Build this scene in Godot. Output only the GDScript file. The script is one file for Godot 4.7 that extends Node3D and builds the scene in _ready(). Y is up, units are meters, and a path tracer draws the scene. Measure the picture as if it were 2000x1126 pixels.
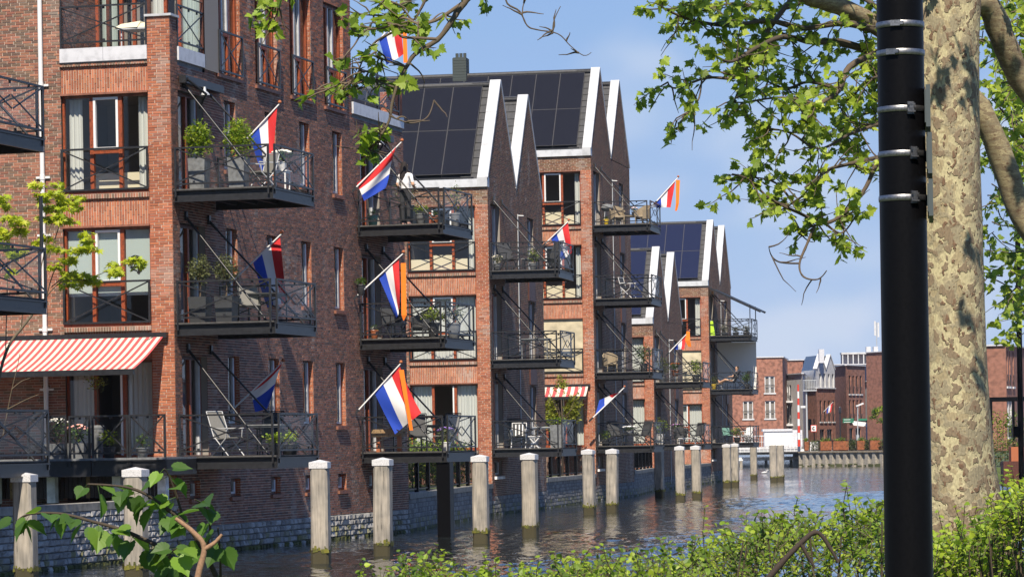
extends Node3D
# Dutch canal-side apartment blocks with flags, plane tree and bank shrubs. World: x right, y up, -z away; water level is y = 0, metres.
const FOC := 6400.0
const EYE := 2.5
const D1 := 2.31
const STOREY := 3.09
var ROLL := deg_to_rad(0.95)
var rng := RandomNumberGenerator.new()
var M := {}
var taken := {}
var brick_budget := 0
var brick_parent: Node3D

# ---------------------------------------------------------------- mesh builder
class MB:
	var v := PackedVector3Array()
	var n := PackedVector3Array()
	var c := PackedColorArray()
	var ix := PackedInt32Array()
	var col := Color.WHITE
	func quad(p: Vector3, q: Vector3, r: Vector3, s: Vector3) -> void:  # clockwise seen from outside
		var m := (r - p).cross(q - p)
		if m.length_squared() < 1e-16:
			m = (s - p).cross(r - p)
		m = m.normalized()
		var b := v.size()
		v.append(p); v.append(q); v.append(r); v.append(s)
		for k in 4:
			n.append(m); c.append(col)
		ix.append(b); ix.append(b + 1); ix.append(b + 2); ix.append(b); ix.append(b + 2); ix.append(b + 3)
	func tri(p: Vector3, q: Vector3, r: Vector3) -> void:
		var m := (r - p).cross(q - p).normalized()
		var b := v.size()
		v.append(p); v.append(q); v.append(r)
		for k in 3:
			n.append(m); c.append(col)
		ix.append(b); ix.append(b + 1); ix.append(b + 2)
	func hexa(a: Array) -> void:  # a[0..3] bottom ring, a[4..7] top ring, counter-clockwise from above
		quad(a[4], a[7], a[6], a[5])
		quad(a[0], a[1], a[2], a[3])
		for k in 4:
			var l := (k + 1) % 4
			quad(a[k], a[k + 4], a[l + 4], a[l])
	func box(lo: Vector3, hi: Vector3) -> void:
		hexa([Vector3(lo.x, lo.y, hi.z), Vector3(hi.x, lo.y, hi.z), Vector3(hi.x, lo.y, lo.z), Vector3(lo.x, lo.y, lo.z), Vector3(lo.x, hi.y, hi.z), Vector3(hi.x, hi.y, hi.z), Vector3(hi.x, hi.y, lo.z), Vector3(lo.x, hi.y, lo.z)])
	func tbox(t: Transform3D, s: Vector3) -> void:
		var h := s * 0.5
		var a := []
		for y in [-h.y, h.y]:
			for p in [Vector2(-h.x, h.z), Vector2(h.x, h.z), Vector2(h.x, -h.z), Vector2(-h.x, -h.z)]:
				a.append(t * Vector3(p.x, y, p.y))
		hexa(a)
	func beam(a: Vector3, b: Vector3, w: float, h: float, up := Vector3.UP) -> void:  # rectangular bar from a to b
		var z := (b - a).normalized()
		var x := up.cross(z)
		if x.length() < 0.01:
			x = Vector3.RIGHT.cross(z)
		x = x.normalized()
		var y := z.cross(x)
		tbox(Transform3D(Basis(x, y, z), (a + b) * 0.5), Vector3(w, h, a.distance_to(b)))
	func tube(p: Array, r: Array, sides := 8, caps := true) -> void:
		var rings := []
		var x := Vector3.ZERO
		for k in p.size():
			var d: Vector3 = (p[mini(k + 1, p.size() - 1)] - p[maxi(k - 1, 0)])
			d = d.normalized()
			if k == 0:
				x = d.cross(Vector3.UP if absf(d.y) < 0.9 else Vector3.RIGHT).normalized()
			else:
				x = (x - d * x.dot(d)).normalized()
			var y := d.cross(x)
			var b := v.size()
			rings.append(b)
			for s in sides:
				var a := TAU * s / sides
				var o := x * cos(a) + y * sin(a)
				v.append(p[k] + o * float(r[k])); n.append(o); c.append(col)
		for k in p.size() - 1:
			for s in sides:
				var a: int = rings[k] + s
				var e: int = rings[k] + (s + 1) % sides
				var f: int = rings[k + 1] + s
				var g: int = rings[k + 1] + (s + 1) % sides
				ix.append(a); ix.append(f); ix.append(e); ix.append(e); ix.append(f); ix.append(g)
		if caps:
			for k in [0, p.size() - 1]:
				var b := v.size()
				var dn: Vector3 = (p[0] - p[1]).normalized() if k == 0 else (p[k] - p[k - 1]).normalized()
				for s in sides:
					v.append(v[rings[k] + s]); n.append(dn); c.append(col)
				for s in range(1, sides - 1):
					if k == 0:
						ix.append(b); ix.append(b + s); ix.append(b + s + 1)
					else:
						ix.append(b); ix.append(b + s + 1); ix.append(b + s)
	func lathe(o: Vector3, prof: Array, sides := 12) -> void:  # prof: [radius, height] from bottom to top
		var p := []
		var r := []
		for q in prof:
			p.append(o + Vector3(0, q[1], 0)); r.append(q[0])
		var b0 := v.size()
		for k in p.size():
			var k0 := maxi(k - 1, 0)
			var k1 := mini(k + 1, p.size() - 1)
			var sl := Vector2(p[k1].y - p[k0].y, r[k0] - r[k1]).normalized()
			for s in sides:
				var a := TAU * s / sides
				v.append(p[k] + Vector3(cos(a), 0, sin(a)) * float(r[k])); n.append(Vector3(cos(a) * sl.x, sl.y, sin(a) * sl.x)); c.append(col)
		for k in p.size() - 1:
			for s in sides:
				var a: int = b0 + k * sides + s
				var e: int = b0 + k * sides + (s + 1) % sides
				var f := a + sides
				var g := e + sides
				ix.append(a); ix.append(e); ix.append(f); ix.append(e); ix.append(g); ix.append(f)
	func grid(g: Array) -> void:  # smooth sheet through rows of points
		var b := v.size()
		var nu := g.size()
		var nv: int = g[0].size()
		for i in nu:
			for j in nv:
				var du: Vector3 = g[mini(i + 1, nu - 1)][j] - g[maxi(i - 1, 0)][j]
				var dv: Vector3 = g[i][mini(j + 1, nv - 1)] - g[i][maxi(j - 1, 0)]
				v.append(g[i][j]); n.append(dv.cross(du).normalized()); c.append(col)
		for i in nu - 1:
			for j in nv - 1:
				var p := b + i * nv + j
				for q in [p, p + nv, p + nv + 1, p, p + nv + 1, p + 1]:
					ix.append(q)
	func mesh() -> ArrayMesh:
		var m := ArrayMesh.new()
		add_to(m)
		return m
	func add_to(m: ArrayMesh) -> void:
		if v.is_empty():
			return
		var a := []
		a.resize(Mesh.ARRAY_MAX)
		a[Mesh.ARRAY_VERTEX] = v; a[Mesh.ARRAY_NORMAL] = n; a[Mesh.ARRAY_COLOR] = c; a[Mesh.ARRAY_INDEX] = ix
		m.add_surface_from_arrays(Mesh.PRIMITIVE_TRIANGLES, a)

# ---------------------------------------------------------------- naming and scene helpers
func numbered(called: String) -> String:
	var k: int = taken.get(called, 0)
	taken[called] = k + 1
	return called if k == 0 else "%s_%03d" % [called, k]
func put(mb: MB, called: String, m: Material, parent: Node3D, kind := "") -> MeshInstance3D:
	return put_mesh(mb.mesh(), called, m, parent, kind)
func put_mesh(me: Mesh, called: String, m: Material, parent: Node3D, kind := "") -> MeshInstance3D:
	var o := MeshInstance3D.new()
	o.mesh = me
	if m:
		o.material_override = m
	o.name = numbered(called) if parent == self else called
	parent.add_child(o, true)
	if kind:
		o.set_meta("kind", kind)
	return o
func tag(o: Node, label: String, category: String, group := "", kind := "") -> void:
	o.set_meta("label", label); o.set_meta("category", category)
	if group:
		o.set_meta("group", group)
	if kind:
		o.set_meta("kind", kind)
func thing(called: String, label: String, category: String, t := Transform3D.IDENTITY, group := "") -> Node3D:
	var o := Node3D.new()
	o.name = numbered(called)
	add_child(o)
	o.transform = t
	tag(o, label, category, group)
	return o
func part(called: String, parent: Node3D, t := Transform3D.IDENTITY) -> Node3D:
	var o := Node3D.new()
	o.name = called
	parent.add_child(o, true)
	o.transform = t
	return o
func struct(mb: MB, called: String, m: Material) -> MeshInstance3D:
	return put(mb, called, m, self, "structure")
func at(px: float, py: float, d: float) -> Vector3:  # measured direction in the photograph + real distance -> world point
	var dx := (px - 1000.0) / FOC
	var dy := (864.5 - py) / FOC
	return Vector3((dx * cos(ROLL) + dy * sin(ROLL)) * d, EYE + (-dx * sin(ROLL) + dy * cos(ROLL)) * d, -d)
func deck(level: int) -> float:
	return D1 + STOREY * (level - 1)
func rf(a: float, b: float) -> float:
	return rng.randf_range(a, b)
func tf(p: Vector3, turn := 0.0) -> Transform3D:
	return Transform3D(Basis(Vector3.UP, turn), p)

# ---------------------------------------------------------------- materials
func noise_image(size: int, freq: float, seed_: int, ramp: Array, octaves := 4, type := FastNoiseLite.TYPE_SIMPLEX_SMOOTH, stretch := 1) -> ImageTexture:
	var f := FastNoiseLite.new()
	f.seed = seed_; f.noise_type = type; f.frequency = freq; f.fractal_octaves = octaves
	var src := f.get_seamless_image(size, size)
	if stretch > 1:
		src.resize(size, size / stretch, Image.INTERPOLATE_BILINEAR); src.resize(size, size, Image.INTERPOLATE_BILINEAR)
	src.convert(Image.FORMAT_L8)
	var data := src.get_data()
	var lut := PackedByteArray()
	lut.resize(256 * 3)
	for k in 256:
		var x := k / 255.0
		var j := 0
		while j < ramp.size() - 2 and x > ramp[j + 1][0]:
			j += 1
		var w := clampf((x - ramp[j][0]) / maxf(ramp[j + 1][0] - ramp[j][0], 1e-4), 0.0, 1.0)
		var q: Color = (ramp[j][1] as Color).lerp(ramp[j + 1][1], w)
		lut[k * 3] = int(q.r * 255.0); lut[k * 3 + 1] = int(q.g * 255.0); lut[k * 3 + 2] = int(q.b * 255.0)
	var out := PackedByteArray()
	out.resize(size * size * 3)
	for k in size * size:
		var g := data[k] * 3
		out[k * 3] = lut[g]; out[k * 3 + 1] = lut[g + 1]; out[k * 3 + 2] = lut[g + 2]
	return ImageTexture.create_from_image(Image.create_from_data(size, size, false, Image.FORMAT_RGB8, out))
func grey(g: float) -> Color:
	return Color(g, g, g)
func lin(r: float, g: float, b: float) -> Color:
	return Color(r, g, b).linear_to_srgb()
func mat(key: String, col: Color, rough := 0.8, metal := 0.0, tex: Texture2D = null, scale := 1.0) -> StandardMaterial3D:
	var m := StandardMaterial3D.new()
	m.resource_name = key
	m.albedo_color = col; m.roughness = rough; m.metallic = metal
	if tex:
		m.albedo_texture = tex
		m.uv1_triplanar = true; m.uv1_world_triplanar = true
		m.uv1_scale = Vector3.ONE * scale
	M[key] = m
	return m
func vcol(m: StandardMaterial3D) -> StandardMaterial3D:
	m.vertex_color_use_as_albedo = true
	return m
func relief(m: StandardMaterial3D, tex: Texture2D, cm: float) -> void:
	m.heightmap_enabled = true; m.heightmap_texture = tex; m.heightmap_scale = cm
func glass(key: String, col: Color, alpha: float) -> void:
	var m := mat(key, Color(col.r, col.g, col.b, alpha), 0.02)
	m.transparency = BaseMaterial3D.TRANSPARENCY_ALPHA
	m.metallic_specular = 0.5
func make_materials() -> void:
	weather.seed = 41; weather.frequency = 0.35; weather.fractal_octaves = 4
	var mottle := noise_image(512, 0.012, 3, [[0.0, grey(0.62)], [0.5, grey(0.86)], [1.0, grey(1.0)]], 6)
	var mild := noise_image(512, 0.02, 4, [[0.15, grey(0.86)], [0.5, grey(0.96)], [1.0, grey(1.0)]], 6)
	var fine := noise_image(512, 0.05, 5, [[0.0, grey(0.7)], [0.45, grey(0.9)], [1.0, grey(1.0)]], 4)
	var grain := noise_image(512, 0.03, 8, [[0.2, grey(0.45)], [0.45, grey(0.85)], [0.6, grey(0.72)], [0.8, grey(1.0)]], 5, FastNoiseLite.TYPE_SIMPLEX_SMOOTH, 16)
	M["tex_mottle"] = mottle; M["tex_fine"] = fine
	vcol(mat("brick", Color.WHITE, 0.9, 0.0, fine, 3.0))
	vcol(mat("mortar", Color.WHITE, 0.95, 0.0, mottle, 0.6))
	vcol(mat("stone", Color.WHITE, 0.85, 0.0, fine, 1.6))
	vcol(mat("concrete", Color.WHITE, 0.85, 0.0, mottle, 0.45))
	vcol(mat("paint", Color.WHITE, 0.45))
	vcol(mat("matte", Color.WHITE, 0.85))
	vcol(mat("cloth", Color.WHITE, 0.9)).rim_enabled = false
	mat("black_steel", lin(0.022, 0.023, 0.027), 0.42, 0.0, mottle, 0.9)
	mat("white_alu", lin(0.47, 0.485, 0.51), 0.5, 0.0, mild, 0.3)
	mat("white_paint", lin(0.66, 0.66, 0.66), 0.4)
	mat("grey_panel", lin(0.58, 0.59, 0.63), 0.4, 0.0, mild, 0.4)
	mat("orange_wood", lin(0.40, 0.085, 0.025), 0.5, 0.0, grain, 0.8)
	mat("brown_wood", lin(0.13, 0.035, 0.018), 0.55, 0.0, grain, 0.8)
	mat("rust_steel", lin(0.30, 0.12, 0.075), 0.6, 0.0, mottle, 0.7)
	mat("door_dark", lin(0.05, 0.022, 0.014), 0.45, 0.0, grain, 0.8)
	mat("room", lin(0.24, 0.22, 0.20), 0.9)
	mat("curtain", lin(0.55, 0.58, 0.55), 0.95)
	M["curtain"].backlight_enabled = true; M["curtain"].backlight = Color(0.3, 0.3, 0.3)
	mat("blind", lin(0.36, 0.44, 0.42), 0.7)
	mat("cream", lin(0.62, 0.58, 0.42), 0.8)
	mat("beige_panel", lin(0.66, 0.58, 0.40), 0.7, 0.0, mottle, 0.2)
	mat("screen_cloth", lin(0.72, 0.71, 0.66), 0.9)
	mat("deck_board", lin(0.09, 0.085, 0.08), 0.8, 0.0, mottle, 1.0)
	mat("dark_ink", lin(0.008, 0.008, 0.009), 0.6)
	glass("pane", Color(0.10, 0.12, 0.13), 0.10)
	glass("screen", Color(0.40, 0.46, 0.50), 0.035)
	M.screen.metallic_specular = 0.3
	mat("roof", lin(0.035, 0.037, 0.042), 0.7, 0.0, mottle, 0.5)
	mat("roof_tile", lin(0.05, 0.052, 0.058), 0.6, 0.0, mottle, 1.2)
	mat("solar", lin(0.010, 0.010, 0.013), 0.19)
	mat("solar_blue", lin(0.014, 0.018, 0.045), 0.14)
	mat("solar_frame", lin(0.07, 0.07, 0.075), 0.5, 0.3)
	mat("fascia", lin(0.54, 0.56, 0.60), 0.5, 0.0, mild, 0.3)
	mat("pile_wood", lin(0.53, 0.515, 0.485), 0.9)
	pile_texture()
	mat("cap_white", lin(0.64, 0.64, 0.65), 0.5, 0.0, fine, 1.0)
	mat("chrome", lin(0.34, 0.34, 0.35), 0.45, 1.0, mottle, 20.0)
	mat("post_black", lin(0.004, 0.004, 0.005), 0.4, 0.0, fine, 3.0).metallic_specular = 0.22
	mat("sign_grey", lin(0.055, 0.07, 0.075), 0.55, 0.2)
	var leaf := vcol(mat("leaf", Color.WHITE, 0.5))
	leaf.backlight_enabled = true; leaf.backlight = Color(1.0, 1.0, 0.9)
	leaf.cull_mode = BaseMaterial3D.CULL_DISABLED
	var fl := vcol(mat("flag", Color.WHITE, 0.8))
	fl.backlight_enabled = true; fl.backlight = Color(0.5, 0.5, 0.5); fl.cull_mode = BaseMaterial3D.CULL_DISABLED
	vcol(mat("bark_dark", Color.WHITE, 0.9, 0.0, fine, 4.0))
	bark_texture()
	var w := mat("water", lin(0.014, 0.018, 0.018), 0.03)
	w.metallic_specular = 0.62
	var wn := FastNoiseLite.new()
	wn.seed = 21; wn.frequency = 0.014; wn.fractal_octaves = 4; wn.fractal_gain = 0.55
	var wi := wn.get_seamless_image(1024, 1024)
	wi.convert(Image.FORMAT_RGBA8)
	wi.bump_map_to_normal_map(4.0)
	w.normal_enabled = true; w.normal_texture = ImageTexture.create_from_image(wi); w.normal_scale = 0.5
	w.uv1_triplanar = true; w.uv1_world_triplanar = true; w.uv1_scale = Vector3(0.16, 0.1, 0.055)
	mat("soil", lin(0.06, 0.05, 0.035), 0.95, 0.0, mottle, 0.4)
	mat("grass", lin(0.07, 0.10, 0.025), 0.95, 0.0, mottle, 0.6)
	mat("paving", lin(0.22, 0.20, 0.18), 0.9, 0.0, mottle, 0.3)
	mat("far_brick", lin(0.36, 0.165, 0.115), 0.9, 0.0, noise_image(512, 0.03, 31, [[0.0, grey(0.6)], [0.5, grey(0.88)], [1.0, grey(1.0)]], 5), 0.12)
	mat("far_white", lin(0.58, 0.59, 0.61), 0.7, 0.0, mild, 0.1)
	mat("corten", lin(0.30, 0.10, 0.04), 0.9, 0.0, mottle, 0.5)
	mat("sheet_pile", lin(0.36, 0.33, 0.28), 0.8, 0.0, mottle, 0.8)
	mat("wicker", lin(0.30, 0.24, 0.16), 0.85, 0.0, fine, 6.0)
	mat("dark_wicker", lin(0.035, 0.036, 0.04), 0.7, 0.0, fine, 6.0)
	mat("grey_cloth", lin(0.22, 0.215, 0.20), 0.9, 0.0, fine, 5.0)
	mat("grey_pot", lin(0.20, 0.21, 0.22), 0.8, 0.0, mottle, 1.0)
	mat("dark_pot", lin(0.03, 0.032, 0.036), 0.6)
	mat("terracotta", lin(0.42, 0.13, 0.05), 0.8, 0.0, fine, 2.0)
	mat("wood_light", lin(0.45, 0.29, 0.14), 0.7, 0.0, grain, 1.0)
	mat("bright_green", lin(0.45, 0.75, 0.03), 0.7)
	mat("teal_pot", lin(0.10, 0.22, 0.18), 0.6)
	mat("yellow_pot", lin(0.65, 0.45, 0.03), 0.6)
	mat("red_paint", lin(0.55, 0.05, 0.03), 0.5)
	mat("galvanised", lin(0.45, 0.47, 0.49), 0.5, 0.3)
	mat("green_sign", lin(0.02, 0.16, 0.09), 0.5)
func pile_texture() -> void:  # weathered vertical-grained oak: grey-tan with dark checks
	var f := FastNoiseLite.new()
	f.seed = 77; f.frequency = 0.02; f.fractal_octaves = 5
	var g := FastNoiseLite.new()
	g.seed = 78; g.frequency = 0.008; g.fractal_octaves = 3
	var im := Image.create(256, 1024, false, Image.FORMAT_RGB8)
	for y in 1024:
		for x in 256:
			var a := f.get_noise_2d(x * 3.0, y * 0.16) * 0.5 + 0.5
			var b := g.get_noise_2d(x * 1.0, y * 0.6) * 0.5 + 0.5
			var q := 0.70 + 0.32 * (a - 0.4) + 0.28 * (b - 0.5)
			if a < 0.25:
				q *= 0.68
			im.set_pixel(x, y, Color(clampf(q, 0.1, 1), clampf(q * (0.985 - 0.03 * b), 0.1, 1), clampf(q * (0.955 - 0.06 * b), 0.08, 1)))
	var m: StandardMaterial3D = M.pile_wood
	m.albedo_texture = ImageTexture.create_from_image(im)
	m.uv1_triplanar = true; m.uv1_world_triplanar = true; m.uv1_scale = Vector3(1.1, 0.35, 1.1)
func bark_texture() -> void:  # flaking plane-tree bark, unrolled: cream, olive and grey-brown plates; older brown bark low down and on the right flank
	var W := 1024
	var H := 1400
	var f := FastNoiseLite.new()
	f.seed = 91; f.frequency = 0.010; f.fractal_octaves = 4; f.fractal_gain = 0.45
	var g := FastNoiseLite.new()
	g.seed = 92; g.frequency = 0.014; g.fractal_octaves = 4; g.fractal_gain = 0.5
	var h := FastNoiseLite.new()
	h.seed = 93; h.frequency = 0.10; h.fractal_octaves = 3
	var k := FastNoiseLite.new()
	k.seed = 94; k.frequency = 0.022; k.fractal_octaves = 4
	var im := Image.create(W, H, false, Image.FORMAT_RGB8)
	var hm := Image.create(W, H, false, Image.FORMAT_L8)
	for y in H:
		for x in W:
			var a := f.get_noise_2d(x, y * 1.9)
			var b := g.get_noise_2d(x + 300, y * 1.9)
			var e := h.get_noise_2d(x, y)
			var z := k.get_noise_2d(x * 1.1, y * 1.5)
			var old := smoothstep(0.70, 1.0, float(y) / H) * 0.5 + smoothstep(0.62, 0.80, float(x) / W) * (1.0 - smoothstep(0.90, 1.0, float(x) / W)) * 0.5
			var q := Color(0.655, 0.61, 0.50)
			var l := 0.35
			if a > 0.08:
				q = Color(0.735, 0.695, 0.56); l = 0.2
			elif a < -0.12:
				q = Color(0.585, 0.545, 0.455); l = 0.55
			if b > 0.20 - old * 0.55:
				q = Color(0.52, 0.455, 0.375); l = 0.75
			elif b < -0.30:
				q = Color(0.63, 0.575, 0.46); l = 0.3
			if z > 0.42 - old * 0.25:
				q = Color(0.45, 0.35, 0.275); l = 0.9
			im.set_pixel(x, y, q * (1.0 + (0.16 + 0.25 * old) * e))
			hm.set_pixel(x, y, grey(clampf(l + (0.08 + 0.3 * old) * e, 0, 1)))
	var it := ImageTexture.create_from_image(im)
	var ht := ImageTexture.create_from_image(hm)
	var m := mat("plane_bark", Color(0.88, 0.88, 0.86), 0.85)
	m.albedo_texture = it
	relief(m, ht, 1.0)
	var m2 := mat("limb_bark", Color(0.80, 0.79, 0.76), 0.85)
	m2.albedo_texture = it
	m2.uv1_triplanar = true; m2.uv1_world_triplanar = true; m2.uv1_scale = Vector3.ONE * 0.55

# ================================================================ the scene
func _ready() -> void:
	rng.seed = 20240427
	# camera: level, lens shifted upwards, a touch of roll
	var cam := Camera3D.new()
	cam.name = "camera"
	cam.projection = Camera3D.PROJECTION_FRUSTUM
	cam.keep_aspect = Camera3D.KEEP_HEIGHT
	cam.near = 0.5
	cam.far = 2500.0
	cam.size = 1126.0 / FOC * cam.near
	cam.frustum_offset = Vector2(0.0, (864.5 - 563.0) / FOC * cam.near)
	add_child(cam)
	cam.transform = Transform3D(Basis(Vector3(0, 0, 1), -ROLL), Vector3(0, EYE, 0))
	cam.current = true
	# daylight sky with thin cloud
	var we := WorldEnvironment.new()
	we.name = "world_environment"
	var env := Environment.new()
	env.background_mode = Environment.BG_SKY
	env.tonemap_mode = Environment.TONE_MAPPER_LINEAR
	env.tonemap_exposure = 1.6
	env.sdfgi_enabled = true; env.ssao_enabled = true; env.ssil_enabled = true
	env.fog_enabled = true
	env.fog_density = 0.00006
	env.fog_light_color = Color(0.78, 0.85, 0.95)
	var sky := Sky.new()
	var sm := PanoramaSkyMaterial.new()
	sm.panorama = sky_panorama()
	sm.energy_multiplier = 0.66
	sky.sky_material = sm
	env.sky = sky
	we.environment = env
	add_child(we)
	# sun: high, behind the viewer and a little to the left
	var sun := DirectionalLight3D.new()
	sun.name = "sun"
	sun.light_energy = 1.6
	sun.light_color = Color(1.0, 0.95, 0.87)
	sun.light_angular_distance = 0.5
	sun.shadow_enabled = true
	add_child(sun)
	var az := deg_to_rad(4.0)
	var el := deg_to_rad(50.0)
	var to_sun := Vector3(-sin(az) * cos(el), sin(el), cos(az) * cos(el))
	sun.look_at_from_position(to_sun * 50.0, Vector3.ZERO)
	make_materials()
	structure()
	things()
func sky_panorama() -> ImageTexture:
	var w := 2048
	var h := 1024
	var f := FastNoiseLite.new()
	f.seed = 12; f.frequency = 1.5; f.fractal_octaves = 5; f.fractal_gain = 0.5
	var im := Image.create(w, h, false, Image.FORMAT_RGB8)
	var low := Color(0.75, 0.81, 0.91)
	var mid := Color(0.56, 0.70, 0.89)
	var upper := Color(0.34, 0.53, 0.83)
	var high := Color(0.15, 0.31, 0.60)
	for y in h:
		var el := (0.5 - (y + 0.5) / h) * 180.0
		var c: Color
		if el < 0.0:
			c = low.lerp(Color(0.45, 0.46, 0.45), clampf(-el / 12.0, 0, 1))
		elif el < 9.0:
			c = low.lerp(mid, pow(el / 9.0, 0.75))
		elif el < 28.0:
			c = mid.lerp(upper, pow((el - 9.0) / 19.0, 0.8))
		else:
			c = upper.lerp(high, (el - 28.0) / 62.0)
		for x in w:
			var a := TAU * x / w
			var e := deg_to_rad(el)
			var q := c
			if el > -1.0:
				var p := Vector3(cos(a) * cos(e), sin(e) * 2.2, sin(a) * cos(e)) * 7.0
				var n := smoothstep(-0.05, 0.45, f.get_noise_3dv(p))
				q = c.lerp(Color(0.86, 0.88, 0.93), n * 0.5)
			im.set_pixel(x, y, q)
	return ImageTexture.create_from_image(im)
func structure() -> void:
	var wm := MB.new()
	wm.quad(Vector3(-150, -0.06, 20), Vector3(-150, -0.06, -520), Vector3(260, -0.06, -520), Vector3(260, -0.06, 20))
	ripples(wm)
	struct(wm, "water", M.water)
	var bed := MB.new()
	bed.quad(Vector3(-150, -1.5, 20), Vector3(-150, -1.5, -520), Vector3(260, -1.5, -520), Vector3(260, -1.5, 20))
	struct(bed, "canal_bed", M.soil)
	# near bank: level ground that drops to the water
	var nb := MB.new()
	nb.quad(Vector3(-60, 0.9, 60), Vector3(-60, 0.9, -29), Vector3(90, 0.9, -31), Vector3(90, 0.9, 60))
	nb.quad(Vector3(-60, 0.9, -29), Vector3(-60, -0.6, -32), Vector3(90, -0.6, -34), Vector3(90, 0.9, -31))
	struct(nb, "ground", M.grass)
	# left bank behind the quay walls
	var line := [Vector2(-18, 30), Vector2(-11.9, 60), Vector2(-7.85, 75.7), Vector2(-3.1, 93.6), Vector2(-0.8, 113.7), Vector2(1.2, 124), Vector2(3.4, 137.4), Vector2(5.4, 147.6), Vector2(7.05, 163), Vector2(9.0, 173.2), Vector2(11.45, 189.6), Vector2(13.4, 200), Vector2(14.5, 230), Vector2(16, 300)]
	var lb := MB.new()
	for k in line.size() - 1:
		var a := Vector3(line[k].x - 0.4, 1.1, -line[k].y)
		var b := Vector3(line[k + 1].x - 0.4, 1.1, -line[k + 1].y)
		lb.quad(Vector3(-120, 1.1, a.z), Vector3(-120, 1.1, b.z), b, a)
	struct(lb, "garden_ground", M.grass)
	# buildings
	left_block()
	B1 = near_block()
	B2 = gabled_block("three storey brick block with twin white edged gables and black solar panels", -0.71, 113.7, 3, 300, ["door", "curtains", "cafe"], M.solar, 6, 9.0)
	B3 = gabled_block("tallest gabled brick block with chimney, behind the first twin gables", 3.5, 137.4, 4, 150, ["dark", "panel", "cafe", "cafe"], M.solar, 7, 10.0)
	B4 = gabled_block("lowest gabled brick block with blue solar roof between taller ones", 7.1, 163.0, 2, 0, ["curtains", "curtains"], M.solar_blue, 4, 8.0)
	B5 = gabled_block("farthest gabled brick block with a tilted awning above its top balcony", 11.5, 189.6, 3, 0, ["curtains", "panel", "dark"], M.solar_blue, 6, 9.0)
	var ch := MB.new()
	for k in 9:
		ch.col = Color(0.045, 0.055, 0.055)
		ch.box(Vector3(-6.35, 18.0 + k * 0.12, -2.95), Vector3(-5.75, 18.11 + k * 0.12, -2.3))
	ch.box(Vector3(-6.32, 17.5, -2.92), Vector3(-5.78, 19.1, -2.33))
	for k in 3:
		ch.tube([Vector3(-6.2 + k * 0.17, 19.05, -2.6), Vector3(-6.2 + k * 0.17, 19.3, -2.6)], [0.07, 0.07], 8)
	put(ch, "chimney", M.matte, B3)
	# striped awning over the ground floor of the third block
	awning(B3, Transform3D(Basis.IDENTITY, Vector3(-2.75, deck(1) + 2.5, 0.06)), 2.5, 0.75, 0.42, 0.15)
	# wind screen and tilted awning of the far block
	sheet(B5, "wind_screen", M.screen_cloth, 0.1, 2.4, deck(2) + 0.02, deck(3) - 0.31, -2.9)
	var ta := MB.new()
	ta.beam(Vector3(0.1, deck(3) + 2.75, -0.3), Vector3(3.0, deck(3) + 1.35, -0.3), 0.12, 0.12)
	ta.beam(Vector3(0.1, deck(3) + 2.78, -2.7), Vector3(3.0, deck(3) + 1.38, -2.7), 0.12, 0.12)
	ta.hexa([Vector3(0.1, deck(3) + 2.77, -0.25), Vector3(3.0, deck(3) + 1.38, -0.25), Vector3(3.0, deck(3) + 1.40, -2.7), Vector3(0.1, deck(3) + 2.79, -2.7), Vector3(0.1, deck(3) + 2.79, -0.25), Vector3(3.0, deck(3) + 1.40, -0.25), Vector3(3.0, deck(3) + 1.42, -2.7), Vector3(0.1, deck(3) + 2.81, -2.7)])
	for z in [-0.1, -2.85]:
		ta.tube([Vector3(2.4, deck(3) + 0.9, z), Vector3(2.4, deck(3) + 1.75, z)], [0.03, 0.03], 6)
	put(ta, "tilted_awning", M.black_steel, B5)
	# black support post below the far balcony of the near block
	bar(B1, "balcony_support", M.post_black, Vector3(2.15, -1.0, -14.5), Vector3(2.52, deck(1) - 0.31, -14.13))
	# quay walls
	quay("quay_wall", "rough grey stone quay wall with moss below the near terrace", Vector2(-11.4, 61.5), Vector2(-7.78, 75.7), 1.36, 300)
	quay("quay_wall", "streaked concrete quay wall below the garden fence and hedge", Vector2(-2.99, 93.75), Vector2(-0.72, 113.65), 1.1)
	quay("quay_wall", "grey quay wall between the second and tallest gabled blocks", Vector2(1.27, 123.95), Vector2(3.48, 137.35), 1.15)
	quay("quay_wall", "grey quay wall between the tallest and lowest gabled blocks", Vector2(5.48, 147.65), Vector2(7.08, 162.95), 1.15)
	quay("quay_wall", "short grey quay wall just before the farthest gabled block", Vector2(9.08, 173.25), Vector2(11.48, 189.55), 1.15)
	far_bank()
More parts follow.
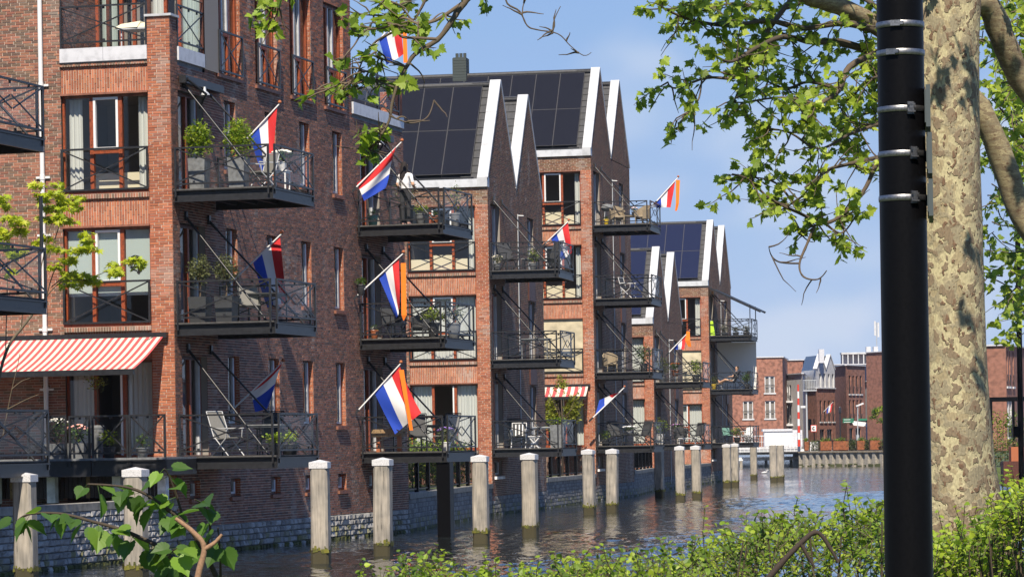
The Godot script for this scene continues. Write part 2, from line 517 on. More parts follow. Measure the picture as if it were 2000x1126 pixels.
func ripples(mb: MB) -> void:  # real wavelets on the open canal: calm along the quay, ruffled in the middle
	var big := FastNoiseLite.new()
	big.seed = 61; big.frequency = 0.05; big.fractal_octaves = 2
	var wav := FastNoiseLite.new()
	wav.seed = 62; wav.frequency = 1.0; wav.fractal_octaves = 3; wav.fractal_gain = 0.5
	var rows := 640
	var cols := 250
	var b := mb.v.size()
	var hs := PackedFloat32Array()
	for i in rows + 1:
		var d := 42.0 * pow(310.0 / 42.0, float(i) / rows)
		var w := 0.32 * d + 10.0
		for j in cols + 1:
			var x := (float(j) / cols - 0.5) * w
			var z := -d
			var bank := smoothstep(0.5, 14.0, x - (-28.0 + d * 0.235))
			var calm := lerpf(1.0, 0.22, smoothstep(150.0, 168.0, d + 6.0 * big.get_noise_2d(x * 0.6, 7.0)))
			var a := (0.005 + 0.05 * bank * calm) * clampf(0.75 + 1.5 * big.get_noise_2d(x, z * 0.5), 0.15, 1.5)
			mb.v.append(Vector3(x, a * wav.get_noise_2d(x * 0.9, z * 0.6) * 2.0, z))
			mb.c.append(Color.WHITE)
	var st := cols + 1
	for i in rows + 1:
		for j in st:
			var p := b + i * st + j
			var du := mb.v[p + (1 if j < cols else 0)] - mb.v[p - (1 if j > 0 else 0)]
			var dv := mb.v[p + (st if i < rows else 0)] - mb.v[p - (st if i > 0 else 0)]
			mb.n.append(du.cross(dv).normalized())
			if i < rows and j < cols:
				for q in [p, p + st, p + st + 1, p, p + st + 1, p + 1]:
					mb.ix.append(q)
var B1: Node3D
var B2: Node3D
var B3: Node3D
var B4: Node3D
var B5: Node3D
func things() -> void:
	for p in [["weathered pile with white cap, leftmost in the picture", -9.17, 61.6, 1.97, true], ["white capped pile half hidden by the hazel leaves", -7.14, 61.9, 2.03, true], ["mossy pile with white cap before the near brick wall", -4.09, 69.5, 2.08, true], ["pale split pile with white cap left of the black support post", -2.93, 73.6, 2.09, true], ["white capped pile just right of the black support post", -0.81, 82.3, 2.09, true], ["stout white capped pile below the balcony with the white chair", 0.46, 86.9, 2.10, true], ["white capped pile, left one of two below the small striped awning", 2.62, 111.9, 2.12, true], ["scarred white capped pile, right one of two below the small striped awning", 3.49, 115.3, 2.11, true], ["shaded grey pile without cap at the tallest block", 6.51, 145.1, 2.3, false], ["slim white capped pile, left one of two before the lowest block", 6.89, 134.5, 2.14, true], ["slim white capped pile, right one of two before the lowest block", 7.80, 138.5, 2.14, true], ["far white capped pile, left one of the pair by the last balcony", 11.22, 171.2, 2.14, true], ["far white capped pile, right one of the pair by the last balcony", 11.72, 172.6, 2.16, true], ["lone uncapped pile below the end of the last balcony", 14.87, 201.7, 2.11, false], ["uncapped pile, left one of the far pair in open water", 15.02, 188.3, 2.12, false], ["uncapped pile, right one of the far pair in open water", 15.55, 190.0, 2.11, false]]:
		mooring_pile(p[0], p[1], p[2], p[3], 0.37 if p[2] < 150 else 0.40, -0.22 + rf(-0.1, 0.1), p[4])
	# flags
	flag("flag hanging before the top balcony with two bay shrubs", 79.3, Vector2(450, 305), Vector2(546, 202), [Vector2(541, 208), Vector2(487, 264), Vector2(533, 318), Vector2(508, 334)], [], 1)
	flag("flag blown level along its pole beside the solar roof", 89.0, Vector2(688, 373), Vector2(785, 276), [Vector2(697, 358), Vector2(711, 392), Vector2(773, 287), Vector2(753, 366)], [], 2)
	flag("flag with straight orange pennant above the middle plant balcony", 89.0, Vector2(690, 584), Vector2(788, 494), [Vector2(779, 504), Vector2(740, 543), Vector2(781, 602), Vector2(774, 622)], [Vector3(788, 514, 5), Vector3(788, 616, 5), Vector3(788, 626, 0.5)], 3)
	flag("shaded flag before the middle balcony with olive trees", 79.3, Vector2(440, 562), Vector2(550, 456), [Vector2(546, 462), Vector2(494, 513), Vector2(562, 590), Vector2(521, 600)], [], 4)
	flag("large flag with orange pennant above the bottom balcony with purple flowers", 89.0, Vector2(693, 808), Vector2(783, 709), [Vector2(781, 716), Vector2(731, 766), Vector2(822, 806), Vector2(770, 848)], [Vector3(784, 722, 5), Vector3(792, 780, 4), Vector3(803, 840, 3.5)], 5)
	flag("drooping dark flag on the near wall above the reclining chair", 79.3, Vector2(440, 812), Vector2(553, 706), [Vector2(489, 762), Vector2(498, 804), Vector2(551, 708), Vector2(521, 798)], [], 6, true, [0.0, 0.10, 0.45, 1.0])
	flag("flag on the balcony with dark wicker chairs at the first gables", 116.2, Vector2(1060, 480), Vector2(1111, 431), [Vector2(1109, 433), Vector2(1076, 466), Vector2(1118, 493), Vector2(1098, 508)], [], 7)
	flag("flag with orange pennant flying against the sky", 139.7, Vector2(1278, 398), Vector2(1325, 346), [Vector2(1319, 352), Vector2(1277, 401), Vector2(1310, 405), Vector2(1283, 405)], [Vector3(1324, 352, 4), Vector3(1322, 398, 3), Vector3(1320, 412, 2)], 8)
	flag("flag with wide orange pennant before the lowest block's balcony", 163.2, Vector2(1303, 692), Vector2(1347, 646), [Vector2(1341, 652), Vector2(1316, 679), Vector2(1336, 682), Vector2(1320, 682)], [Vector3(1344, 647, 3), Vector3(1342, 665, 5), Vector3(1347, 677, 3)], 9)
	flag("billowing flag beside the small striped awning", 136.6, Vector2(1153, 820), Vector2(1220, 756), [Vector2(1218, 758), Vector2(1163, 809), Vector2(1200, 768), Vector2(1171, 781)], [], 10)
	flag("flag with orange pennant half hidden by hanging plane leaves", 92.0, Vector2(715, 108), Vector2(778, 33), [Vector2(781, 40), Vector2(740, 78), Vector2(789, 106), Vector2(755, 126)], [Vector3(790, 46, 4), Vector3(791, 124, 4)], 11)
	furnish()
	people()
	# gardens
	fence("black garden fence on the quay under the middle balconies", Vector2(-3.1, 94.2), Vector2(-0.95, 113.4), 1.1, 2.02, 9)
	fence("black railing on the quay beside the tallest block", Vector2(1.1, 124.3), Vector2(3.3, 137.2), 1.15, 2.0, 7)
	fence("black railing on the quay before the lowest block", Vector2(5.3, 148.0), Vector2(6.9, 162.8), 1.15, 2.0, 7)
	hedge("green hedge with white blossom behind the garden fence", Vector3(-5.0, 1.1, -99), Vector3(-1.7, 1.1, -111), 1.45, 0.35, 9000, GREENS + OLIVES + LIMES, 0.12)
	small_tree("ornamental tree with yellow green leaves before the tallest block", "garden_tree", B3.transform * Vector3(-1.05, 1.15, 2.1), 3.1, Vector3(0.95, 1.35, 0.7), [Color(0.34, 0.36, 0.05), Color(0.28, 0.30, 0.05), Color(0.20, 0.24, 0.04)], 1500, 0.14)
	small_tree("narrow lime green shrub in front of the farthest block", "garden_tree", B5.transform * Vector3(-1.95, 1.15, 2.2), 1.9, Vector3(0.5, 1.4, 0.5), LIMES, 700, 0.16)
	maple_tree()
	plane_tree()
	back_tree()
	hazel_branch()
	bank_shrub("sunlit leafy shrub along the bank left of the black pole", [Vector2(600, 1215), Vector2(680, 1175), Vector2(740, 1150), Vector2(790, 1105), Vector2(840, 1098), Vector2(900, 1135), Vector2(1000, 1135), Vector2(1100, 1112), Vector2(1180, 1100), Vector2(1240, 1106), Vector2(1300, 1090), Vector2(1370, 1074), Vector2(1450, 1036), Vector2(1550, 1014), Vector2(1640, 1012), Vector2(1700, 1002), Vector2(1745, 996)], 18.0, 22.0, 13000, 606, [Color(0.17, 0.27, 0.02), Color(0.26, 0.37, 0.03), Color(0.11, 0.19, 0.02), Color(0.34, 0.44, 0.035)], 0.034, 300)
	bank_shrub("sunlit leafy shrub at the foot of the plane tree", [Vector2(1790, 1050), Vector2(1850, 1066), Vector2(1900, 1052), Vector2(1930, 1030), Vector2(1960, 985), Vector2(2000, 952), Vector2(2060, 930)], 19.0, 22.5, 6500, 607, [Color(0.20, 0.31, 0.02), Color(0.28, 0.40, 0.03), Color(0.13, 0.22, 0.02), Color(0.36, 0.46, 0.035)], 0.036, 200)
	var st := thing("fallen_branch", "dark crooked dead branch sticking out of the bank shrub", "branch")
	var sm := MB.new()
	sm.col = Color(0.05, 0.035, 0.025)
	branch(sm, curve_of([Vector2(1500, 1130), Vector2(1535, 1090), Vector2(1570, 1055), Vector2(1590, 1040), Vector2(1605, 1045), Vector2(1625, 1075), Vector2(1638, 1098)], 18.0), 0.018, 0.008, 8)
	branch(sm, curve_of([Vector2(1565, 1062), Vector2(1578, 1085), Vector2(1592, 1108)], 18.0), 0.012, 0.006, 8)
	put(sm, "wood", M.bark_dark, st)
	sign_post()
func furnish() -> void:
	var y3 := deck(3)
	var y2 := deck(2)
	var y1 := deck(1)
	# near block, first stack
	pot_plant("bay shrub in tall grey planter nearest the brick pier, top balcony", "potted shrub", place(B1, Vector3(0.42, y3, -0.7)), M.grey_pot, 0.42, 0.75, Vector3(0.34, 0.44, 0.34), LIMES + [Color(0.17, 0.27, 0.03)], 1200, 0.085, 0.0, [], true, "bay_shrub")
	pot_plant("rounded bay shrub in tall grey planter at the middle of the top balcony", "potted shrub", place(B1, Vector3(1.32, y3, -0.9)), M.grey_pot, 0.42, 0.75, Vector3(0.38, 0.48, 0.36), LIMES + [Color(0.15, 0.25, 0.03)], 1300, 0.085, 0.0, [], true, "bay_shrub")
	chair("grey cloth chair behind the flag on the top near balcony", place(B1, Vector3(1.75, y3, -1.3), -0.6), M.grey_cloth, "frame", M.white_alu)
	table("small white slatted stool table on the top near balcony", place(B1, Vector3(2.0, y3, -1.9)), 0.45, 0.4, 0.5, M.white_paint, M.white_paint)
	pot_plant("white hydrangea behind the glass of the top near balcony", "potted flowers", place(B1, Vector3(2.05, y3 + 0.5, -1.9)), M.white_paint, 0.24, 0.2, Vector3(0.24, 0.14, 0.24), GREENS, 120, 0.08, 0.0, [Color(0.8, 0.8, 0.66), 0.06])
	for q in [[0.35, "olive tree in dark planter next to the pier"], [1.0, "second olive tree in dark planter"]]:
		pot_plant(q[1] + " on the middle near balcony", "potted tree", place(B1, Vector3(q[0], y2, -0.8)), M.dark_pot, 0.45, 0.62, Vector3(0.30, 0.38, 0.3), OLIVES + [Color(0.26, 0.28, 0.13)], 800, 0.065, 0.25, [], true, "olive_tree")
	chair("grey mesh chair behind glass on the middle near balcony", place(B1, Vector3(1.35, y2, -1.4), 0.4), M.grey_cloth, "frame")
	table("dark table with blue cup on the middle near balcony", place(B1, Vector3(1.6, y2, -2.0)), 0.8, 0.8, 0.72, M.dark_wicker, M.black_steel)
	chair("pale reclining chair on the bottom near balcony", place(B1, Vector3(0.95, y1, -0.9), 1.1), M.grey_cloth, "tall", M.white_alu)
	table("dark garden table on the bottom near balcony", place(B1, Vector3(1.7, y1, -1.6)), 0.9, 0.8, 0.72, M.grey_pot, M.black_steel)
	chair("dark folding chair behind the table of the bottom near balcony", place(B1, Vector3(1.5, y1, -2.4), 0.2), M.dark_wicker, "tall")
	pot_plant("leafy green herb pot at the outer corner of the bottom near balcony", "pot plant", place(B1, Vector3(2.2, y1, -0.6)), M.dark_pot, 0.3, 0.25, Vector3(0.24, 0.14, 0.2), LIMES, 160, 0.09)
	pot_plant("second herb trough at the outer edge of the bottom near balcony", "pot plant", place(B1, Vector3(2.2, y1, -1.7)), M.dark_pot, 0.4, 0.25, Vector3(0.25, 0.15, 0.3), LIMES, 160, 0.09)
	# terrace under the big awning
	pot_plant("small standard tree on the terrace under the striped awning", "potted tree", place(B1, Vector3(-1.45, y1, 1.2)), M.grey_pot, 0.3, 0.75, Vector3(0.28, 0.26, 0.25), LIMES + OLIVES, 170, 0.07, 0.75)
	pot_plant("white flowering shrub in a trough on the awning terrace", "potted flowers", place(B1, Vector3(-2.35, y1, 1.4)), M.grey_pot, 0.5, 0.35, Vector3(0.3, 0.3, 0.25), GREENS, 220, 0.08, 0.0, [Color(0.8, 0.8, 0.75), 0.035], true)
	pot_plant("pink rose shrub in a trough on the awning terrace", "potted flowers", place(B1, Vector3(-1.9, y1, 1.3)), M.grey_pot, 0.5, 0.35, Vector3(0.28, 0.22, 0.25), GREENS, 200, 0.08, 0.0, [Color(0.75, 0.38, 0.35), 0.04], true)
	pot_plant("low fern pot behind the terrace railing below the brick pier", "pot plant", place(B1, Vector3(-0.25, y1, 1.5)), M.grey_pot, 0.3, 0.22, Vector3(0.2, 0.14, 0.2), GREENS, 140, 0.07)
	pot_plant("green terrace plant beside the open garden door", "pot plant", place(B1, Vector3(-1.05, y1, 1.5)), M.dark_pot, 0.3, 0.25, Vector3(0.25, 0.2, 0.2), LIMES, 150, 0.08)
	# sofa seen through the top window of the near block
	var sf := thing("sofa", "cream sofa behind the top window of the near block", "sofa", place(B1, Vector3(-1.45, y3, -0.75)))
	bar(sf, "seat", M.cream, Vector3(-0.75, 0.08, -0.35), Vector3(0.75, 0.3, 0.05))
	bar(sf, "backrest", M.cream, Vector3(-0.75, 0.08, 0.051), Vector3(0.62, 0.48, 0.2))
	bar(sf, "armrest", M.cream, Vector3(0.63, 0.08, -0.2), Vector3(0.78, 0.75, 0.2))
	# roof terrace table with closed parasol
	var pt := thing("terrace_table", "table with cream parasol cloth on the roof terrace", "table", place(B1, Vector3(-1.05, 11.55, -1.0)))
	var cl := MB.new()
	cl.col = Color(0.62, 0.58, 0.42)
	for s in 2:
		cl.hexa([Vector3(-0.62 + s * 0.62, 0.82, 0.3), Vector3(0.0 + s * 0.6, 0.82, 0.35), Vector3(0.0 + s * 0.6, 0.84, -0.3), Vector3(-0.62 + s * 0.6, 0.84, -0.3), Vector3(-0.5 + s * 0.5, 0.94, 0.1), Vector3(0.0 + s * 0.35, 0.99, 0.12), Vector3(0.0 + s * 0.35, 0.99, -0.1), Vector3(-0.5 + s * 0.5, 0.94, -0.1)])
	put(cl, "cloth", M.cloth, pt)
	bar(pt, "table_top", M.white_alu, Vector3(-0.5, 0.78, -0.32), Vector3(0.5, 0.815, 0.32))
	for x in [-0.45, 0.42]:
		bar(pt, "leg", M.white_alu, Vector3(x, 0, -0.25), Vector3(x + 0.03, 0.779, -0.22))
		bar(pt, "leg", M.white_alu, Vector3(x, 0, 0.22), Vector3(x + 0.03, 0.779, 0.25))
	# near block, second stack
	var z := -14.05
	pot_plant("dark conifer shrub behind the woman on the top balcony", "potted shrub", place(B1, Vector3(1.05, y3, z - 1.3)), M.dark_pot, 0.45, 0.6, Vector3(0.38, 0.42, 0.3), OLIVES, 420, 0.06)
	pot_plant("low green pot plant at the railing of the flag balcony", "pot plant", place(B1, Vector3(1.7, y3, z - 0.5)), M.grey_pot, 0.3, 0.3, Vector3(0.22, 0.12, 0.2), LIMES, 170, 0.07)
	pot_plant("small pine shoot at the glass corner of the flag balcony", "pot plant", place(B1, Vector3(2.2, y3, z - 2.2)), M.grey_pot, 0.3, 0.4, Vector3(0.18, 0.4, 0.18), OLIVES + LIMES, 160, 0.06, 0.1)
	pot_plant("pale green tub by the door of the flag balcony", "pot plant", place(B1, Vector3(0.3, y3, z - 0.6)), M.teal_pot, 0.3, 0.3, Vector3(0.1, 0.08, 0.1), GREENS, 60, 0.06)
	pot_plant("terracotta pot at the outer post of the flag balcony", "pot plant", place(B1, Vector3(2.1, y3, z - 0.5)), M.terracotta, 0.26, 0.22, Vector3(0.1, 0.08, 0.1), GREENS, 60, 0.06)
	chair("dark folding chair left of the orange pennant", place(B1, Vector3(0.75, y2, z - 1.0), 0.8), M.dark_wicker, "frame")
	chair("dark wicker armchair behind the orange pennant", place(B1, Vector3(1.35, y2, z - 1.7), -0.5), M.dark_wicker, "wicker")
	pot_plant("yellow flowers in a tub on the middle plant balcony", "potted flowers", place(B1, Vector3(0.95, y2 + 0.45, z - 0.7)), M.dark_pot, 0.26, 0.2, Vector3(0.18, 0.1, 0.18), GREENS, 100, 0.07, 0.0, [Color(0.7, 0.5, 0.04), 0.03])
	table("small side table under the yellow flowers", place(B1, Vector3(0.95, y2, z - 0.7)), 0.4, 0.4, 0.44, M.grey_pot, M.black_steel)
	pot_plant("orange pot at the left end of the middle plant balcony", "pot plant", place(B1, Vector3(0.35, y2, z - 0.4)), M.terracotta, 0.24, 0.24, Vector3(0.1, 0.08, 0.1), GREENS, 50, 0.06)
	pot_plant("broad leafed plant in dark pot on the middle plant balcony", "pot plant", place(B1, Vector3(1.95, y2, z - 0.7)), M.dark_pot, 0.36, 0.42, Vector3(0.36, 0.2, 0.3), LIMES + OLIVES, 260, 0.10)
	pot_plant("bushy green plant behind the glass of the middle plant balcony", "pot plant", place(B1, Vector3(2.1, y2, z - 2.2)), M.grey_pot, 0.42, 0.45, Vector3(0.32, 0.28, 0.3), GREENS + OLIVES, 320, 0.08)
	pot_plant("green pot hanging on the brick wall beside the orange pennant", "hanging pot", place(B1, Vector3(0.19, y2 + 1.18, z + 0.25)), M.dark_pot, 0.26, 0.28, Vector3(0.18, 0.1, 0.18), GREENS, 130, 0.07)
	var wb := thing("wooden_bench", "light wooden bench table on the balcony under the large flag", "bench", place(B1, Vector3(0.55, y1, z - 0.6)))
	bar(wb, "top", M.wood_light, Vector3(-0.35, 0.42, -0.2), Vector3(0.5, 0.62, 0.15))
	for x in [-0.25, 0.35]:
		bar(wb, "leg", M.terracotta, Vector3(x, 0, -0.1), Vector3(x + 0.1, 0.419, 0.05))
	chair("dark mesh chair under the large flag", place(B1, Vector3(1.3, y1, z - 1.2), 0.3), M.dark_wicker, "tall")
	chair("grey high backed chair right of the large flag", place(B1, Vector3(1.9, y1, z - 1.8), -0.3), M.grey_cloth, "tall")
	table("dark dining table under the large flag", place(B1, Vector3(1.55, y1, z - 2.3)), 0.9, 0.6, 0.73, M.dark_wicker, M.black_steel)
	pot_plant("purple lavender in a white pot at the corner of the lowest flag balcony", "potted flowers", place(B1, Vector3(2.2, y1, z - 0.9)), M.white_paint, 0.28, 0.24, Vector3(0.24, 0.22, 0.22), OLIVES, 160, 0.08, 0.0, [Color(0.30, 0.18, 0.60), 0.03])
	# first gabled block
	chair("dark wicker armchair by the door at the first gables", place(B2, Vector3(0.55, y3, -1.0), 0.7), M.dark_wicker, "tall")
	chair("dark wicker chair beside the flag at the first gables", place(B2, Vector3(1.95, y3, -1.1), -0.7), M.dark_wicker, "tall")
	table("small glass table between the dark wicker chairs", place(B2, Vector3(1.25, y3, -1.3)), 0.6, 0.5, 0.45, M.grey_pot, M.black_steel)
	pot_plant("white flowering pot on the left of the dark wicker chairs", "potted flowers", place(B2, Vector3(0.25, y3, -0.3)), M.grey_pot, 0.28, 0.25, Vector3(0.2, 0.15, 0.18), OLIVES, 130, 0.07, 0.0, [Color(0.7, 0.65, 0.5), 0.025])
	pot_plant("green plant in a grey bucket between the dark wicker chairs", "pot plant", place(B2, Vector3(1.45, y3, -0.7)), M.grey_pot, 0.3, 0.25, Vector3(0.25, 0.25, 0.2), OLIVES + LIMES, 180, 0.09)
	table("tall bare frame table on the middle gable balcony", place(B2, Vector3(1.35, y2, -1.5)), 1.0, 0.7, 0.74, M.grey_pot, M.grey_pot)
	chair("white framed striped folding chair on the lowest gable balcony", place(B2, Vector3(0.85, y1, -0.6), 0.1), M.dark_wicker, "striped", M.white_paint)
	table("low white crossed leg table beside the striped chair", place(B2, Vector3(1.42, y1, -0.6)), 0.42, 0.36, 0.42, M.white_paint, M.white_paint, true)
	table("blue grey table behind the white striped chair", place(B2, Vector3(1.55, y1, -1.7)), 0.7, 0.7, 0.74, M.galvanised, M.galvanised)
	chair("dark chair half hidden behind the striped chair", place(B2, Vector3(0.6, y1, -1.6), 0.4), M.dark_wicker, "tall")
	pot_plant("trailing plant on a grey stand at the lowest gable balcony", "pot plant", place(B2, Vector3(2.1, y1, -1.4)), M.grey_pot, 0.5, 0.8, Vector3(0.4, 0.14, 0.3), GREENS + LIMES, 240, 0.09, 0.0, [], true)
	# tallest block
	var y4 := deck(4)
	chair("light wicker tub chair on the highest balcony near the door", place(B3, Vector3(0.95, y4, -0.9), 0.6), M.wicker, "wicker")
	chair("light wicker tub chair at the outer end of the highest balcony", place(B3, Vector3(2.0, y4, -1.0), -0.6), M.wicker, "wicker")
	table("round edged wicker table between the light tub chairs", place(B3, Vector3(1.45, y4, -1.2)), 0.6, 0.5, 0.42, M.wicker, M.wicker)
	pot_plant("white and pink flowers on the wicker table of the highest balcony", "potted flowers", place(B3, Vector3(1.6, y4 + 0.42, -1.2)), M.dark_pot, 0.2, 0.16, Vector3(0.16, 0.1, 0.16), GREENS, 90, 0.07, 0.0, [Color(0.75, 0.6, 0.6), 0.03])
	pot_plant("yellow pot below the barbecue on the highest balcony", "pot plant", place(B3, Vector3(0.55, y4, -0.4)), M.yellow_pot, 0.24, 0.24, Vector3(0.1, 0.06, 0.1), GREENS, 60, 0.06)
	var bq := thing("barbecue", "covered grey barbecue by the door of the highest balcony", "barbecue", place(B3, Vector3(0.5, y4, -1.0)))
	var bq1 := MB.new()
	bq1.lathe(Vector3(0, 0.62, 0), [[0.0, 0.0], [0.2, 0.02], [0.27, 0.12], [0.27, 0.16], [0.2, 0.28], [0.0, 0.32]], 12)
	put(bq1, "kettle", M.grey_pot, bq)
	for a in 3:
		var l := MB.new()
		l.tube([Vector3(cos(a * 2.1) * 0.24, 0, sin(a * 2.1) * 0.24), Vector3(cos(a * 2.1) * 0.14, 0.66, sin(a * 2.1) * 0.14)], [0.015, 0.015], 6)
		put(l, "leg", M.galvanised, bq)
	chair("folded white framed chair on the third balcony of the tallest block", place(B3, Vector3(1.4, deck(3), -0.6), 1.3), M.dark_wicker, "frame", M.white_paint)
	chair("beige rope lounge chair on the second balcony of the tallest block", place(B3, Vector3(0.6, y2, -0.6), 0.5), M.wicker, "wicker")
	pot_plant("dark round conifer on the second balcony of the tallest block", "potted shrub", place(B3, Vector3(2.0, y2, -0.7)), M.dark_pot, 0.35, 0.35, Vector3(0.38, 0.42, 0.3), GREENS, 420, 0.08)
	chair("big black wicker armchair on the lowest balcony of the tallest block", place(B3, Vector3(1.85, y1, -0.8), -0.6), M.dark_wicker, "tall")
	chair("black chair by the door on the lowest balcony of the tallest block", place(B3, Vector3(0.7, y1, -1.3), 0.6), M.dark_wicker, "tall")
	table("black table under the white flowers", place(B3, Vector3(1.3, y1, -1.1)), 0.7, 0.6, 0.5, M.dark_wicker, M.black_steel)
	pot_plant("white flowers on the table of the tallest block's lowest balcony", "potted flowers", place(B3, Vector3(1.3, y1 + 0.5, -0.95)), M.white_paint, 0.25, 0.12, Vector3(0.3, 0.1, 0.2), GREENS, 80, 0.07, 0.0, [Color(0.82, 0.82, 0.82), 0.05])
	pot_plant("round clipped box ball on the tallest block's lowest balcony", "potted shrub", place(B3, Vector3(0.35, y1, -0.3)), M.dark_pot, 0.3, 0.25, Vector3(0.26, 0.22, 0.24), LIMES + GREENS, 320, 0.06)
	# lowest block
	pot_plant("tall grassy plant at the left end of the lowest block's upper balcony", "pot plant", place(B4, Vector3(0.35, y2, -0.6)), M.grey_pot, 0.4, 0.35, Vector3(0.35, 0.5, 0.3), OLIVES, 300, 0.12)
	pot_plant("green climber plant at the right of the lowest block's upper balcony", "pot plant", place(B4, Vector3(1.9, y2, -1.6)), M.dark_pot, 0.4, 0.35, Vector3(0.4, 0.42, 0.3), GREENS + LIMES, 300, 0.12)
	table("grey box table on the lowest block's upper balcony", place(B4, Vector3(1.25, y2, -0.7)), 0.6, 0.5, 0.45, M.grey_pot, M.dark_pot)
	pot_plant("orange flower box on the lowest block's upper balcony", "potted flowers", place(B4, Vector3(0.9, y2 + 0.3, -1.4)), M.terracotta, 0.4, 0.3, Vector3(0.25, 0.2, 0.2), GREENS, 140, 0.1, 0.0, [Color(0.7, 0.18, 0.05), 0.04])
	chair("dark grey wicker seat on the lowest block's ground balcony", place(B4, Vector3(1.2, y1, -0.7), 0.2), M.dark_wicker, "wicker")
	chair("tall black chair back at the right of the lowest block's ground balcony", place(B4, Vector3(2.0, y1, -1.2), -0.4), M.dark_wicker, "tall")
	pot_plant("green shrub in a white pot at the lowest block's ground balcony", "pot plant", place(B4, Vector3(0.25, y1, -0.5)), M.white_paint, 0.4, 0.5, Vector3(0.36, 0.4, 0.3), OLIVES + LIMES, 300, 0.11)
	pot_plant("purple petunias on the lowest block's ground balcony", "potted flowers", place(B4, Vector3(0.95, y1 + 0.42, -1.4)), M.dark_pot, 0.4, 0.3, Vector3(0.34, 0.14, 0.2), GREENS, 120, 0.09, 0.0, [Color(0.5, 0.22, 0.55), 0.05])
	table("white slatted table on the lowest block's ground balcony", place(B4, Vector3(1.6, y1, -0.4)), 0.9, 0.4, 0.3, M.white_paint, M.white_paint)
	# farthest block
	var ve := thing("safety_vest", "neon yellow vest hanging by the farthest block's top door", "vest", place(B5, Vector3(0.12, y3, -0.35)))
	var vm := MB.new()
	vm.hexa([Vector3(-0.1, 0.05, 0.05), Vector3(0.2, 0.05, 0.07), Vector3(0.2, 0.05, -0.07), Vector3(-0.1, 0.05, -0.05), Vector3(-0.08, 0.85, 0.04), Vector3(0.08, 0.9, 0.05), Vector3(0.08, 0.9, -0.05), Vector3(-0.08, 0.85, -0.04)])
	put(vm, "cloth", M.bright_green, ve)
	bar(ve, "hook", M.galvanised, Vector3(-0.13, 0.88, -0.01), Vector3(0.02, 0.93, 0.01))
	for q in [[0.85, 0.55, "left"], [1.5, 0.42, "middle"], [2.1, 0.5, "outer"]]:
		pot_plant("%s silvery cushion plant on the farthest block's top balcony" % q[2], "pot plant", place(B5, Vector3(q[0], y3, -0.6)), M.grey_pot, 0.4, 0.2, Vector3(0.28, q[1] * 0.4, 0.25), [Color(0.25, 0.24, 0.2), Color(0.18, 0.19, 0.14)], 220, 0.09)
	chair("black high backed chair before the beige wind screen", place(B5, Vector3(1.75, y2, -1.2), -1.0), M.dark_wicker, "tall")
	pot_plant("dark green shrub beside the seated person on the farthest block", "potted shrub", place(B5, Vector3(2.1, y2, -0.6)), M.dark_pot, 0.35, 0.3, Vector3(0.3, 0.36, 0.3), GREENS, 260, 0.1)
	pot_plant("yellow tub plant at the left of the farthest block's middle balcony", "pot plant", place(B5, Vector3(0.2, y2, -0.3)), M.yellow_pot, 0.3, 0.3, Vector3(0.25, 0.25, 0.2), OLIVES, 180, 0.1)
	chair("small green chair on the farthest block's lowest balcony", place(B5, Vector3(0.9, y1, -0.8), 0.5), M.teal_pot, "frame")
	chair("white chair at the outer end of the farthest block's lowest balcony", place(B5, Vector3(2.0, y1, -1.0), -0.5), M.white_paint, "frame", M.white_paint)
	pot_plant("leafy plant in the middle of the farthest block's lowest balcony", "pot plant", place(B5, Vector3(1.4, y1, -1.2)), M.dark_pot, 0.4, 0.3, Vector3(0.4, 0.3, 0.3), GREENS + LIMES, 240, 0.11)
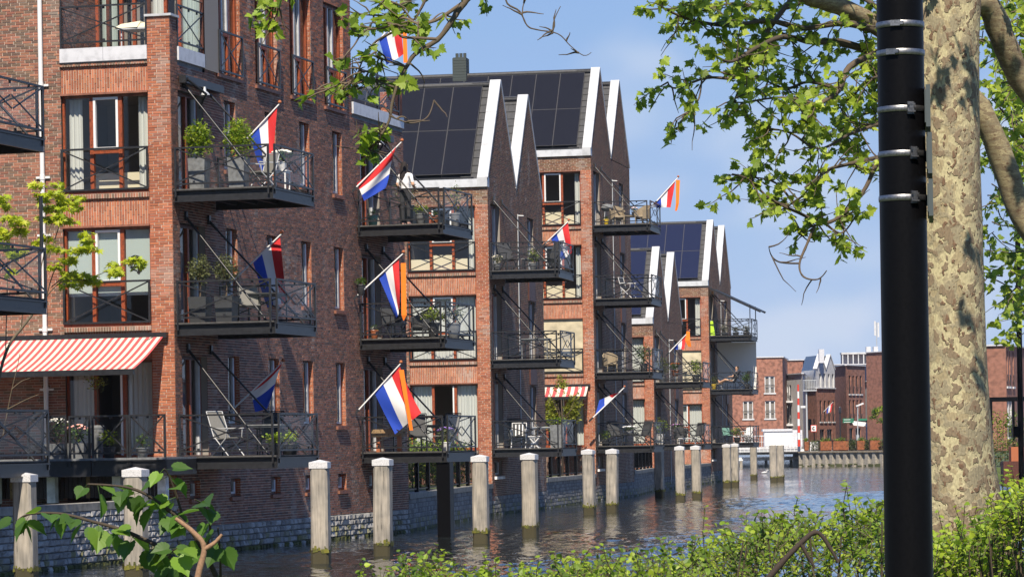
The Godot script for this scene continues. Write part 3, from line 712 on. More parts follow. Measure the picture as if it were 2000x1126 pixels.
func people() -> void:
	var skin := Color(0.45, 0.27, 0.18)
	# woman seen from behind at the railing: z is towards the viewer
	var P := [[Vector3(0, 0.95, 0), Vector3(0, 1.18, 0.01), 0.125, 0.115], [Vector3(0, 1.18, 0.01), Vector3(0, 1.36, 0.0), 0.12, 0.13], [Vector3(-0.13, 1.38, 0), Vector3(0.13, 1.38, 0), 0.065, 0.065], [Vector3(0, 1.40, 0), Vector3(0, 1.50, 0), 0.05, 0.048], [Vector3(0, 1.57, 0.0), Vector3(0, 1.63, 0.01), 0.085, 0.092], [Vector3(-0.085, 0.92, 0), Vector3(-0.09, 0.5, 0.02), 0.095, 0.062], [Vector3(-0.09, 0.5, 0.02), Vector3(-0.09, 0.09, 0.0), 0.06, 0.04], [Vector3(-0.09, 0.06, 0.0), Vector3(-0.10, 0.035, -0.14), 0.04, 0.032], [Vector3(0.085, 0.92, 0), Vector3(0.10, 0.5, 0.0), 0.095, 0.062], [Vector3(0.10, 0.5, 0.0), Vector3(0.10, 0.09, 0.02), 0.06, 0.04], [Vector3(0.10, 0.06, 0.02), Vector3(0.11, 0.035, -0.12), 0.04, 0.032], [Vector3(-0.19, 1.37, 0), Vector3(-0.25, 1.12, 0.03), 0.05, 0.042], [Vector3(-0.25, 1.12, 0.03), Vector3(-0.16, 0.98, -0.16), 0.04, 0.03], [Vector3(0.19, 1.37, 0), Vector3(0.26, 1.12, 0.02), 0.05, 0.042], [Vector3(0.26, 1.12, 0.02), Vector3(0.22, 0.97, -0.18), 0.04, 0.03], [Vector3(0, 1.56, -0.08), Vector3(0, 1.54, -0.095), 0.018, 0.012]]
	var col := func(p: Vector3) -> Color:
		if p.y > 1.44:
			return skin
		if p.y > 0.98 and (absf(p.x) < 0.2 or p.y > 1.2):
			return Color(0.72, 0.72, 0.74) if p.y > 1.02 else Color(0.02, 0.02, 0.025)
		if p.y > 0.93 and absf(p.x) > 0.14 and p.z < -0.02:
			return skin
		if absf(p.x) > 0.2:
			return skin
		return Color(0.025, 0.025, 0.03) if p.y > 0.08 else Color(0.5, 0.3, 0.25)
	var hair := [Color(0.012, 0.009, 0.008), [[[Vector3(0, 1.74, -0.01), Vector3(0, 1.70, 0.03), Vector3(0, 1.62, 0.055), Vector3(0, 1.5, 0.085), Vector3(-0.01, 1.36, 0.115), Vector3(-0.02, 1.25, 0.12)], [0.03, 0.09, 0.098, 0.085, 0.075, 0.03]], [[Vector3(-0.07, 1.66, 0.02), Vector3(-0.09, 1.55, 0.03), Vector3(-0.10, 1.40, 0.08), Vector3(-0.09, 1.28, 0.10)], [0.035, 0.035, 0.03, 0.012]], [[Vector3(0.07, 1.66, 0.02), Vector3(0.085, 1.55, 0.04), Vector3(0.08, 1.42, 0.09)], [0.035, 0.033, 0.015]]]]
	figure("woman with long dark hair and white shirt standing on the flag balcony", place(B1, Vector3(1.2, deck(3), -14.05 - 0.75), -0.3), P, Vector3(-0.36, -0.02, -0.28), Vector3(0.36, 1.78, 0.2), col, hair, [[Vector3(-0.15, 0.965, -0.20), Vector3(0.2, -0.3, -0.93).normalized(), Vector3(1, 0, 0)], [Vector3(0.215, 0.955, -0.22), Vector3(-0.05, -0.3, -0.95).normalized(), Vector3(1, 0, 0)]])
	# person leaning back in a chair, legs stretched to the left
	var Q := [[Vector3(0, 0.52, 0), Vector3(0.14, 0.78, 0), 0.125, 0.12], [Vector3(0.14, 0.78, 0), Vector3(0.22, 0.96, 0), 0.12, 0.12], [Vector3(0.22, 0.98, -0.14), Vector3(0.22, 0.98, 0.14), 0.06, 0.06], [Vector3(0.24, 1.0, 0), Vector3(0.26, 1.1, 0), 0.05, 0.047], [Vector3(0.25, 1.17, 0), Vector3(0.26, 1.23, 0), 0.085, 0.092], [Vector3(0.0, 0.5, 0.09), Vector3(-0.42, 0.56, 0.10), 0.09, 0.062], [Vector3(-0.42, 0.56, 0.10), Vector3(-0.78, 0.42, 0.09), 0.058, 0.04], [Vector3(-0.78, 0.42, 0.09), Vector3(-0.84, 0.54, 0.09), 0.04, 0.03], [Vector3(0.0, 0.5, -0.09), Vector3(-0.42, 0.54, -0.10), 0.09, 0.062], [Vector3(-0.42, 0.54, -0.10), Vector3(-0.78, 0.40, -0.09), 0.058, 0.04], [Vector3(-0.78, 0.40, -0.09), Vector3(-0.84, 0.52, -0.09), 0.04, 0.03], [Vector3(0.2, 0.96, 0.19), Vector3(0.06, 0.74, 0.25), 0.05, 0.042], [Vector3(0.06, 0.74, 0.25), Vector3(-0.18, 0.72, 0.2), 0.04, 0.03], [Vector3(0.2, 0.96, -0.19), Vector3(0.06, 0.74, -0.25), 0.05, 0.042], [Vector3(0.06, 0.74, -0.25), Vector3(-0.18, 0.72, -0.2), 0.04, 0.03]]
	var col2 := func(p: Vector3) -> Color:
		if p.y > 1.06 or p.x < -0.3 or (absf(p.z) > 0.16 and p.x < 0.12):
			return skin
		return Color(0.05, 0.05, 0.06) if p.y > 0.62 else Color(0.55, 0.53, 0.5)
	var hair2 := [Color(0.03, 0.02, 0.015), [[[Vector3(0.25, 1.33, 0), Vector3(0.29, 1.28, 0), Vector3(0.33, 1.2, 0), Vector3(0.33, 1.12, 0)], [0.03, 0.09, 0.075, 0.03]]]]
	figure("person in dark shirt leaning back with legs stretched on the farthest block", place(B5, Vector3(1.25, deck(2), -0.75), -0.1), Q, Vector3(-0.92, 0.34, -0.34), Vector3(0.42, 1.36, 0.34), col2, hair2, [[Vector3(-0.21, 0.72, 0.19), Vector3(-0.9, -0.3, -0.1).normalized(), Vector3(0, 0, 1)], [Vector3(-0.21, 0.72, -0.19), Vector3(-0.9, -0.3, 0.1).normalized(), Vector3(0, 0, 1)]])
	var lg := thing("lounge_chair", "reclining chair under the person on the farthest block", "chair", place(B5, Vector3(1.25, deck(2), -0.75), -0.1))
	var lm := MB.new()
	lm.beam(Vector3(0.05, 0.36, 0), Vector3(0.42, 1.05, 0), 0.5, 0.04)
	lm.beam(Vector3(0.08, 0.37, 0), Vector3(-0.4, 0.42, 0), 0.5, 0.04)
	put(lm, "seat", M.dark_wicker, lg)
	bar(lg, "footstool", M.wicker, Vector3(-0.95, 0.28, -0.2), Vector3(-0.6, 0.355, 0.2))
	for q in [[-0.9, -0.17], [-0.66, -0.17], [-0.9, 0.15], [-0.66, 0.15]]:
		bar(lg, "stool_leg", M.white_alu, Vector3(q[0], 0, q[1]), Vector3(q[0] + 0.03, 0.279, q[1] + 0.03))
	for q in [[-0.38, -0.22], [-0.38, 0.2], [0.1, -0.22], [0.1, 0.2]]:
		bar(lg, "leg", M.black_steel, Vector3(q[0], 0, q[1]), Vector3(q[0] + 0.03, 0.35, q[1] + 0.03))

# ---------------------------------------------------------------- masonry
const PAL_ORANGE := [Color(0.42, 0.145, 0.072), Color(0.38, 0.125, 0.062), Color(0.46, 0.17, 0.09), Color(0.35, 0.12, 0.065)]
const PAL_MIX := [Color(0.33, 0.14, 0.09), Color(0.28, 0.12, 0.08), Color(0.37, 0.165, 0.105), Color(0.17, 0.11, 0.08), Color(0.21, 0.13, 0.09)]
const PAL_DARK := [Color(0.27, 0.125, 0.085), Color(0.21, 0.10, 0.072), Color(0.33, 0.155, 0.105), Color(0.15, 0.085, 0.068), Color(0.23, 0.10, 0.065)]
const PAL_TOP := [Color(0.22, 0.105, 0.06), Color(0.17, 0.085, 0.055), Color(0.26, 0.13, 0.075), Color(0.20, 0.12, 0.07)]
const MORTAR := Color(0.66, 0.57, 0.48)
var brick_meshes := {}
var weather := FastNoiseLite.new()  # patchy weathering and lime bloom of the brickwork

func free_spans(y0: float, y1: float, x0: float, x1: float, holes: Array) -> Array:
	var spans := [[x0, x1]]
	var ym := (y0 + y1) * 0.5
	for h in holes:
		var r: Rect2 = h
		if ym > r.position.y and ym < r.end.y:
			var out := []
			for s in spans:
				if r.end.x <= s[0] or r.position.x >= s[1]:
					out.append(s)
				else:
					if r.position.x - s[0] > 0.015:
						out.append([s[0], r.position.x])
					if s[1] - r.end.x > 0.015:
						out.append([r.end.x, s[1]])
			spans = out
	return spans

# Lays bricks one by one on a mortar bed. o: pal, len, high, joint, proud, span (Callable y -> [x0, x1]), singles (Rect2 in which whole bricks become parts)
func lay(bm: MB, mm: MB, t: Transform3D, w: float, h: float, holes: Array, o := {}) -> void:
	var pal: Array = o.get("pal", PAL_DARK)
	var bl: float = o.get("len", 0.213)
	var bh: float = o.get("high", 0.0515)
	var j: float = o.get("joint", 0.013)
	var proud: float = o.get("proud", 0.009)
	var singles: Rect2 = o.get("singles", Rect2())
	var mc: Color = o.get("mortar", MORTAR)
	var rows := int(round(h / (bh + j)))
	var pitch := h / rows
	var X := t.basis.x
	var Y := t.basis.y
	var Z := t.basis.z
	for r in rows:
		var y0 := r * pitch
		var a := 0.0
		var e := w
		if o.has("span"):
			var s: Array = o.span.call(y0 + pitch * 0.5)
			a = s[0]; e = s[1]
			if e - a < 0.05:
				continue
		for s in free_spans(y0, y0 + pitch, a, e, holes):
			var p: Vector3 = t.origin + X * s[0] + Y * y0
			mm.col = mc * rf(0.9, 1.08)
			mm.quad(p, p + Y * pitch, p + X * (s[1] - s[0]) + Y * pitch, p + X * (s[1] - s[0]))
			var start := (0.5 if r % 2 else 0.0) * (bl + j) + (0.25 * (bl + j) if (r % 5) == 3 else 0.0)
			var k := floori((s[0] - start) / (bl + j))
			while true:
				var b0 := start + k * (bl + j)
				var b1 := b0 + bl
				k += 1
				if b0 >= s[1] - 0.01:
					break
				b0 = maxf(b0, s[0]); b1 = minf(b1, s[1])
				if b1 - b0 < 0.025:
					continue
				var which := rng.randi() % pal.size()
				var q: Color = pal[which]
				var zz := proud + rf(-0.003, 0.003)
				if brick_budget > 0 and b1 - b0 > bl - 0.001 and singles.has_point(Vector2(b0, y0)):
					brick_budget -= 1
					put_mesh(single_brick(q, bl, pitch - j), "brick", M.brick, brick_parent).transform = Transform3D(t.basis, t.origin + X * (b0 + bl * 0.5) + Y * (y0 + pitch * 0.5) + Z * (zz - 0.02))
					continue
				var c0 := t.origin + X * b0 + Y * (y0 + j * 0.5)
				var f := rf(0.82, 1.18) * (1.0 + 0.22 * weather.get_noise_3dv(c0))
				bm.col = Color(q.r * f, q.g * f * rf(0.95, 1.05), q.b * f)
				var bloom := smoothstep(0.22, 0.5, weather.get_noise_3dv(c0 * Vector3(2.1, 0.7, 2.1) + Vector3(50, 0, 0)))
				bm.col = bm.col.lerp(Color(0.46, 0.42, 0.38), bloom * rf(0.0, 0.55))
				var lx := X * (b1 - b0)
				var ly := Y * (pitch - j)
				var lz := Z * zz
				bm.quad(c0 + lz, c0 + ly + lz, c0 + lx + ly + lz, c0 + lx + lz)
				bm.quad(c0 + ly + lz, c0 + ly, c0 + ly + lx, c0 + lx + ly + lz)
				bm.quad(c0, c0 + lz, c0 + lx + lz, c0 + lx)
				bm.quad(c0, c0 + ly, c0 + ly + lz, c0 + lz)
				bm.quad(c0 + lx + lz, c0 + lx + ly + lz, c0 + lx + ly, c0 + lx)
func single_brick(q: Color, bl: float, bh: float) -> Mesh:
	var key := "%.3f %.3f %.3f %.3f" % [q.r, q.g, bl, bh]
	if not brick_meshes.has(key):
		var mb := MB.new()
		mb.col = q
		mb.box(Vector3(-bl * 0.5, -bh * 0.5, -0.02), Vector3(bl * 0.5, bh * 0.5, 0.02))
		brick_meshes[key] = mb.mesh()
	return brick_meshes[key]
# Rough-hewn stone courses: each stone has a raised, uneven face. Lower stones carry moss.
func lay_stone(sm: MB, mm: MB, t: Transform3D, w: float, h: float, holder: Node3D = null, singles := 0, rough := 0.055, tone := 1.0) -> void:
	var rows := int(round(h / 0.135))
	var pitch := h / rows
	var X := t.basis.x
	var Y := t.basis.y
	var Z := t.basis.z
	mm.col = Color(0.10, 0.10, 0.10)
	mm.quad(t.origin, t.origin + Y * h, t.origin + Y * h + X * w, t.origin + X * w)
	for r in rows:
		var x := -rf(0.0, 0.2)
		while x < w:
			var l := rf(0.17, 0.36)
			var a := maxf(x, 0.0) + 0.007
			var b := minf(x + l, w) - 0.007
			x += l
			if b - a < 0.04:
				continue
			var g := rf(0.22, 0.46) * tone
			var q := Color(g, g * 0.985, g * 0.97)
			var moss := rng.randf()
			if r < 2 and moss < 0.75:
				q = Color(0.03, 0.035, 0.015).lerp(Color(0.10, 0.11, 0.02), rng.randf())
			elif r < 4 and moss < 0.35:
				q = q.lerp(Color(0.20, 0.19, 0.04), rf(0.3, 0.8))
			var mb := sm
			var alone := singles > 0 and r >= 2
			if alone:
				mb = MB.new()
				singles -= 1
			mb.col = q
			var y0 := r * pitch + 0.006
			var y1 := (r + 1) * pitch - 0.006
			var base := []
			var top := []
			for p in [Vector2(a, y0), Vector2(a, y1), Vector2(b, y1), Vector2(b, y0)]:
				base.append(t.origin + X * p.x + Y * p.y)
				var inn := Vector2(lerpf(p.x, (a + b) * 0.5, rf(0.12, 0.4)), lerpf(p.y, (y0 + y1) * 0.5, rf(0.15, 0.45)))
				top.append(t.origin + X * inn.x + Y * inn.y + Z * rf(rough * 0.3, rough * 1.3))
			mb.tri(top[0], top[1], top[2]); mb.tri(top[0], top[2], top[3])
			for k in 4:
				var m := (k + 1) % 4
				mb.quad(base[k], base[m], top[m], top[k])
			if alone:
				put(mb, "stone", M.stone, holder)

# ---------------------------------------------------------------- windows, rails, balconies (building axes: +x over the canal, -z away)
func room(parent: Node3D, t: Transform3D, w: float, h: float, deep := 1.1) -> void:
	var mb := MB.new()
	mb.col = Color.WHITE
	var a := Vector3(-0.05, -0.05, -deep)
	var b := Vector3(w + 0.05, h + 0.05, -0.02)
	var c := [Vector3(a.x, a.y, b.z), Vector3(b.x, a.y, b.z), Vector3(b.x, a.y, a.z), Vector3(a.x, a.y, a.z), Vector3(a.x, b.y, b.z), Vector3(b.x, b.y, b.z), Vector3(b.x, b.y, a.z), Vector3(a.x, b.y, a.z)]
	for k in 8:
		c[k] = t * c[k]
	mb.quad(c[3], c[7], c[6], c[2])
	mb.quad(c[0], c[4], c[7], c[3])
	mb.quad(c[2], c[6], c[5], c[1])
	mb.quad(c[7], c[4], c[5], c[6])
	mb.quad(c[0], c[3], c[2], c[1])
	put(mb, "room", M.room, parent)
func curtain(parent: Node3D, x0: float, x1: float, y0: float, y1: float, z: float, m: Material, called := "curtain") -> void:
	var mb := MB.new()
	var k := maxi(6, int((x1 - x0) / 0.035))
	for s in k:
		var a := lerpf(x0, x1, float(s) / k)
		var b := lerpf(x0, x1, float(s + 1) / k)
		var za := z + 0.03 * sin(s * 1.9)
		var zb := z + 0.03 * sin((s + 1) * 1.9)
		mb.quad(Vector3(a, y0, za), Vector3(a, y1, za), Vector3(b, y1, zb), Vector3(b, y0, zb))
	put(mb, called, m, parent)
func sheet(parent: Node3D, called: String, m: Material, x0: float, x1: float, y0: float, y1: float, z: float, thick := 0.012) -> MeshInstance3D:
	var mb := MB.new()
	mb.box(Vector3(x0, y0, z - thick), Vector3(x1, y1, z))
	return put(mb, called, m, parent)
func pane(parent: Node3D, x0: float, x1: float, y0: float, y1: float, z: float) -> void:  # a sheet of clear glass
	var mb := MB.new()
	mb.quad(Vector3(x0, y0, z), Vector3(x0, y1, z), Vector3(x1, y1, z), Vector3(x1, y0, z))
	put(mb, "pane", M.pane, parent)
func bar(parent: Node3D, called: String, m: Material, lo: Vector3, hi: Vector3) -> MeshInstance3D:
	var mb := MB.new()
	mb.box(lo, hi)
	return put(mb, called, m, parent)
# Three-bay living-room window facing the sun. style: "dark", "blind", "curtains", "cafe", "panel", "door"
func big_window(parent: Node3D, t: Transform3D, w: float, h: float, style: String, juliet := true) -> void:
	if style == "panel":
		var pn := part("sun_screen", parent, t)
		sheet(pn, "screen_cloth", M.beige_panel, 0.02, w - 0.02, 0.04, h, -0.05)
		bar(pn, "bottom_bar", M.black_steel, Vector3(0.0, 0.0, -0.07), Vector3(w, 0.06, -0.02))
		if juliet:
			juliet_rail(parent, t, w)
		return
	var wn := part("window", parent, t)
	room(wn, Transform3D.IDENTITY, w, h, 3.0)
	var z0 := -0.16
	var z1 := -0.08
	bar(wn, "frame", M.orange_wood, Vector3(0, 0, z0), Vector3(0.05, h, z1))
	bar(wn, "frame", M.orange_wood, Vector3(w - 0.05, 0, z0), Vector3(w, h, z1))
	bar(wn, "frame", M.rust_steel, Vector3(0.05, h - 0.05, z0), Vector3(w - 0.05, h, z1))
	bar(wn, "sill", M.orange_wood, Vector3(0.0, -0.04, z0), Vector3(w, 0.055, 0.05))
	var p1 := w * 0.335
	var p2 := w * 0.665
	for p in [p1, p2]:
		bar(wn, "mullion", M.orange_wood, Vector3(p - 0.045, 0.055, z0), Vector3(p + 0.045, h - 0.05, z1 + 0.02))
	var tr := h * 0.42
	if style != "door":
		bar(wn, "transom", M.orange_wood, Vector3(p1 + 0.045, tr - 0.05, z0), Vector3(p2 - 0.045, tr + 0.03, z1 + 0.015))
		var sh := MB.new()
		for q in [[Vector3(p1 + 0.05, tr + 0.035, z0 + 0.01), Vector3(p1 + 0.105, h - 0.055, z1 + 0.03)], [Vector3(p2 - 0.105, tr + 0.035, z0 + 0.01), Vector3(p2 - 0.05, h - 0.055, z1 + 0.03)], [Vector3(p1 + 0.105, tr + 0.035, z0 + 0.01), Vector3(p2 - 0.105, tr + 0.095, z1 + 0.03)], [Vector3(p1 + 0.105, h - 0.11, z0 + 0.01), Vector3(p2 - 0.105, h - 0.055, z1 + 0.03)]]:
			sh.box(q[0], q[1])
		put(sh, "sash", M.white_paint, wn)
	else:
		bar(wn, "sash", M.white_paint, Vector3(p2 - 0.10, 0.055, z0 + 0.01), Vector3(p2 - 0.05, h - 0.06, z1 + 0.03))
	pane(wn, 0.05, p1 - 0.045, 0.055, h - 0.05, -0.12)
	pane(wn, p2 + 0.045, w - 0.05, 0.055, h - 0.05, -0.12)
	if style != "door":
		pane(wn, p1 + 0.105, p2 - 0.105, tr + 0.095, h - 0.11, -0.12)
		pane(wn, p1 + 0.045, p2 - 0.045, 0.055, tr - 0.05, -0.12)
	match style:
		"dark":
			curtain(wn, 0.08, 0.40, 0.05, h - 0.06, -0.30, M.curtain)
			curtain(wn, w - 0.36, w - 0.07, 0.05, h - 0.06, -0.30, M.curtain)
		"curtains", "door":
			curtain(wn, 0.08, p1 - 0.02, 0.05, h - 0.06, -0.28, M.curtain)
			curtain(wn, p2 + 0.02, w - 0.07, 0.05, h - 0.06, -0.28, M.curtain)
			if style == "curtains":
				curtain(wn, p1 + 0.05, p2 - 0.05, 0.05, h - 0.06, -0.30, M.curtain)
		"blind":
			for b in [[0.06, p1 - 0.05], [p1 + 0.06, p2 - 0.06], [p2 + 0.05, w - 0.06]]:
				sheet(wn, "roller_blind", M.blind, b[0], b[1], h * 0.30, h - 0.06, -0.17, 0.01)
		"cafe":
			sheet(wn, "privacy_screen", M.cream, 0.07, p1 - 0.05, 0.06, h * 0.2, -0.20, 0.01)
			sheet(wn, "privacy_screen", M.cream, p1 + 0.06, p2 - 0.06, 0.06, h * 0.26, -0.20, 0.01)
			sheet(wn, "privacy_screen", M.cream, p2 + 0.05, w * 0.86, 0.06, h * 0.2, -0.20, 0.01)
			curtain(wn, w - 0.30, w - 0.07, 0.05, h - 0.06, -0.30, M.curtain)
	if juliet:
		juliet_rail(parent, t, w)
func juliet_rail(parent: Node3D, t: Transform3D, w: float) -> void:
	var jr := part("juliet_railing", parent, t * Transform3D(Basis.IDENTITY, Vector3(0, 0, 0.05)))
	var y0 := 0.07
	var y1 := 1.02
	bar(jr, "top_rail", M.black_steel, Vector3(0, y1 - 0.045, 0), Vector3(w, y1, 0.045))
	bar(jr, "bottom_rail", M.black_steel, Vector3(0, y0 - 0.045, 0), Vector3(w, y0, 0.045))
	for x in [0.0, w - 0.045]:
		bar(jr, "post", M.black_steel, Vector3(x, y0, 0.003), Vector3(x + 0.045, y1 - 0.045, 0.042))
	for q in [[Vector3(0.045, y0, 0.015), Vector3(w - 0.045, y1 - 0.045, 0.015)], [Vector3(0.045, y1 - 0.045, 0.034), Vector3(w - 0.045, y0, 0.034)]]:
		var mb := MB.new()
		mb.beam(q[0], q[1], 0.012, 0.032, Vector3(0, 0, 1).cross(q[1] - q[0]))
		put(mb, "brace", M.black_steel, jr)
# Narrow canal-side window with splayed brick reveal, brown outer frame and pale inner sash
func slot_window(parent: Node3D, t: Transform3D, w: float, h: float, sill := true) -> void:
	var wn := part("window", parent, t)
	room(wn, Transform3D.IDENTITY, w, h, 0.7)
	var z0 := -0.17
	var z1 := -0.10
	bar(wn, "frame", M.brown_wood, Vector3(0, 0, z0), Vector3(0.07, h, z1))
	bar(wn, "frame", M.orange_wood, Vector3(w - 0.14, 0, z0), Vector3(w, h, z1))
	bar(wn, "frame", M.brown_wood, Vector3(0.07, h - 0.07, z0), Vector3(w - 0.14, h, z1))
	bar(wn, "frame", M.brown_wood, Vector3(0.07, 0, z0), Vector3(w - 0.14, 0.06, z1))
	bar(wn, "sash", M.white_alu, Vector3(w - 0.24, 0.06, z0 + 0.02), Vector3(w - 0.14, h - 0.07, z1 + 0.012))
	bar(wn, "sash", M.white_alu, Vector3(0.07, 0.06, z0 + 0.02), Vector3(w - 0.24, 0.11, z1 + 0.012))
	pane(wn, 0.07, w - 0.24, 0.11, h - 0.07, -0.13)
	if sill:
		bar(wn, "sill", M.rust_steel, Vector3(-0.07, -0.10, -0.1), Vector3(w + 0.05, -0.012, 0.075))
func reveal(bm: MB, mm: MB, t: Transform3D, r: Rect2, deep: float, pal: Array) -> void:  # brick-lined sides of an opening cut in wall t
	var o := {"pal": pal, "mortar": MORTAR}
	var X := t.basis.x
	var Y := t.basis.y
	var Z := t.basis.z
	lay(bm, mm, Transform3D(Basis(Z, Y, -X), t * Vector3(r.end.x, r.position.y, -deep)), deep, r.size.y, [], o)
	lay(bm, mm, Transform3D(Basis(-Z, Y, X), t * Vector3(r.position.x, r.position.y, 0)), deep, r.size.y, [], o)
	mm.col = Color(0.25, 0.12, 0.08)
	var a := t * Vector3(r.position.x, r.end.y, 0)
	var b := t * Vector3(r.end.x, r.end.y, 0)
	mm.quad(a, a - Z * deep, b - Z * deep, b)
	a = t * Vector3(r.position.x, r.position.y, 0)
	b = t * Vector3(r.end.x, r.position.y, 0)
	mm.quad(a - Z * deep, a, b, b - Z * deep)
var balcony_proto: Node3D
func balcony(parent: Node3D, level: int, z0: float, rods := true) -> Node3D:
	var b: Node3D
	if balcony_proto == null:
		b = build_balcony()
		balcony_proto = b
	else:
		b = balcony_proto.duplicate()
		b.name = "balcony"
	parent.add_child(b, true)
	b.position = Vector3(0.02, deck(level), z0)
	if not rods:
		for k in b.get_children():
			if str(k.name).begins_with("tie_rod"):
				b.remove_child(k)
				k.free()
	return b
func frame_panel(b: Node3D, o: Vector3, dir: Vector3, w: float, diamond: bool) -> void:  # one railing frame: posts, rails, crossing bars, glass
	var y1 := 0.97
	var up := Vector3.UP
	var st: Material = M.black_steel
	var nrm := dir.cross(up)
	for x in [0.022, w - 0.022]:
		var mb := MB.new()
		mb.beam(o + dir * x - up * 0.18, o + dir * x + up * y1, 0.045, 0.045, nrm)
		put(mb, "post", st, b)
	for q in [["top_rail", y1 - 0.02], ["bottom_rail", 0.115]]:
		var mb := MB.new()
		mb.beam(o + dir * 0.045 + up * q[1], o + dir * (w - 0.045) + up * q[1], 0.042, 0.04)
		put(mb, q[0], st, b)
	var lo := 0.15
	var hi := y1 - 0.045
	var lines := []
	if diamond:  # bars that step round a small lozenge at the middle
		var m := w * 0.5
		var ym := (lo + hi) * 0.5
		var dx := w * 0.11
		var dy := (hi - lo) * 0.16
		lines = [[0.05, hi, m + dx * 0.1, ym - dy], [m - dx * 0.1, ym + dy, w - 0.05, lo], [0.05, lo, m - dx * 0.1, ym + dy], [m + dx * 0.1, ym - dy, w - 0.05, hi]]
	else:
		lines = [[0.05, hi, w - 0.05, lo], [0.05, lo, w - 0.05, hi]]
	var k := 0
	for l in lines:
		var mb := MB.new()
		var off := nrm * (0.012 if k % 2 else -0.012)
		k += 1
		var p0: Vector3 = o + dir * l[0] + up * l[1] + off
		var p1: Vector3 = o + dir * l[2] + up * l[3] + off
		mb.beam(p0, p1, 0.014, 0.032, nrm.cross(p1 - p0))
		put(mb, "brace", st, b)
	var g := MB.new()
	var a := o + dir * 0.05 - nrm * 0.035
	var e := o + dir * (w - 0.05) - nrm * 0.035
	g.quad(a + up * 0.15, a + up * 0.92, e + up * 0.92, e + up * 0.15)
	put(g, "glass_pane", M.screen, b)
	for x in [0.2, 0.5, 0.8]:  # clamps of the glass
		for y in [0.91, 0.16]:
			var mb := MB.new()
			mb.tbox(Transform3D(Basis(dir, up, dir.cross(up)), o + dir * (w * x) + up * y - nrm * 0.03), Vector3(0.05, 0.05, 0.03))
			put(mb, "clamp", st, b)
func build_balcony() -> Node3D:
	var b := Node3D.new()
	b.name = "balcony"
	var st: Material = M.black_steel
	var px := 2.42
	var pz := 2.95
	bar(b, "deck", M.deck_board, Vector3(0.0, -0.03, -pz + 0.02), Vector3(px - 0.02, 0.0, -0.02))
	for z in [0.0, -pz + 0.09]:  # channel: flange edges stand proud of the web
		var mb := MB.new()
		var zf: float = z if z > -1.0 else z - 0.09
		var zi: float = z - 0.09 if z > -1.0 else z
		var out := 1.0 if z > -1.0 else -1.0
		mb.box(Vector3(0.0, -0.048, minf(zf, zi)), Vector3(px, -0.031, maxf(zf, zi)))
		mb.box(Vector3(0.0, -0.285, zf - out * 0.085 - 0.006), Vector3(px, -0.0485, zf - out * 0.085 + 0.006))
		mb.box(Vector3(0.0, -0.30, minf(zf, zi)), Vector3(px, -0.2855, maxf(zf, zi)))
		put(mb, "girder", st, b)
	var mf := MB.new()
	mf.box(Vector3(px + 0.001, -0.075, -pz + 0.005), Vector3(px + 0.05, -0.046, -0.005))
	mf.box(Vector3(px + 0.001, -0.285, -pz + 0.005), Vector3(px + 0.02, -0.0755, -0.005))
	mf.box(Vector3(px + 0.001, -0.30, -pz + 0.005), Vector3(px + 0.05, -0.2855, -0.005))
	put(mf, "girder", st, b)
	for x in [0.5, 1.0, 1.5, 2.0]:
		bar(b, "joist", st, Vector3(x, -0.2, -pz + 0.1), Vector3(x + 0.06, -0.05, -0.1))
	frame_panel(b, Vector3(0.03, 0, -0.025), Vector3(1, 0, 0), px - 0.11, false)
	frame_panel(b, Vector3(px + 0.025, 0, -0.09), Vector3(0, 0, -1), pz - 0.12, true)
	frame_panel(b, Vector3(px - 0.08, 0, -pz + 0.025), Vector3(-1, 0, 0), px - 0.11, false)
	for q in [[Vector3(0.0, 2.52, -0.75), Vector3(2.2, 0.0, -0.10)], [Vector3(0.0, 2.52, -2.3), Vector3(2.2, 0.0, -pz + 0.12)]]:
		var mb := MB.new()
		mb.tube([q[0], q[0].lerp(q[1], 0.1), q[0].lerp(q[1], 0.101), q[1]], [0.035, 0.035, 0.024, 0.024], 8)
		mb.tbox(Transform3D(Basis.IDENTITY, q[0] + Vector3(0.03, 0, 0)), Vector3(0.05, 0.22, 0.12))
		put(mb, "tie_rod", st, b)
	return b

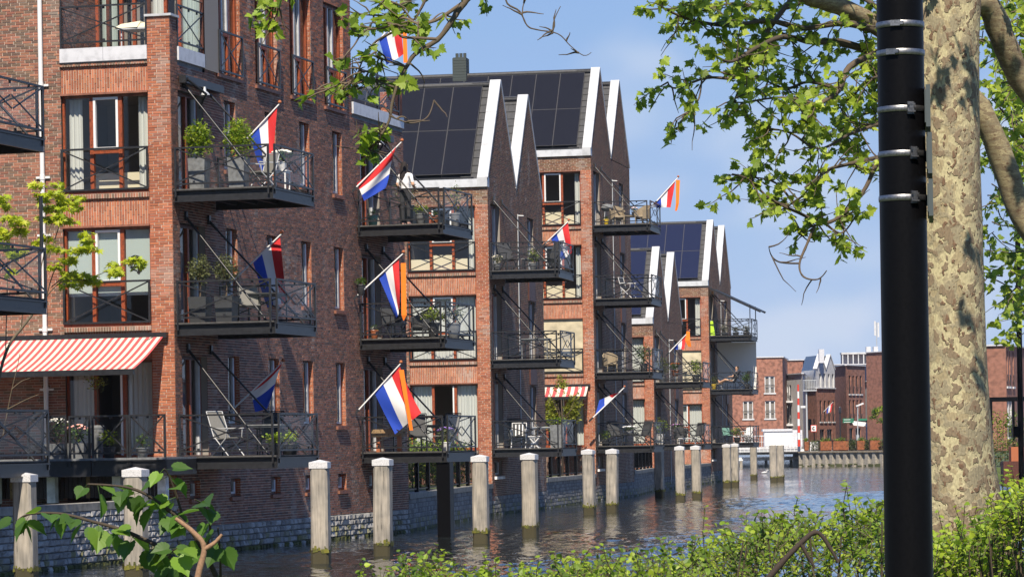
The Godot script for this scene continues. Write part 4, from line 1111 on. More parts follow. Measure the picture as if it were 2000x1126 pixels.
# ---------------------------------------------------------------- the gabled blocks along the canal
func canal_frame() -> Basis:
	return Basis(Vector3(0, 0, -1), Vector3.UP, Vector3(1, 0, 0))
func gabled_block(label: String, x: float, d: float, levels: int, singles: int, styles: Array, solar: Material, cols: int, long := 7.6) -> Node3D:
	var root := thing("apartment_block", label, "building", tf(Vector3(x, 0, -d), -deg_to_rad(11.0)), "gabled brick blocks along the canal")
	var L := 10.4
	var W := L * 0.5
	var E := deck(levels + 1) + 0.1
	var A := E + 3.65
	var wl := 4.4
	var bm := MB.new()
	var mm := MB.new()
	brick_budget = singles
	brick_parent = root
	# front face
	var ox := 0.45
	var ow := 2.42
	var T := Transform3D(Basis.IDENTITY, Vector3(-wl, 0, 0))
	lay(bm, mm, Transform3D(Basis.IDENTITY, Vector3(-wl, 0.9, 0)), wl - ox - ow, E - 0.28 - 0.9, [], {"pal": PAL_MIX, "singles": Rect2(wl - ox - ow - 0.7, 1.0, 0.5, 9.0)})
	var topw := deck(levels) + 2.30
	lay(bm, mm, Transform3D(Basis.IDENTITY, Vector3(-ox, 0.5, 0.003)), ox, topw - 0.5, [], {"pal": PAL_ORANGE, "singles": Rect2(-0.1, 0.8, 0.6, 12.0)})
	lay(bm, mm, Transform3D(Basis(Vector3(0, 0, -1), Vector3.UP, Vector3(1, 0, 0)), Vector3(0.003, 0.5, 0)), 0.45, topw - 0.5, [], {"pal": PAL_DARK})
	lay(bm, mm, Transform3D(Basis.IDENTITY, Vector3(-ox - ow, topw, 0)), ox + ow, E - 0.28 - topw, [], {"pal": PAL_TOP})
	for k in range(1, levels + 1):
		var y := deck(k)
		var sty: String = styles[k - 1]
		big_window(root, Transform3D(Basis.IDENTITY, Vector3(-ox - ow, y, 0)), ow, 2.26, sty, k > 1)
		bar(root, "lintel", M.rust_steel, Vector3(-ox - ow, y + 2.265, -0.12), Vector3(-ox, y + 2.30, 0.05))
		# soldier-course spandrel below each window and its rowlock sill
		var yb := deck(k - 1) + 2.30 if k > 1 else 0.9
		lay(bm, mm, Transform3D(Basis(Vector3.UP, Vector3.LEFT, Vector3(0, 0, 1)), Vector3(-ox, yb, -0.03)), y - 0.155 - yb, ow, [], {"pal": PAL_ORANGE})
		lay(bm, mm, Transform3D(Basis.IDENTITY, Vector3(-ox - ow, y - 0.155, 0.04)), ow, 0.11, [], {"pal": PAL_MIX, "len": 0.053, "high": 0.1})
		var ledge := MB.new()
		ledge.col = Color(0.24, 0.12, 0.08)
		ledge.box(Vector3(-ox - ow, y - 0.154, -0.06), Vector3(-ox, y - 0.043, 0.039))
		put(ledge, "sill_course", M.matte, root)
	# canal face with two gables
	var C := Transform3D(canal_frame(), Vector3(0, 0.66, 0))
	var holes := []
	for k in range(1, levels + 1):
		holes.append(Rect2(0.45, deck(k) - 0.66, 1.7, 2.35))
		holes.append(Rect2(7.3, deck(k) - 0.66 + 0.05, 1.25, 2.25))
	holes.append(Rect2(0.5, 1.35 - 0.66, 1.3, 0.55))
	var span := func(y: float) -> Array:
		var yy := y + 0.66
		if yy < E:
			return [0.0, L]
		var q := (yy - E) / (A - E) * W * 0.5
		return [q, W - q]
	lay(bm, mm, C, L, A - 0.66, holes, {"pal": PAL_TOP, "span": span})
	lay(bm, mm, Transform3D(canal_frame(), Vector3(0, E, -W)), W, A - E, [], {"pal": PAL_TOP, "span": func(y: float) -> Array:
		var q := y / (A - E) * W * 0.5
		return [q, W - q]})
	put(bm, "brickwork", M.brick, root, "stuff")
	put(mm, "mortar_bed", M.mortar, root)
	for k in range(1, levels + 1):
		canal_door(root, Transform3D(canal_frame(), Vector3(0, deck(k), -0.45)), 1.7, 2.35)
		slot_window(root, Transform3D(canal_frame(), Vector3(0, deck(k) + 0.05, -7.3)), 1.25, 2.25, false)
		if k > 1:
			bar(root, "spandrel_panel", M.brown_wood, Vector3(-0.02, deck(k) - 0.75, -8.55), Vector3(0.05, deck(k) + 0.04, -7.3))
	slot_window(root, Transform3D(canal_frame(), Vector3(0, 1.35, -0.5)), 1.3, 0.55, false)
	bar(root, "stone_sill", M.concrete, Vector3(-0.1, 1.24, -1.9), Vector3(0.09, 1.34, -0.4))
	# stone base
	var sm := MB.new()
	var smm := MB.new()
	lay_stone(sm, smm, Transform3D(canal_frame(), Vector3(0, -0.2, 0.0)), L, 0.855, null, 0, 0.02, 0.62)
	put(sm, "stone_base", M.stone, root, "stuff")
	put(smm, "base_joint", M.mortar, root)
	# roofs, copings, ridges
	var rm := MB.new()
	var tiles := MB.new()
	for g in 2:
		var z0 := -W * g
		var zm := z0 - W * 0.5
		var z1 := z0 - W
		var low := 0.16
		rm.quad(Vector3(-long, E - low, z0), Vector3(-long, A - low, zm), Vector3(-0.3, A - low, zm), Vector3(-0.3, E - low, z0))
		rm.quad(Vector3(-0.3, E - low, z1), Vector3(-0.3, A - low, zm), Vector3(-long, A - low, zm), Vector3(-long, E - low, z1))
		var sl := Vector3(0, A - E, zm - z0)
		for side in 2:
			var a := Vector3(0, E, z0 + 0.02) if side == 0 else Vector3(0, E, z1 - 0.02)
			var b := Vector3(0, A + 0.02, zm)
			var outn := Vector3(0, W * 0.5, A - E).normalized() if side == 0 else Vector3(0, W * 0.5, -(A - E)).normalized()
			for s in 3:
				var mb := MB.new()
				var p := a.lerp(b, s / 3.0) + (b - a).normalized() * 0.004 + Vector3(-0.155, 0, 0) + outn * 0.02
				var q := a.lerp(b, (s + 1) / 3.0) - (b - a).normalized() * 0.004 + Vector3(-0.155, 0, 0) + outn * 0.02
				mb.beam(p, q, 0.38, 0.10, outn)
				put(mb, "coping", M.white_alu, root)
			# parapet flank towards the roof
			var fl := MB.new()
			fl.quad(Vector3(-0.34, E - 0.3, a.z), b + Vector3(-0.34, -0.4, 0), b + Vector3(-0.34, 0, 0), Vector3(-0.34, E, a.z))
			put(fl, "parapet_flank", M.white_alu, root)
			# visible verge tiles
			var n := 13
			for r in n:
				for cidx in 2:
					var pos := a.lerp(b, (r + 0.5) / n) - outn * 0.10
					pos.x = -0.52 - cidx * 0.31
					var bs := Basis(Vector3.RIGHT, outn, Vector3.RIGHT.cross(outn)) * Basis(Vector3.RIGHT, -0.07 if side == 0 else 0.07)
					tiles.tbox(Transform3D(bs, pos), Vector3(0.298, 0.03, 0.37))
		var rc := MB.new()
		rc.tube([Vector3(-long, A - 0.10, zm), Vector3(-0.36, A - 0.10, zm)], [0.11, 0.11], 8)
		put(rc, "ridge_cap", M.roof_tile, root)
		if g == 0:
			var dirs := sl.normalized()
			var nrm := Vector3(0, W * 0.5, A - E).normalized()
			var me := solar_mesh(1.04, 2.012, solar)
			for r in 2:
				for cidx in cols:
					var pc := Vector3(-0.60 - 0.525 - cidx * 1.05, E, z0) + dirs * (0.22 + 1.0 + r * 2.025) - nrm * 0.01
					put_mesh(me, "solar_panel", null, root).transform = Transform3D(Basis(Vector3.RIGHT, dirs, Vector3.RIGHT.cross(dirs)), pc)
	put(rm, "roof", M.roof, root)
	put(tiles, "verge_tiles", M.roof_tile, root, "stuff")
	bar(root, "fascia", M.fascia, Vector3(-long, E - 0.28, -0.05), Vector3(-0.345, E + 0.0, 0.10))
	bar(root, "fascia_end", M.white_alu, Vector3(-0.345, E - 0.28, -0.3), Vector3(0.012, E + 0.06, 0.102))
	bar(root, "gutter", M.black_steel, Vector3(-long, E + 0.003, -0.1), Vector3(-0.5, E + 0.07, 0.04))
	# rainwater pipe from the valley
	var dp := MB.new()
	dp.tube([Vector3(0.06, 0.3, -W), Vector3(0.06, E - 0.9, -W)], [0.02, 0.02], 8)
	dp.tube([Vector3(0.06, E - 0.95, -W), Vector3(0.28, E - 0.97, -W)], [0.025, 0.025], 8)
	put(dp, "rainwater_pipe", M.galvanised, root)
	# the rest of the volume
	var core := MB.new()
	core.col = PAL_MIX[1]
	core.box(Vector3(-long, 0.2, -L + 0.02), Vector3(-2.96, E - 0.4, -1.7))
	core.box(Vector3(-2.96, 0.2, -L + 0.02), Vector3(-2.2, E - 0.4, -3.2))
	core.box(Vector3(-2.2, 0.2, -L + 0.02), Vector3(-1.3, E - 0.4, -9.0))
	core.box(Vector3(-long, 0.2, -1.7), Vector3(-wl, E - 0.3, -0.001))
	core.box(Vector3(-1.3, 0.2, -L), Vector3(-0.01, E - 0.4, -L + 0.25))
	core.box(Vector3(-2.2, 0.2, -7.0), Vector3(-1.3, E - 0.4, -3.2))
	put(core, "rear_walls", M.mortar, root)
	var bulk := MB.new()
	bulk.col = Color(0.04, 0.04, 0.04)
	bulk.box(Vector3(-wl, E - 0.42, -L + 0.3), Vector3(-0.3, E - 0.36, -0.2))
	put(bulk, "attic_floor", M.matte, root)
	for k in range(1, levels + 1):
		balcony(root, k, -0.03)
	return root
func canal_door(parent: Node3D, t: Transform3D, w: float, h: float) -> void:
	var dn := part("balcony_door", parent, t)
	room(dn, Transform3D.IDENTITY, w, h, 0.6)
	var z0 := -0.24
	var z1 := -0.16
	bar(dn, "frame", M.brown_wood, Vector3(0, 0, z0), Vector3(0.09, h, z1))
	bar(dn, "frame", M.orange_wood, Vector3(w - 0.09, 0, z0), Vector3(w, h, z1))
	bar(dn, "frame", M.brown_wood, Vector3(0.09, h - 0.08, z0), Vector3(w - 0.09, h, z1))
	bar(dn, "door_leaf", M.orange_wood, Vector3(w * 0.52, 0.03, z0 + 0.01), Vector3(w * 0.52 + 0.11, h - 0.08, z1 + 0.02))
	bar(dn, "door_leaf", M.white_alu, Vector3(w - 0.20, 0.03, z0 + 0.01), Vector3(w - 0.09, h - 0.08, z1 + 0.01))
	bar(dn, "threshold", M.orange_wood, Vector3(0.09, 0.0, z0), Vector3(w - 0.09, 0.03, z1))
	pane(dn, 0.09, w * 0.52, 0.03, h - 0.08, -0.20)
	pane(dn, w * 0.52 + 0.11, w - 0.20, 0.03, h - 0.08, -0.20)
func solar_mesh(w: float, h: float, m: Material) -> ArrayMesh:
	var me := ArrayMesh.new()
	var a := MB.new()
	a.box(Vector3(-w * 0.5, -h * 0.5, 0.02), Vector3(w * 0.5, h * 0.5, 0.05))
	a.add_to(me)
	me.surface_set_material(0, M.solar_frame)
	var g := MB.new()
	g.box(Vector3(-w * 0.5 + 0.009, -h * 0.5 + 0.009, 0.03), Vector3(w * 0.5 - 0.009, h * 0.5 - 0.009, 0.053))
	g.add_to(me)
	me.surface_set_material(1, m)
	return me

# ---------------------------------------------------------------- the big near block
func near_block() -> Node3D:
	var root := thing("apartment_block", "tall near brick block with terrace corner, blinds and red striped awning", "building", tf(Vector3(-7.77, 0, -75.75), -deg_to_rad(14.9)))
	var bm := MB.new()
	var mm := MB.new()
	brick_budget = 300
	brick_parent = root
	var L := 18.6
	var ox := 0.55
	var ow := 2.17
	var top := 14.6
	# left part of the front wall, full height
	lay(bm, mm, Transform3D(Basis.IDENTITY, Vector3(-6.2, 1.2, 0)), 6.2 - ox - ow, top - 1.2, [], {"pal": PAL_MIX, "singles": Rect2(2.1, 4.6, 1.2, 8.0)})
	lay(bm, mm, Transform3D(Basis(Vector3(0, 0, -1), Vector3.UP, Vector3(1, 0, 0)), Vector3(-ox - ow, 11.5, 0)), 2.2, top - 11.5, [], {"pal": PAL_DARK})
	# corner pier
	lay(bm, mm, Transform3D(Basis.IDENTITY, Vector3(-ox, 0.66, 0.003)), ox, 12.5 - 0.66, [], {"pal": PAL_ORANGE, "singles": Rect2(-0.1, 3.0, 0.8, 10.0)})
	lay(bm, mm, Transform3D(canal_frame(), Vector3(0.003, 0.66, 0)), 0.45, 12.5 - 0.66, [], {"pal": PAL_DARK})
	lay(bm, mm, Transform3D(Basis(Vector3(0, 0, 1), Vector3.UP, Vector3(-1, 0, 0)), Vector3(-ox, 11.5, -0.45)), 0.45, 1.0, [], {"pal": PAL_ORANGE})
	bar(root, "pier_cap", M.white_alu, Vector3(-ox - 0.05, 12.505, -0.5), Vector3(0.06, 12.56, 0.06))
	var styles := ["door", "blind", "dark"]
	for k in range(1, 4):
		var y := deck(k)
		big_window(root, Transform3D(Basis.IDENTITY, Vector3(-ox - ow, y, 0)), ow, 2.26, styles[k - 1], k > 1)
		bar(root, "lintel", M.rust_steel, Vector3(-ox - ow, y + 2.265, -0.12), Vector3(-ox, y + 2.31, 0.06))
		var y1 := deck(k + 1)
		lay(bm, mm, Transform3D(Basis(Vector3.UP, Vector3.LEFT, Vector3(0, 0, 1)), Vector3(-ox, y + 2.31, -0.02)), y1 - 0.155 - y - 2.31, ow, [], {"pal": PAL_ORANGE, "singles": Rect2(0.0, 0.0, 0.0, 0.0)})
		lay(bm, mm, Transform3D(Basis.IDENTITY, Vector3(-ox - ow, y1 - 0.155, 0.045)), ow, 0.11, [], {"pal": PAL_MIX, "len": 0.053, "high": 0.1})
		var ledge := MB.new()
		ledge.col = Color(0.24, 0.12, 0.08)
		ledge.box(Vector3(-ox - ow, y1 - 0.154, -0.06), Vector3(-ox, y1 - 0.043, 0.044))
		put(ledge, "sill_course", M.matte, root)
	# calligraphy brushed on the right-hand blind of the middle window
	var ink := MB.new()
	for s in [[[0.12, 0.30, 0.02], [0.20, 0.33, 0.035], [0.30, 0.31, 0.03], [0.36, 0.24, 0.045], [0.37, 0.12, 0.06], [0.33, 0.0, 0.05], [0.29, -0.06, 0.02]], [[0.10, 0.15, 0.012], [0.17, 0.18, 0.014], [0.26, 0.17, 0.012]], [[0.16, 0.24, 0.01], [0.13, 0.05, 0.014]], [[0.22, 0.23, 0.01], [0.20, 0.06, 0.014]], [[0.09, 0.08, 0.012], [0.28, 0.09, 0.012]], [[0.10, 0.0, 0.014], [0.18, 0.03, 0.012], [0.26, 0.0, 0.012]], [[0.08, 0.22, 0.01], [0.11, 0.11, 0.012]]]:
		for k in s.size() - 1:
			var a := Vector3(s[k][0], s[k][1], 0)
			var b := Vector3(s[k + 1][0], s[k + 1][1], 0)
			ink.beam(a, b + (b - a).normalized() * 0.006, (s[k][2] + s[k + 1][2]), 0.003, Vector3(0, 0, 1))
	put(ink, "brush_lettering", M.dark_ink, root).position = Vector3(-1.22, deck(2) + 1.25, -0.155)
	# roof terrace on the corner
	bar(root, "terrace_slab", M.grey_pot, Vector3(-ox - ow, 11.41, -2.2), Vector3(-0.02, 11.55, -0.02))
	for q in [[-ox - ow, -ox - ow * 0.5 - 0.004], [-ox - ow * 0.5 + 0.004, -ox]]:
		bar(root, "fascia_panel", M.grey_panel, Vector3(q[0], 11.53, -0.03), Vector3(q[1], 11.85, 0.05))
	bar(root, "fascia_panel", M.grey_panel, Vector3(-0.03, 11.53, -2.3), Vector3(0.05, 11.85, -0.47))
	bar(root, "roof_edging", M.black_steel, Vector3(-ox - ow, 11.495, -0.02), Vector3(-ox, 11.528, 0.07))
	terrace_rail(root, Vector3(-ox - ow, 11.87, 0.0), Vector3(1, 0, 0), ow)
	terrace_rail(root, Vector3(0.0, 11.87, -0.48), Vector3(0, 0, -1), 1.8)
	setback_glazing(root, Transform3D(Basis.IDENTITY, Vector3(-ox - ow, 11.55, -2.2)), 2.72, 2.9)
	# upper storey on the canal side with full-height windows
	var holes4 := []
	for t in [4.0, 6.8, 9.5, 12.3]:
		holes4.append(Rect2(t - 2.3 - 0.85, 0.12, 1.7, 2.75))
	var T4 := Transform3D(canal_frame(), Vector3(0, 11.42, -2.3))
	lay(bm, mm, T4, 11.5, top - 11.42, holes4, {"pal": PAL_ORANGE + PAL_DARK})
	for h in holes4:
		reveal(bm, mm, T4, h, 0.16, PAL_ORANGE)
		var wt := Transform3D(canal_frame(), Vector3(0, 11.54, -2.3 - h.position.x))
		french_window(root, wt, 1.7, 2.75)
		bar(root, "brick_sill", M.rust_steel, Vector3(-0.1, 11.42, -2.3 - h.end.x - 0.05), Vector3(0.07, 11.5, -2.3 - h.position.x + 0.05))
	# main canal wall
	var holes := []
	var wins := []
	for k in range(1, 4):
		holes.append(Rect2(0.45, deck(k) - 0.66, 1.7, 2.35))
		holes.append(Rect2(14.5, deck(k) - 0.66, 1.75, 2.35))
		for t in [4.0, 7.0, 9.7, 12.45]:
			wins.append(Rect2(t - 0.42, deck(k) + 0.72 - 0.66, 0.84, 1.72))
	for t in [1.2, 4.0, 7.0, 9.7, 12.45, 15.2]:
		wins.append(Rect2(t - 0.36, 1.32 - 0.66, 0.72, 0.42))
	holes += wins
	var TC := Transform3D(canal_frame(), Vector3(0, 0.66, 0))
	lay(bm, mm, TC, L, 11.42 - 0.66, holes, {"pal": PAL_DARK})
	for w in wins:
		reveal(bm, mm, TC, w, 0.16, PAL_ORANGE)
		slot_window(root, Transform3D(canal_frame(), Vector3(0, 0.66 + w.position.y, -w.position.x)), w.size.x, w.size.y)
	for k in range(1, 4):
		canal_door(root, Transform3D(canal_frame(), Vector3(0, deck(k), -0.45)), 1.7, 2.35)
		canal_door(root, Transform3D(canal_frame(), Vector3(0, deck(k), -14.5)), 1.75, 2.35)
		for z in [0.0, -14.05]:
			balcony(root, k, z - 0.03)
	# door hoods and folded sun awnings above the top balconies
	for z in [-0.5, -14.5]:
		bar(root, "awning_box", M.black_steel, Vector3(0.03, 11.0, z - 2.6), Vector3(0.2, 11.18, z))
		var mb := MB.new()
		mb.tube([Vector3(0.2, 11.1, z - 0.1), Vector3(0.55, 10.75, z - 0.4), Vector3(0.3, 10.45, z - 0.6)], [0.04, 0.035, 0.03], 6)
		put(mb, "awning_arm", M.black_steel, root)
		var lampm := MB.new()
		lampm.lathe(Vector3(0.22, 10.82, z - 1.2), [[0.13, 0.0], [0.10, 0.05], [0.04, 0.1], [0.03, 0.2]], 10)
		put(lampm, "wall_lamp", M.galvanised, root)
	put(bm, "brickwork", M.brick, root, "stuff")
	put(mm, "mortar_bed", M.mortar, root)
	# far terrace
	bar(root, "terrace_slab", M.grey_pot, Vector3(-4.0, 11.425, -L), Vector3(-0.02, 11.55, -13.82))
	bar(root, "fascia_panel", M.grey_panel, Vector3(-0.03, 11.53, -L), Vector3(0.05, 11.85, -13.85))
	terrace_rail(root, Vector3(0.0, 11.87, -13.95), Vector3(0, 0, -1), 2.3)
	terrace_rail(root, Vector3(0.0, 11.87, -16.27), Vector3(0, 0, -1), 2.0)
	var ep := MB.new()
	var epm := MB.new()
	lay(ep, epm, Transform3D(Basis.IDENTITY, Vector3(-0.5, 11.55, -L + 0.5)), 0.5, 1.0, [], {"pal": PAL_ORANGE})
	epm.col = PAL_ORANGE[0]
	epm.box(Vector3(-0.5, 11.55, -L), Vector3(-0.001, 12.55, -L + 0.498))
	put(ep, "end_pier_bricks", M.brick, root, "stuff")
	put(epm, "end_pier", M.mortar, root)
	# stone base on the canal
	var sm := MB.new()
	var smm := MB.new()
	lay_stone(sm, smm, Transform3D(canal_frame(), Vector3(0, -0.2, 0.0)), L, 0.855, root, 150)
	put(sm, "stone_base", M.stone, root, "stuff")
	put(smm, "base_joint", M.mortar, root)
	# white rainwater pipe on the front
	var dp := MB.new()
	dp.tube([Vector3(-3.18, 2.4, 0.09), Vector3(-3.18, top, 0.09)], [0.055, 0.055], 10)
	for y in [3.9, 5.3, 7.5, 8.85, 11.0, 13.2]:
		dp.box(Vector3(-3.35, y, 0.01), Vector3(-3.01, y + 0.05, 0.06))
		dp.tube([Vector3(-3.18, y - 0.03, 0.09), Vector3(-3.18, y + 0.08, 0.09)], [0.066, 0.066], 10)
	put(dp, "rainwater_pipe", M.white_paint, root)
	# rest of the volume
	var core := MB.new()
	core.col = PAL_MIX[1]
	core.box(Vector3(-6.2, 1.0, -L + 0.03), Vector3(-2.82, 11.4, -1.62))
	core.box(Vector3(-2.82, 1.0, -L + 0.03), Vector3(-2.75, 11.4, -3.2))
	core.box(Vector3(-6.2, 1.0, -1.62), Vector3(-2.85, top - 0.1, -0.02))
	core.box(Vector3(-2.75, 1.0, -L + 0.02), Vector3(-0.02, 11.4, -L + 0.6))
	core.box(Vector3(-2.75, 1.0, -13.8), Vector3(-0.75, 11.4, -3.2))
	core.box(Vector3(-6.2, 11.41, -13.7), Vector3(-0.9, top - 0.1, -3.4))
	core.box(Vector3(-0.9, top - 0.2, -13.7), Vector3(-0.02, top - 0.1, -2.3))
	core.box(Vector3(-0.9, 11.5, -13.78), Vector3(-0.02, top - 0.2, -13.6))
	put(core, "rear_walls", M.mortar, root)
	# ground-floor terrace in front of the living room
	var tr := part("terrace", root)
	bar(tr, "deck", M.grey_pot, Vector3(-6.0, D1 - 0.05, 0.02), Vector3(0.5, D1, 2.0))
	for q in [[-6.0, -2.9], [-2.88, -1.32], [-1.30, -0.40], [-0.38, 0.5]]:
		var mb := MB.new()
		mb.box(Vector3(q[0], D1 - 0.08, 1.93), Vector3(q[1], D1 - 0.051, 2.02))
		mb.box(Vector3(q[0], D1 - 0.40, 1.95), Vector3(q[1], D1 - 0.0805, 1.97))
		mb.box(Vector3(q[0], D1 - 0.415, 1.93), Vector3(q[1], D1 - 0.4005, 2.02))
		put(mb, "girder", M.black_steel, tr)
	bar(tr, "girder", M.black_steel, Vector3(0.44, D1 - 0.4, 0.02), Vector3(0.5, D1 - 0.051, 1.92))
	for q in [[-2.86, 0.97], [-1.84, 0.52], [-1.28, 0.88], [-0.38, 0.88]]:
		frame_panel(tr, Vector3(q[0], D1, 1.97), Vector3(1, 0, 0), q[1], false)
	# privacy slats on the coping under the terrace
	for k in 46:
		bar(tr, "slat", M.door_dark if k % 9 else M.wood_light, Vector3(-4.6 + k * 0.105, 1.40, 1.15), Vector3(-4.6 + k * 0.105 + 0.09, D1 - 0.42, 1.18))
	for x in [-4.0, -2.6, -1.0, 0.1]:
		bar(tr, "support_post", M.concrete, Vector3(x, 1.3, 1.3), Vector3(x + 0.2, D1 - 0.42, 1.5))
	awning(root, Transform3D(Basis.IDENTITY, Vector3(-6.0, 5.08, 0.06)), 5.78, 2.0, 0.78, 0.088)
	return root
func terrace_rail(root: Node3D, o: Vector3, dir: Vector3, w: float) -> void:
	var r := part("terrace_railing", root)
	frame_panel(r, o, dir, w, false)
	var mb := MB.new()
	mb.tube([o + dir * 0.02 + Vector3.UP * 1.2, o + dir * (w - 0.02) + Vector3.UP * 1.2], [0.014, 0.014], 6)
	for x in [0.02, w - 0.02]:
		mb.tube([o + dir * x + Vector3.UP * 0.95, o + dir * x + Vector3.UP * 1.2], [0.014, 0.014], 6)
	put(mb, "hand_rail", M.black_steel, r)
func setback_glazing(root: Node3D, t: Transform3D, w: float, h: float) -> void:
	var g := part("setback_window", root, t)
	room(g, Transform3D.IDENTITY, w, h, 1.0)
	var xs := [0.0, 0.28, 0.62, 0.95, 1.32, 1.75, 2.1, 2.66]
	for k in xs.size():
		bar(g, "mullion", M.orange_wood if k % 3 != 1 else M.brown_wood, Vector3(xs[k], 0.0, -0.1), Vector3(xs[k] + 0.08, h, 0.0))
		if k < xs.size() - 1:
			pane(g, xs[k] + 0.08, xs[k + 1], 0.05, h, -0.05)
	curtain(g, 1.4, 1.72, 0.05, h, -0.2, M.curtain)
	curtain(g, 0.1, 0.5, 0.05, h, -0.2, M.blind)
	curtain(g, 2.15, 2.6, 0.05, h, -0.2, M.blind)
func french_window(root: Node3D, t: Transform3D, w: float, h: float) -> void:
	var g := part("window", root, t)
	room(g, Transform3D.IDENTITY, w, h, 0.8)
	for q in [[0.0, 0.08, M.brown_wood], [w * 0.30, w * 0.30 + 0.09, M.orange_wood], [w * 0.62, w * 0.62 + 0.12, M.orange_wood], [w - 0.1, w, M.orange_wood]]:
		bar(g, "frame", q[2], Vector3(q[0], 0.0, -0.17), Vector3(q[1], h, -0.09))
	bar(g, "frame", M.brown_wood, Vector3(0.08, h - 0.12, -0.16), Vector3(w - 0.1, h, -0.095))
	bar(g, "transom", M.orange_wood, Vector3(w * 0.30 + 0.09, 0.95, -0.165), Vector3(w * 0.62, 1.05, -0.085))
	bar(g, "sash", M.white_alu, Vector3(w * 0.30 + 0.09, 0.0, -0.15), Vector3(w * 0.30 + 0.17, h - 0.12, -0.08))
	bar(g, "sash", M.white_alu, Vector3(w * 0.62 - 0.07, 1.05, -0.15), Vector3(w * 0.62, h - 0.12, -0.08))
	pane(g, 0.08, w * 0.30, 0.02, h - 0.12, -0.13)
	pane(g, w * 0.30 + 0.17, w * 0.62 - 0.07, 0.02, h - 0.12, -0.13)
	pane(g, w * 0.62 + 0.12, w - 0.1, 0.02, h - 0.12, -0.13)
	curtain(g, 0.1, 0.5, 0.03, h - 0.12, -0.3, M.curtain)
	juliet_rail(root, t, w)
func awning(root: Node3D, t: Transform3D, w: float, out: float, drop: float, stripe: float) -> void:
	var a := part("awning", root, t)
	bar(a, "cassette", M.black_steel, Vector3(-0.05, -0.02, -0.05), Vector3(w + 0.08, 0.11, 0.10))
	bar(a, "front_bar", M.black_steel, Vector3(-0.05, -drop - 0.12, out), Vector3(w + 0.03, -drop + 0.01, out + 0.07))
	var k := 0
	var x := 0.0
	while x < w:
		var x1 := minf(x + stripe, w)
		var mb := MB.new()
		mb.col = Color(0.52, 0.075, 0.08) if k % 2 else Color(0.63, 0.59, 0.48)
		for s in 6:
			var p := s / 6.0
			var q := (s + 1) / 6.0
			var sag := 0.05
			mb.quad(Vector3(x, -drop * p - sag * sin(p * PI), 0.1 + (out - 0.1) * p), Vector3(x1, -drop * p - sag * sin(p * PI), 0.1 + (out - 0.1) * p), Vector3(x1, -drop * q - sag * sin(q * PI), 0.1 + (out - 0.1) * q), Vector3(x, -drop * q - sag * sin(q * PI), 0.1 + (out - 0.1) * q))
		put(mb, "stripe", M.flag, a)
		x = x1
		k += 1
	for xx in [w * 0.35, w - 0.25]:
		var mb := MB.new()
		mb.tube([Vector3(xx, -0.02, 0.1), Vector3(xx - 0.5, -drop * 0.5 - 0.1, out * 0.5), Vector3(xx, -drop - 0.05, out)], [0.03, 0.03, 0.03], 6)
		put(mb, "folding_arm", M.black_steel, a)
func left_block() -> Node3D:  # neighbour at the frame's edge: only its balconies reach into view
	var root := thing("apartment_block", "dark balconies of the neighbouring block cut by the left picture edge", "building", tf(Vector3(-12.04, 0, -60.4), -deg_to_rad(16.0)))
	var bm := MB.new()
	var mm := MB.new()
	brick_budget = 0
	lay(bm, mm, Transform3D(canal_frame(), Vector3(0, 1.0, 4.0)), 7.2, 13.0, [], {"pal": PAL_DARK})
	put(bm, "brickwork", M.brick, root, "stuff")
	put(mm, "mortar_bed", M.mortar, root)
	var core := MB.new()
	core.col = PAL_MIX[1]
	core.box(Vector3(-6, 0.5, -3.2), Vector3(-0.01, 14.0, 4.0))
	put(core, "walls", M.mortar, root)
	for k in range(1, 4):
		balcony(root, k, -0.03)
	var mp := MB.new()
	mp.tube([Vector3(2.40, deck(2) + 0.9, -2.93), Vector3(2.40, deck(2) + 1.95, -2.93)], [0.035, 0.035], 6)
	put(mp, "screen_post", M.black_steel, root)
	return root
# ---------------------------------------------------------------- quays, gardens, piles
func quay(called: String, label: String, a: Vector2, b: Vector2, top: float, singles := 0) -> Node3D:  # a, b: (x, depth) at the water's edge
	var p := Vector3(a.x, 0, -a.y)
	var q := Vector3(b.x, 0, -b.y)
	var X := (q - p).normalized()
	var Z := X.cross(Vector3.UP)
	var root := thing(called, label, "quay wall", Transform3D(Basis(X, Vector3.UP, Z), p))
	var w := p.distance_to(q)
	var sm := MB.new()
	var smm := MB.new()
	lay_stone(sm, smm, Transform3D(Basis.IDENTITY, Vector3(0, -0.2, 0)), w, top - 0.16 + 0.2, root, singles, 0.055 if singles else 0.016, 1.0 if singles else 0.6)
	put(sm, "stonework", M.stone, root, "stuff")
	put(smm, "joint", M.mortar, root)
	var x := 0.0
	while x < w:
		var x1 := minf(x + 1.95, w)
		var cm := MB.new()
		cm.col = Color(0.30, 0.285, 0.25) * rf(0.9, 1.1)
		cm.box(Vector3(x + 0.004, top - 0.16, -0.45), Vector3(x1 - 0.004, top, 0.05))
		put(cm, "coping_slab", M.concrete, root)
		x = x1
	var bk := MB.new()
	bk.col = Color(0.15, 0.15, 0.15)
	bk.box(Vector3(0, -0.4, -0.45), Vector3(w, top - 0.165, -0.01))
	put(bk, "backing", M.concrete, root)
	return root
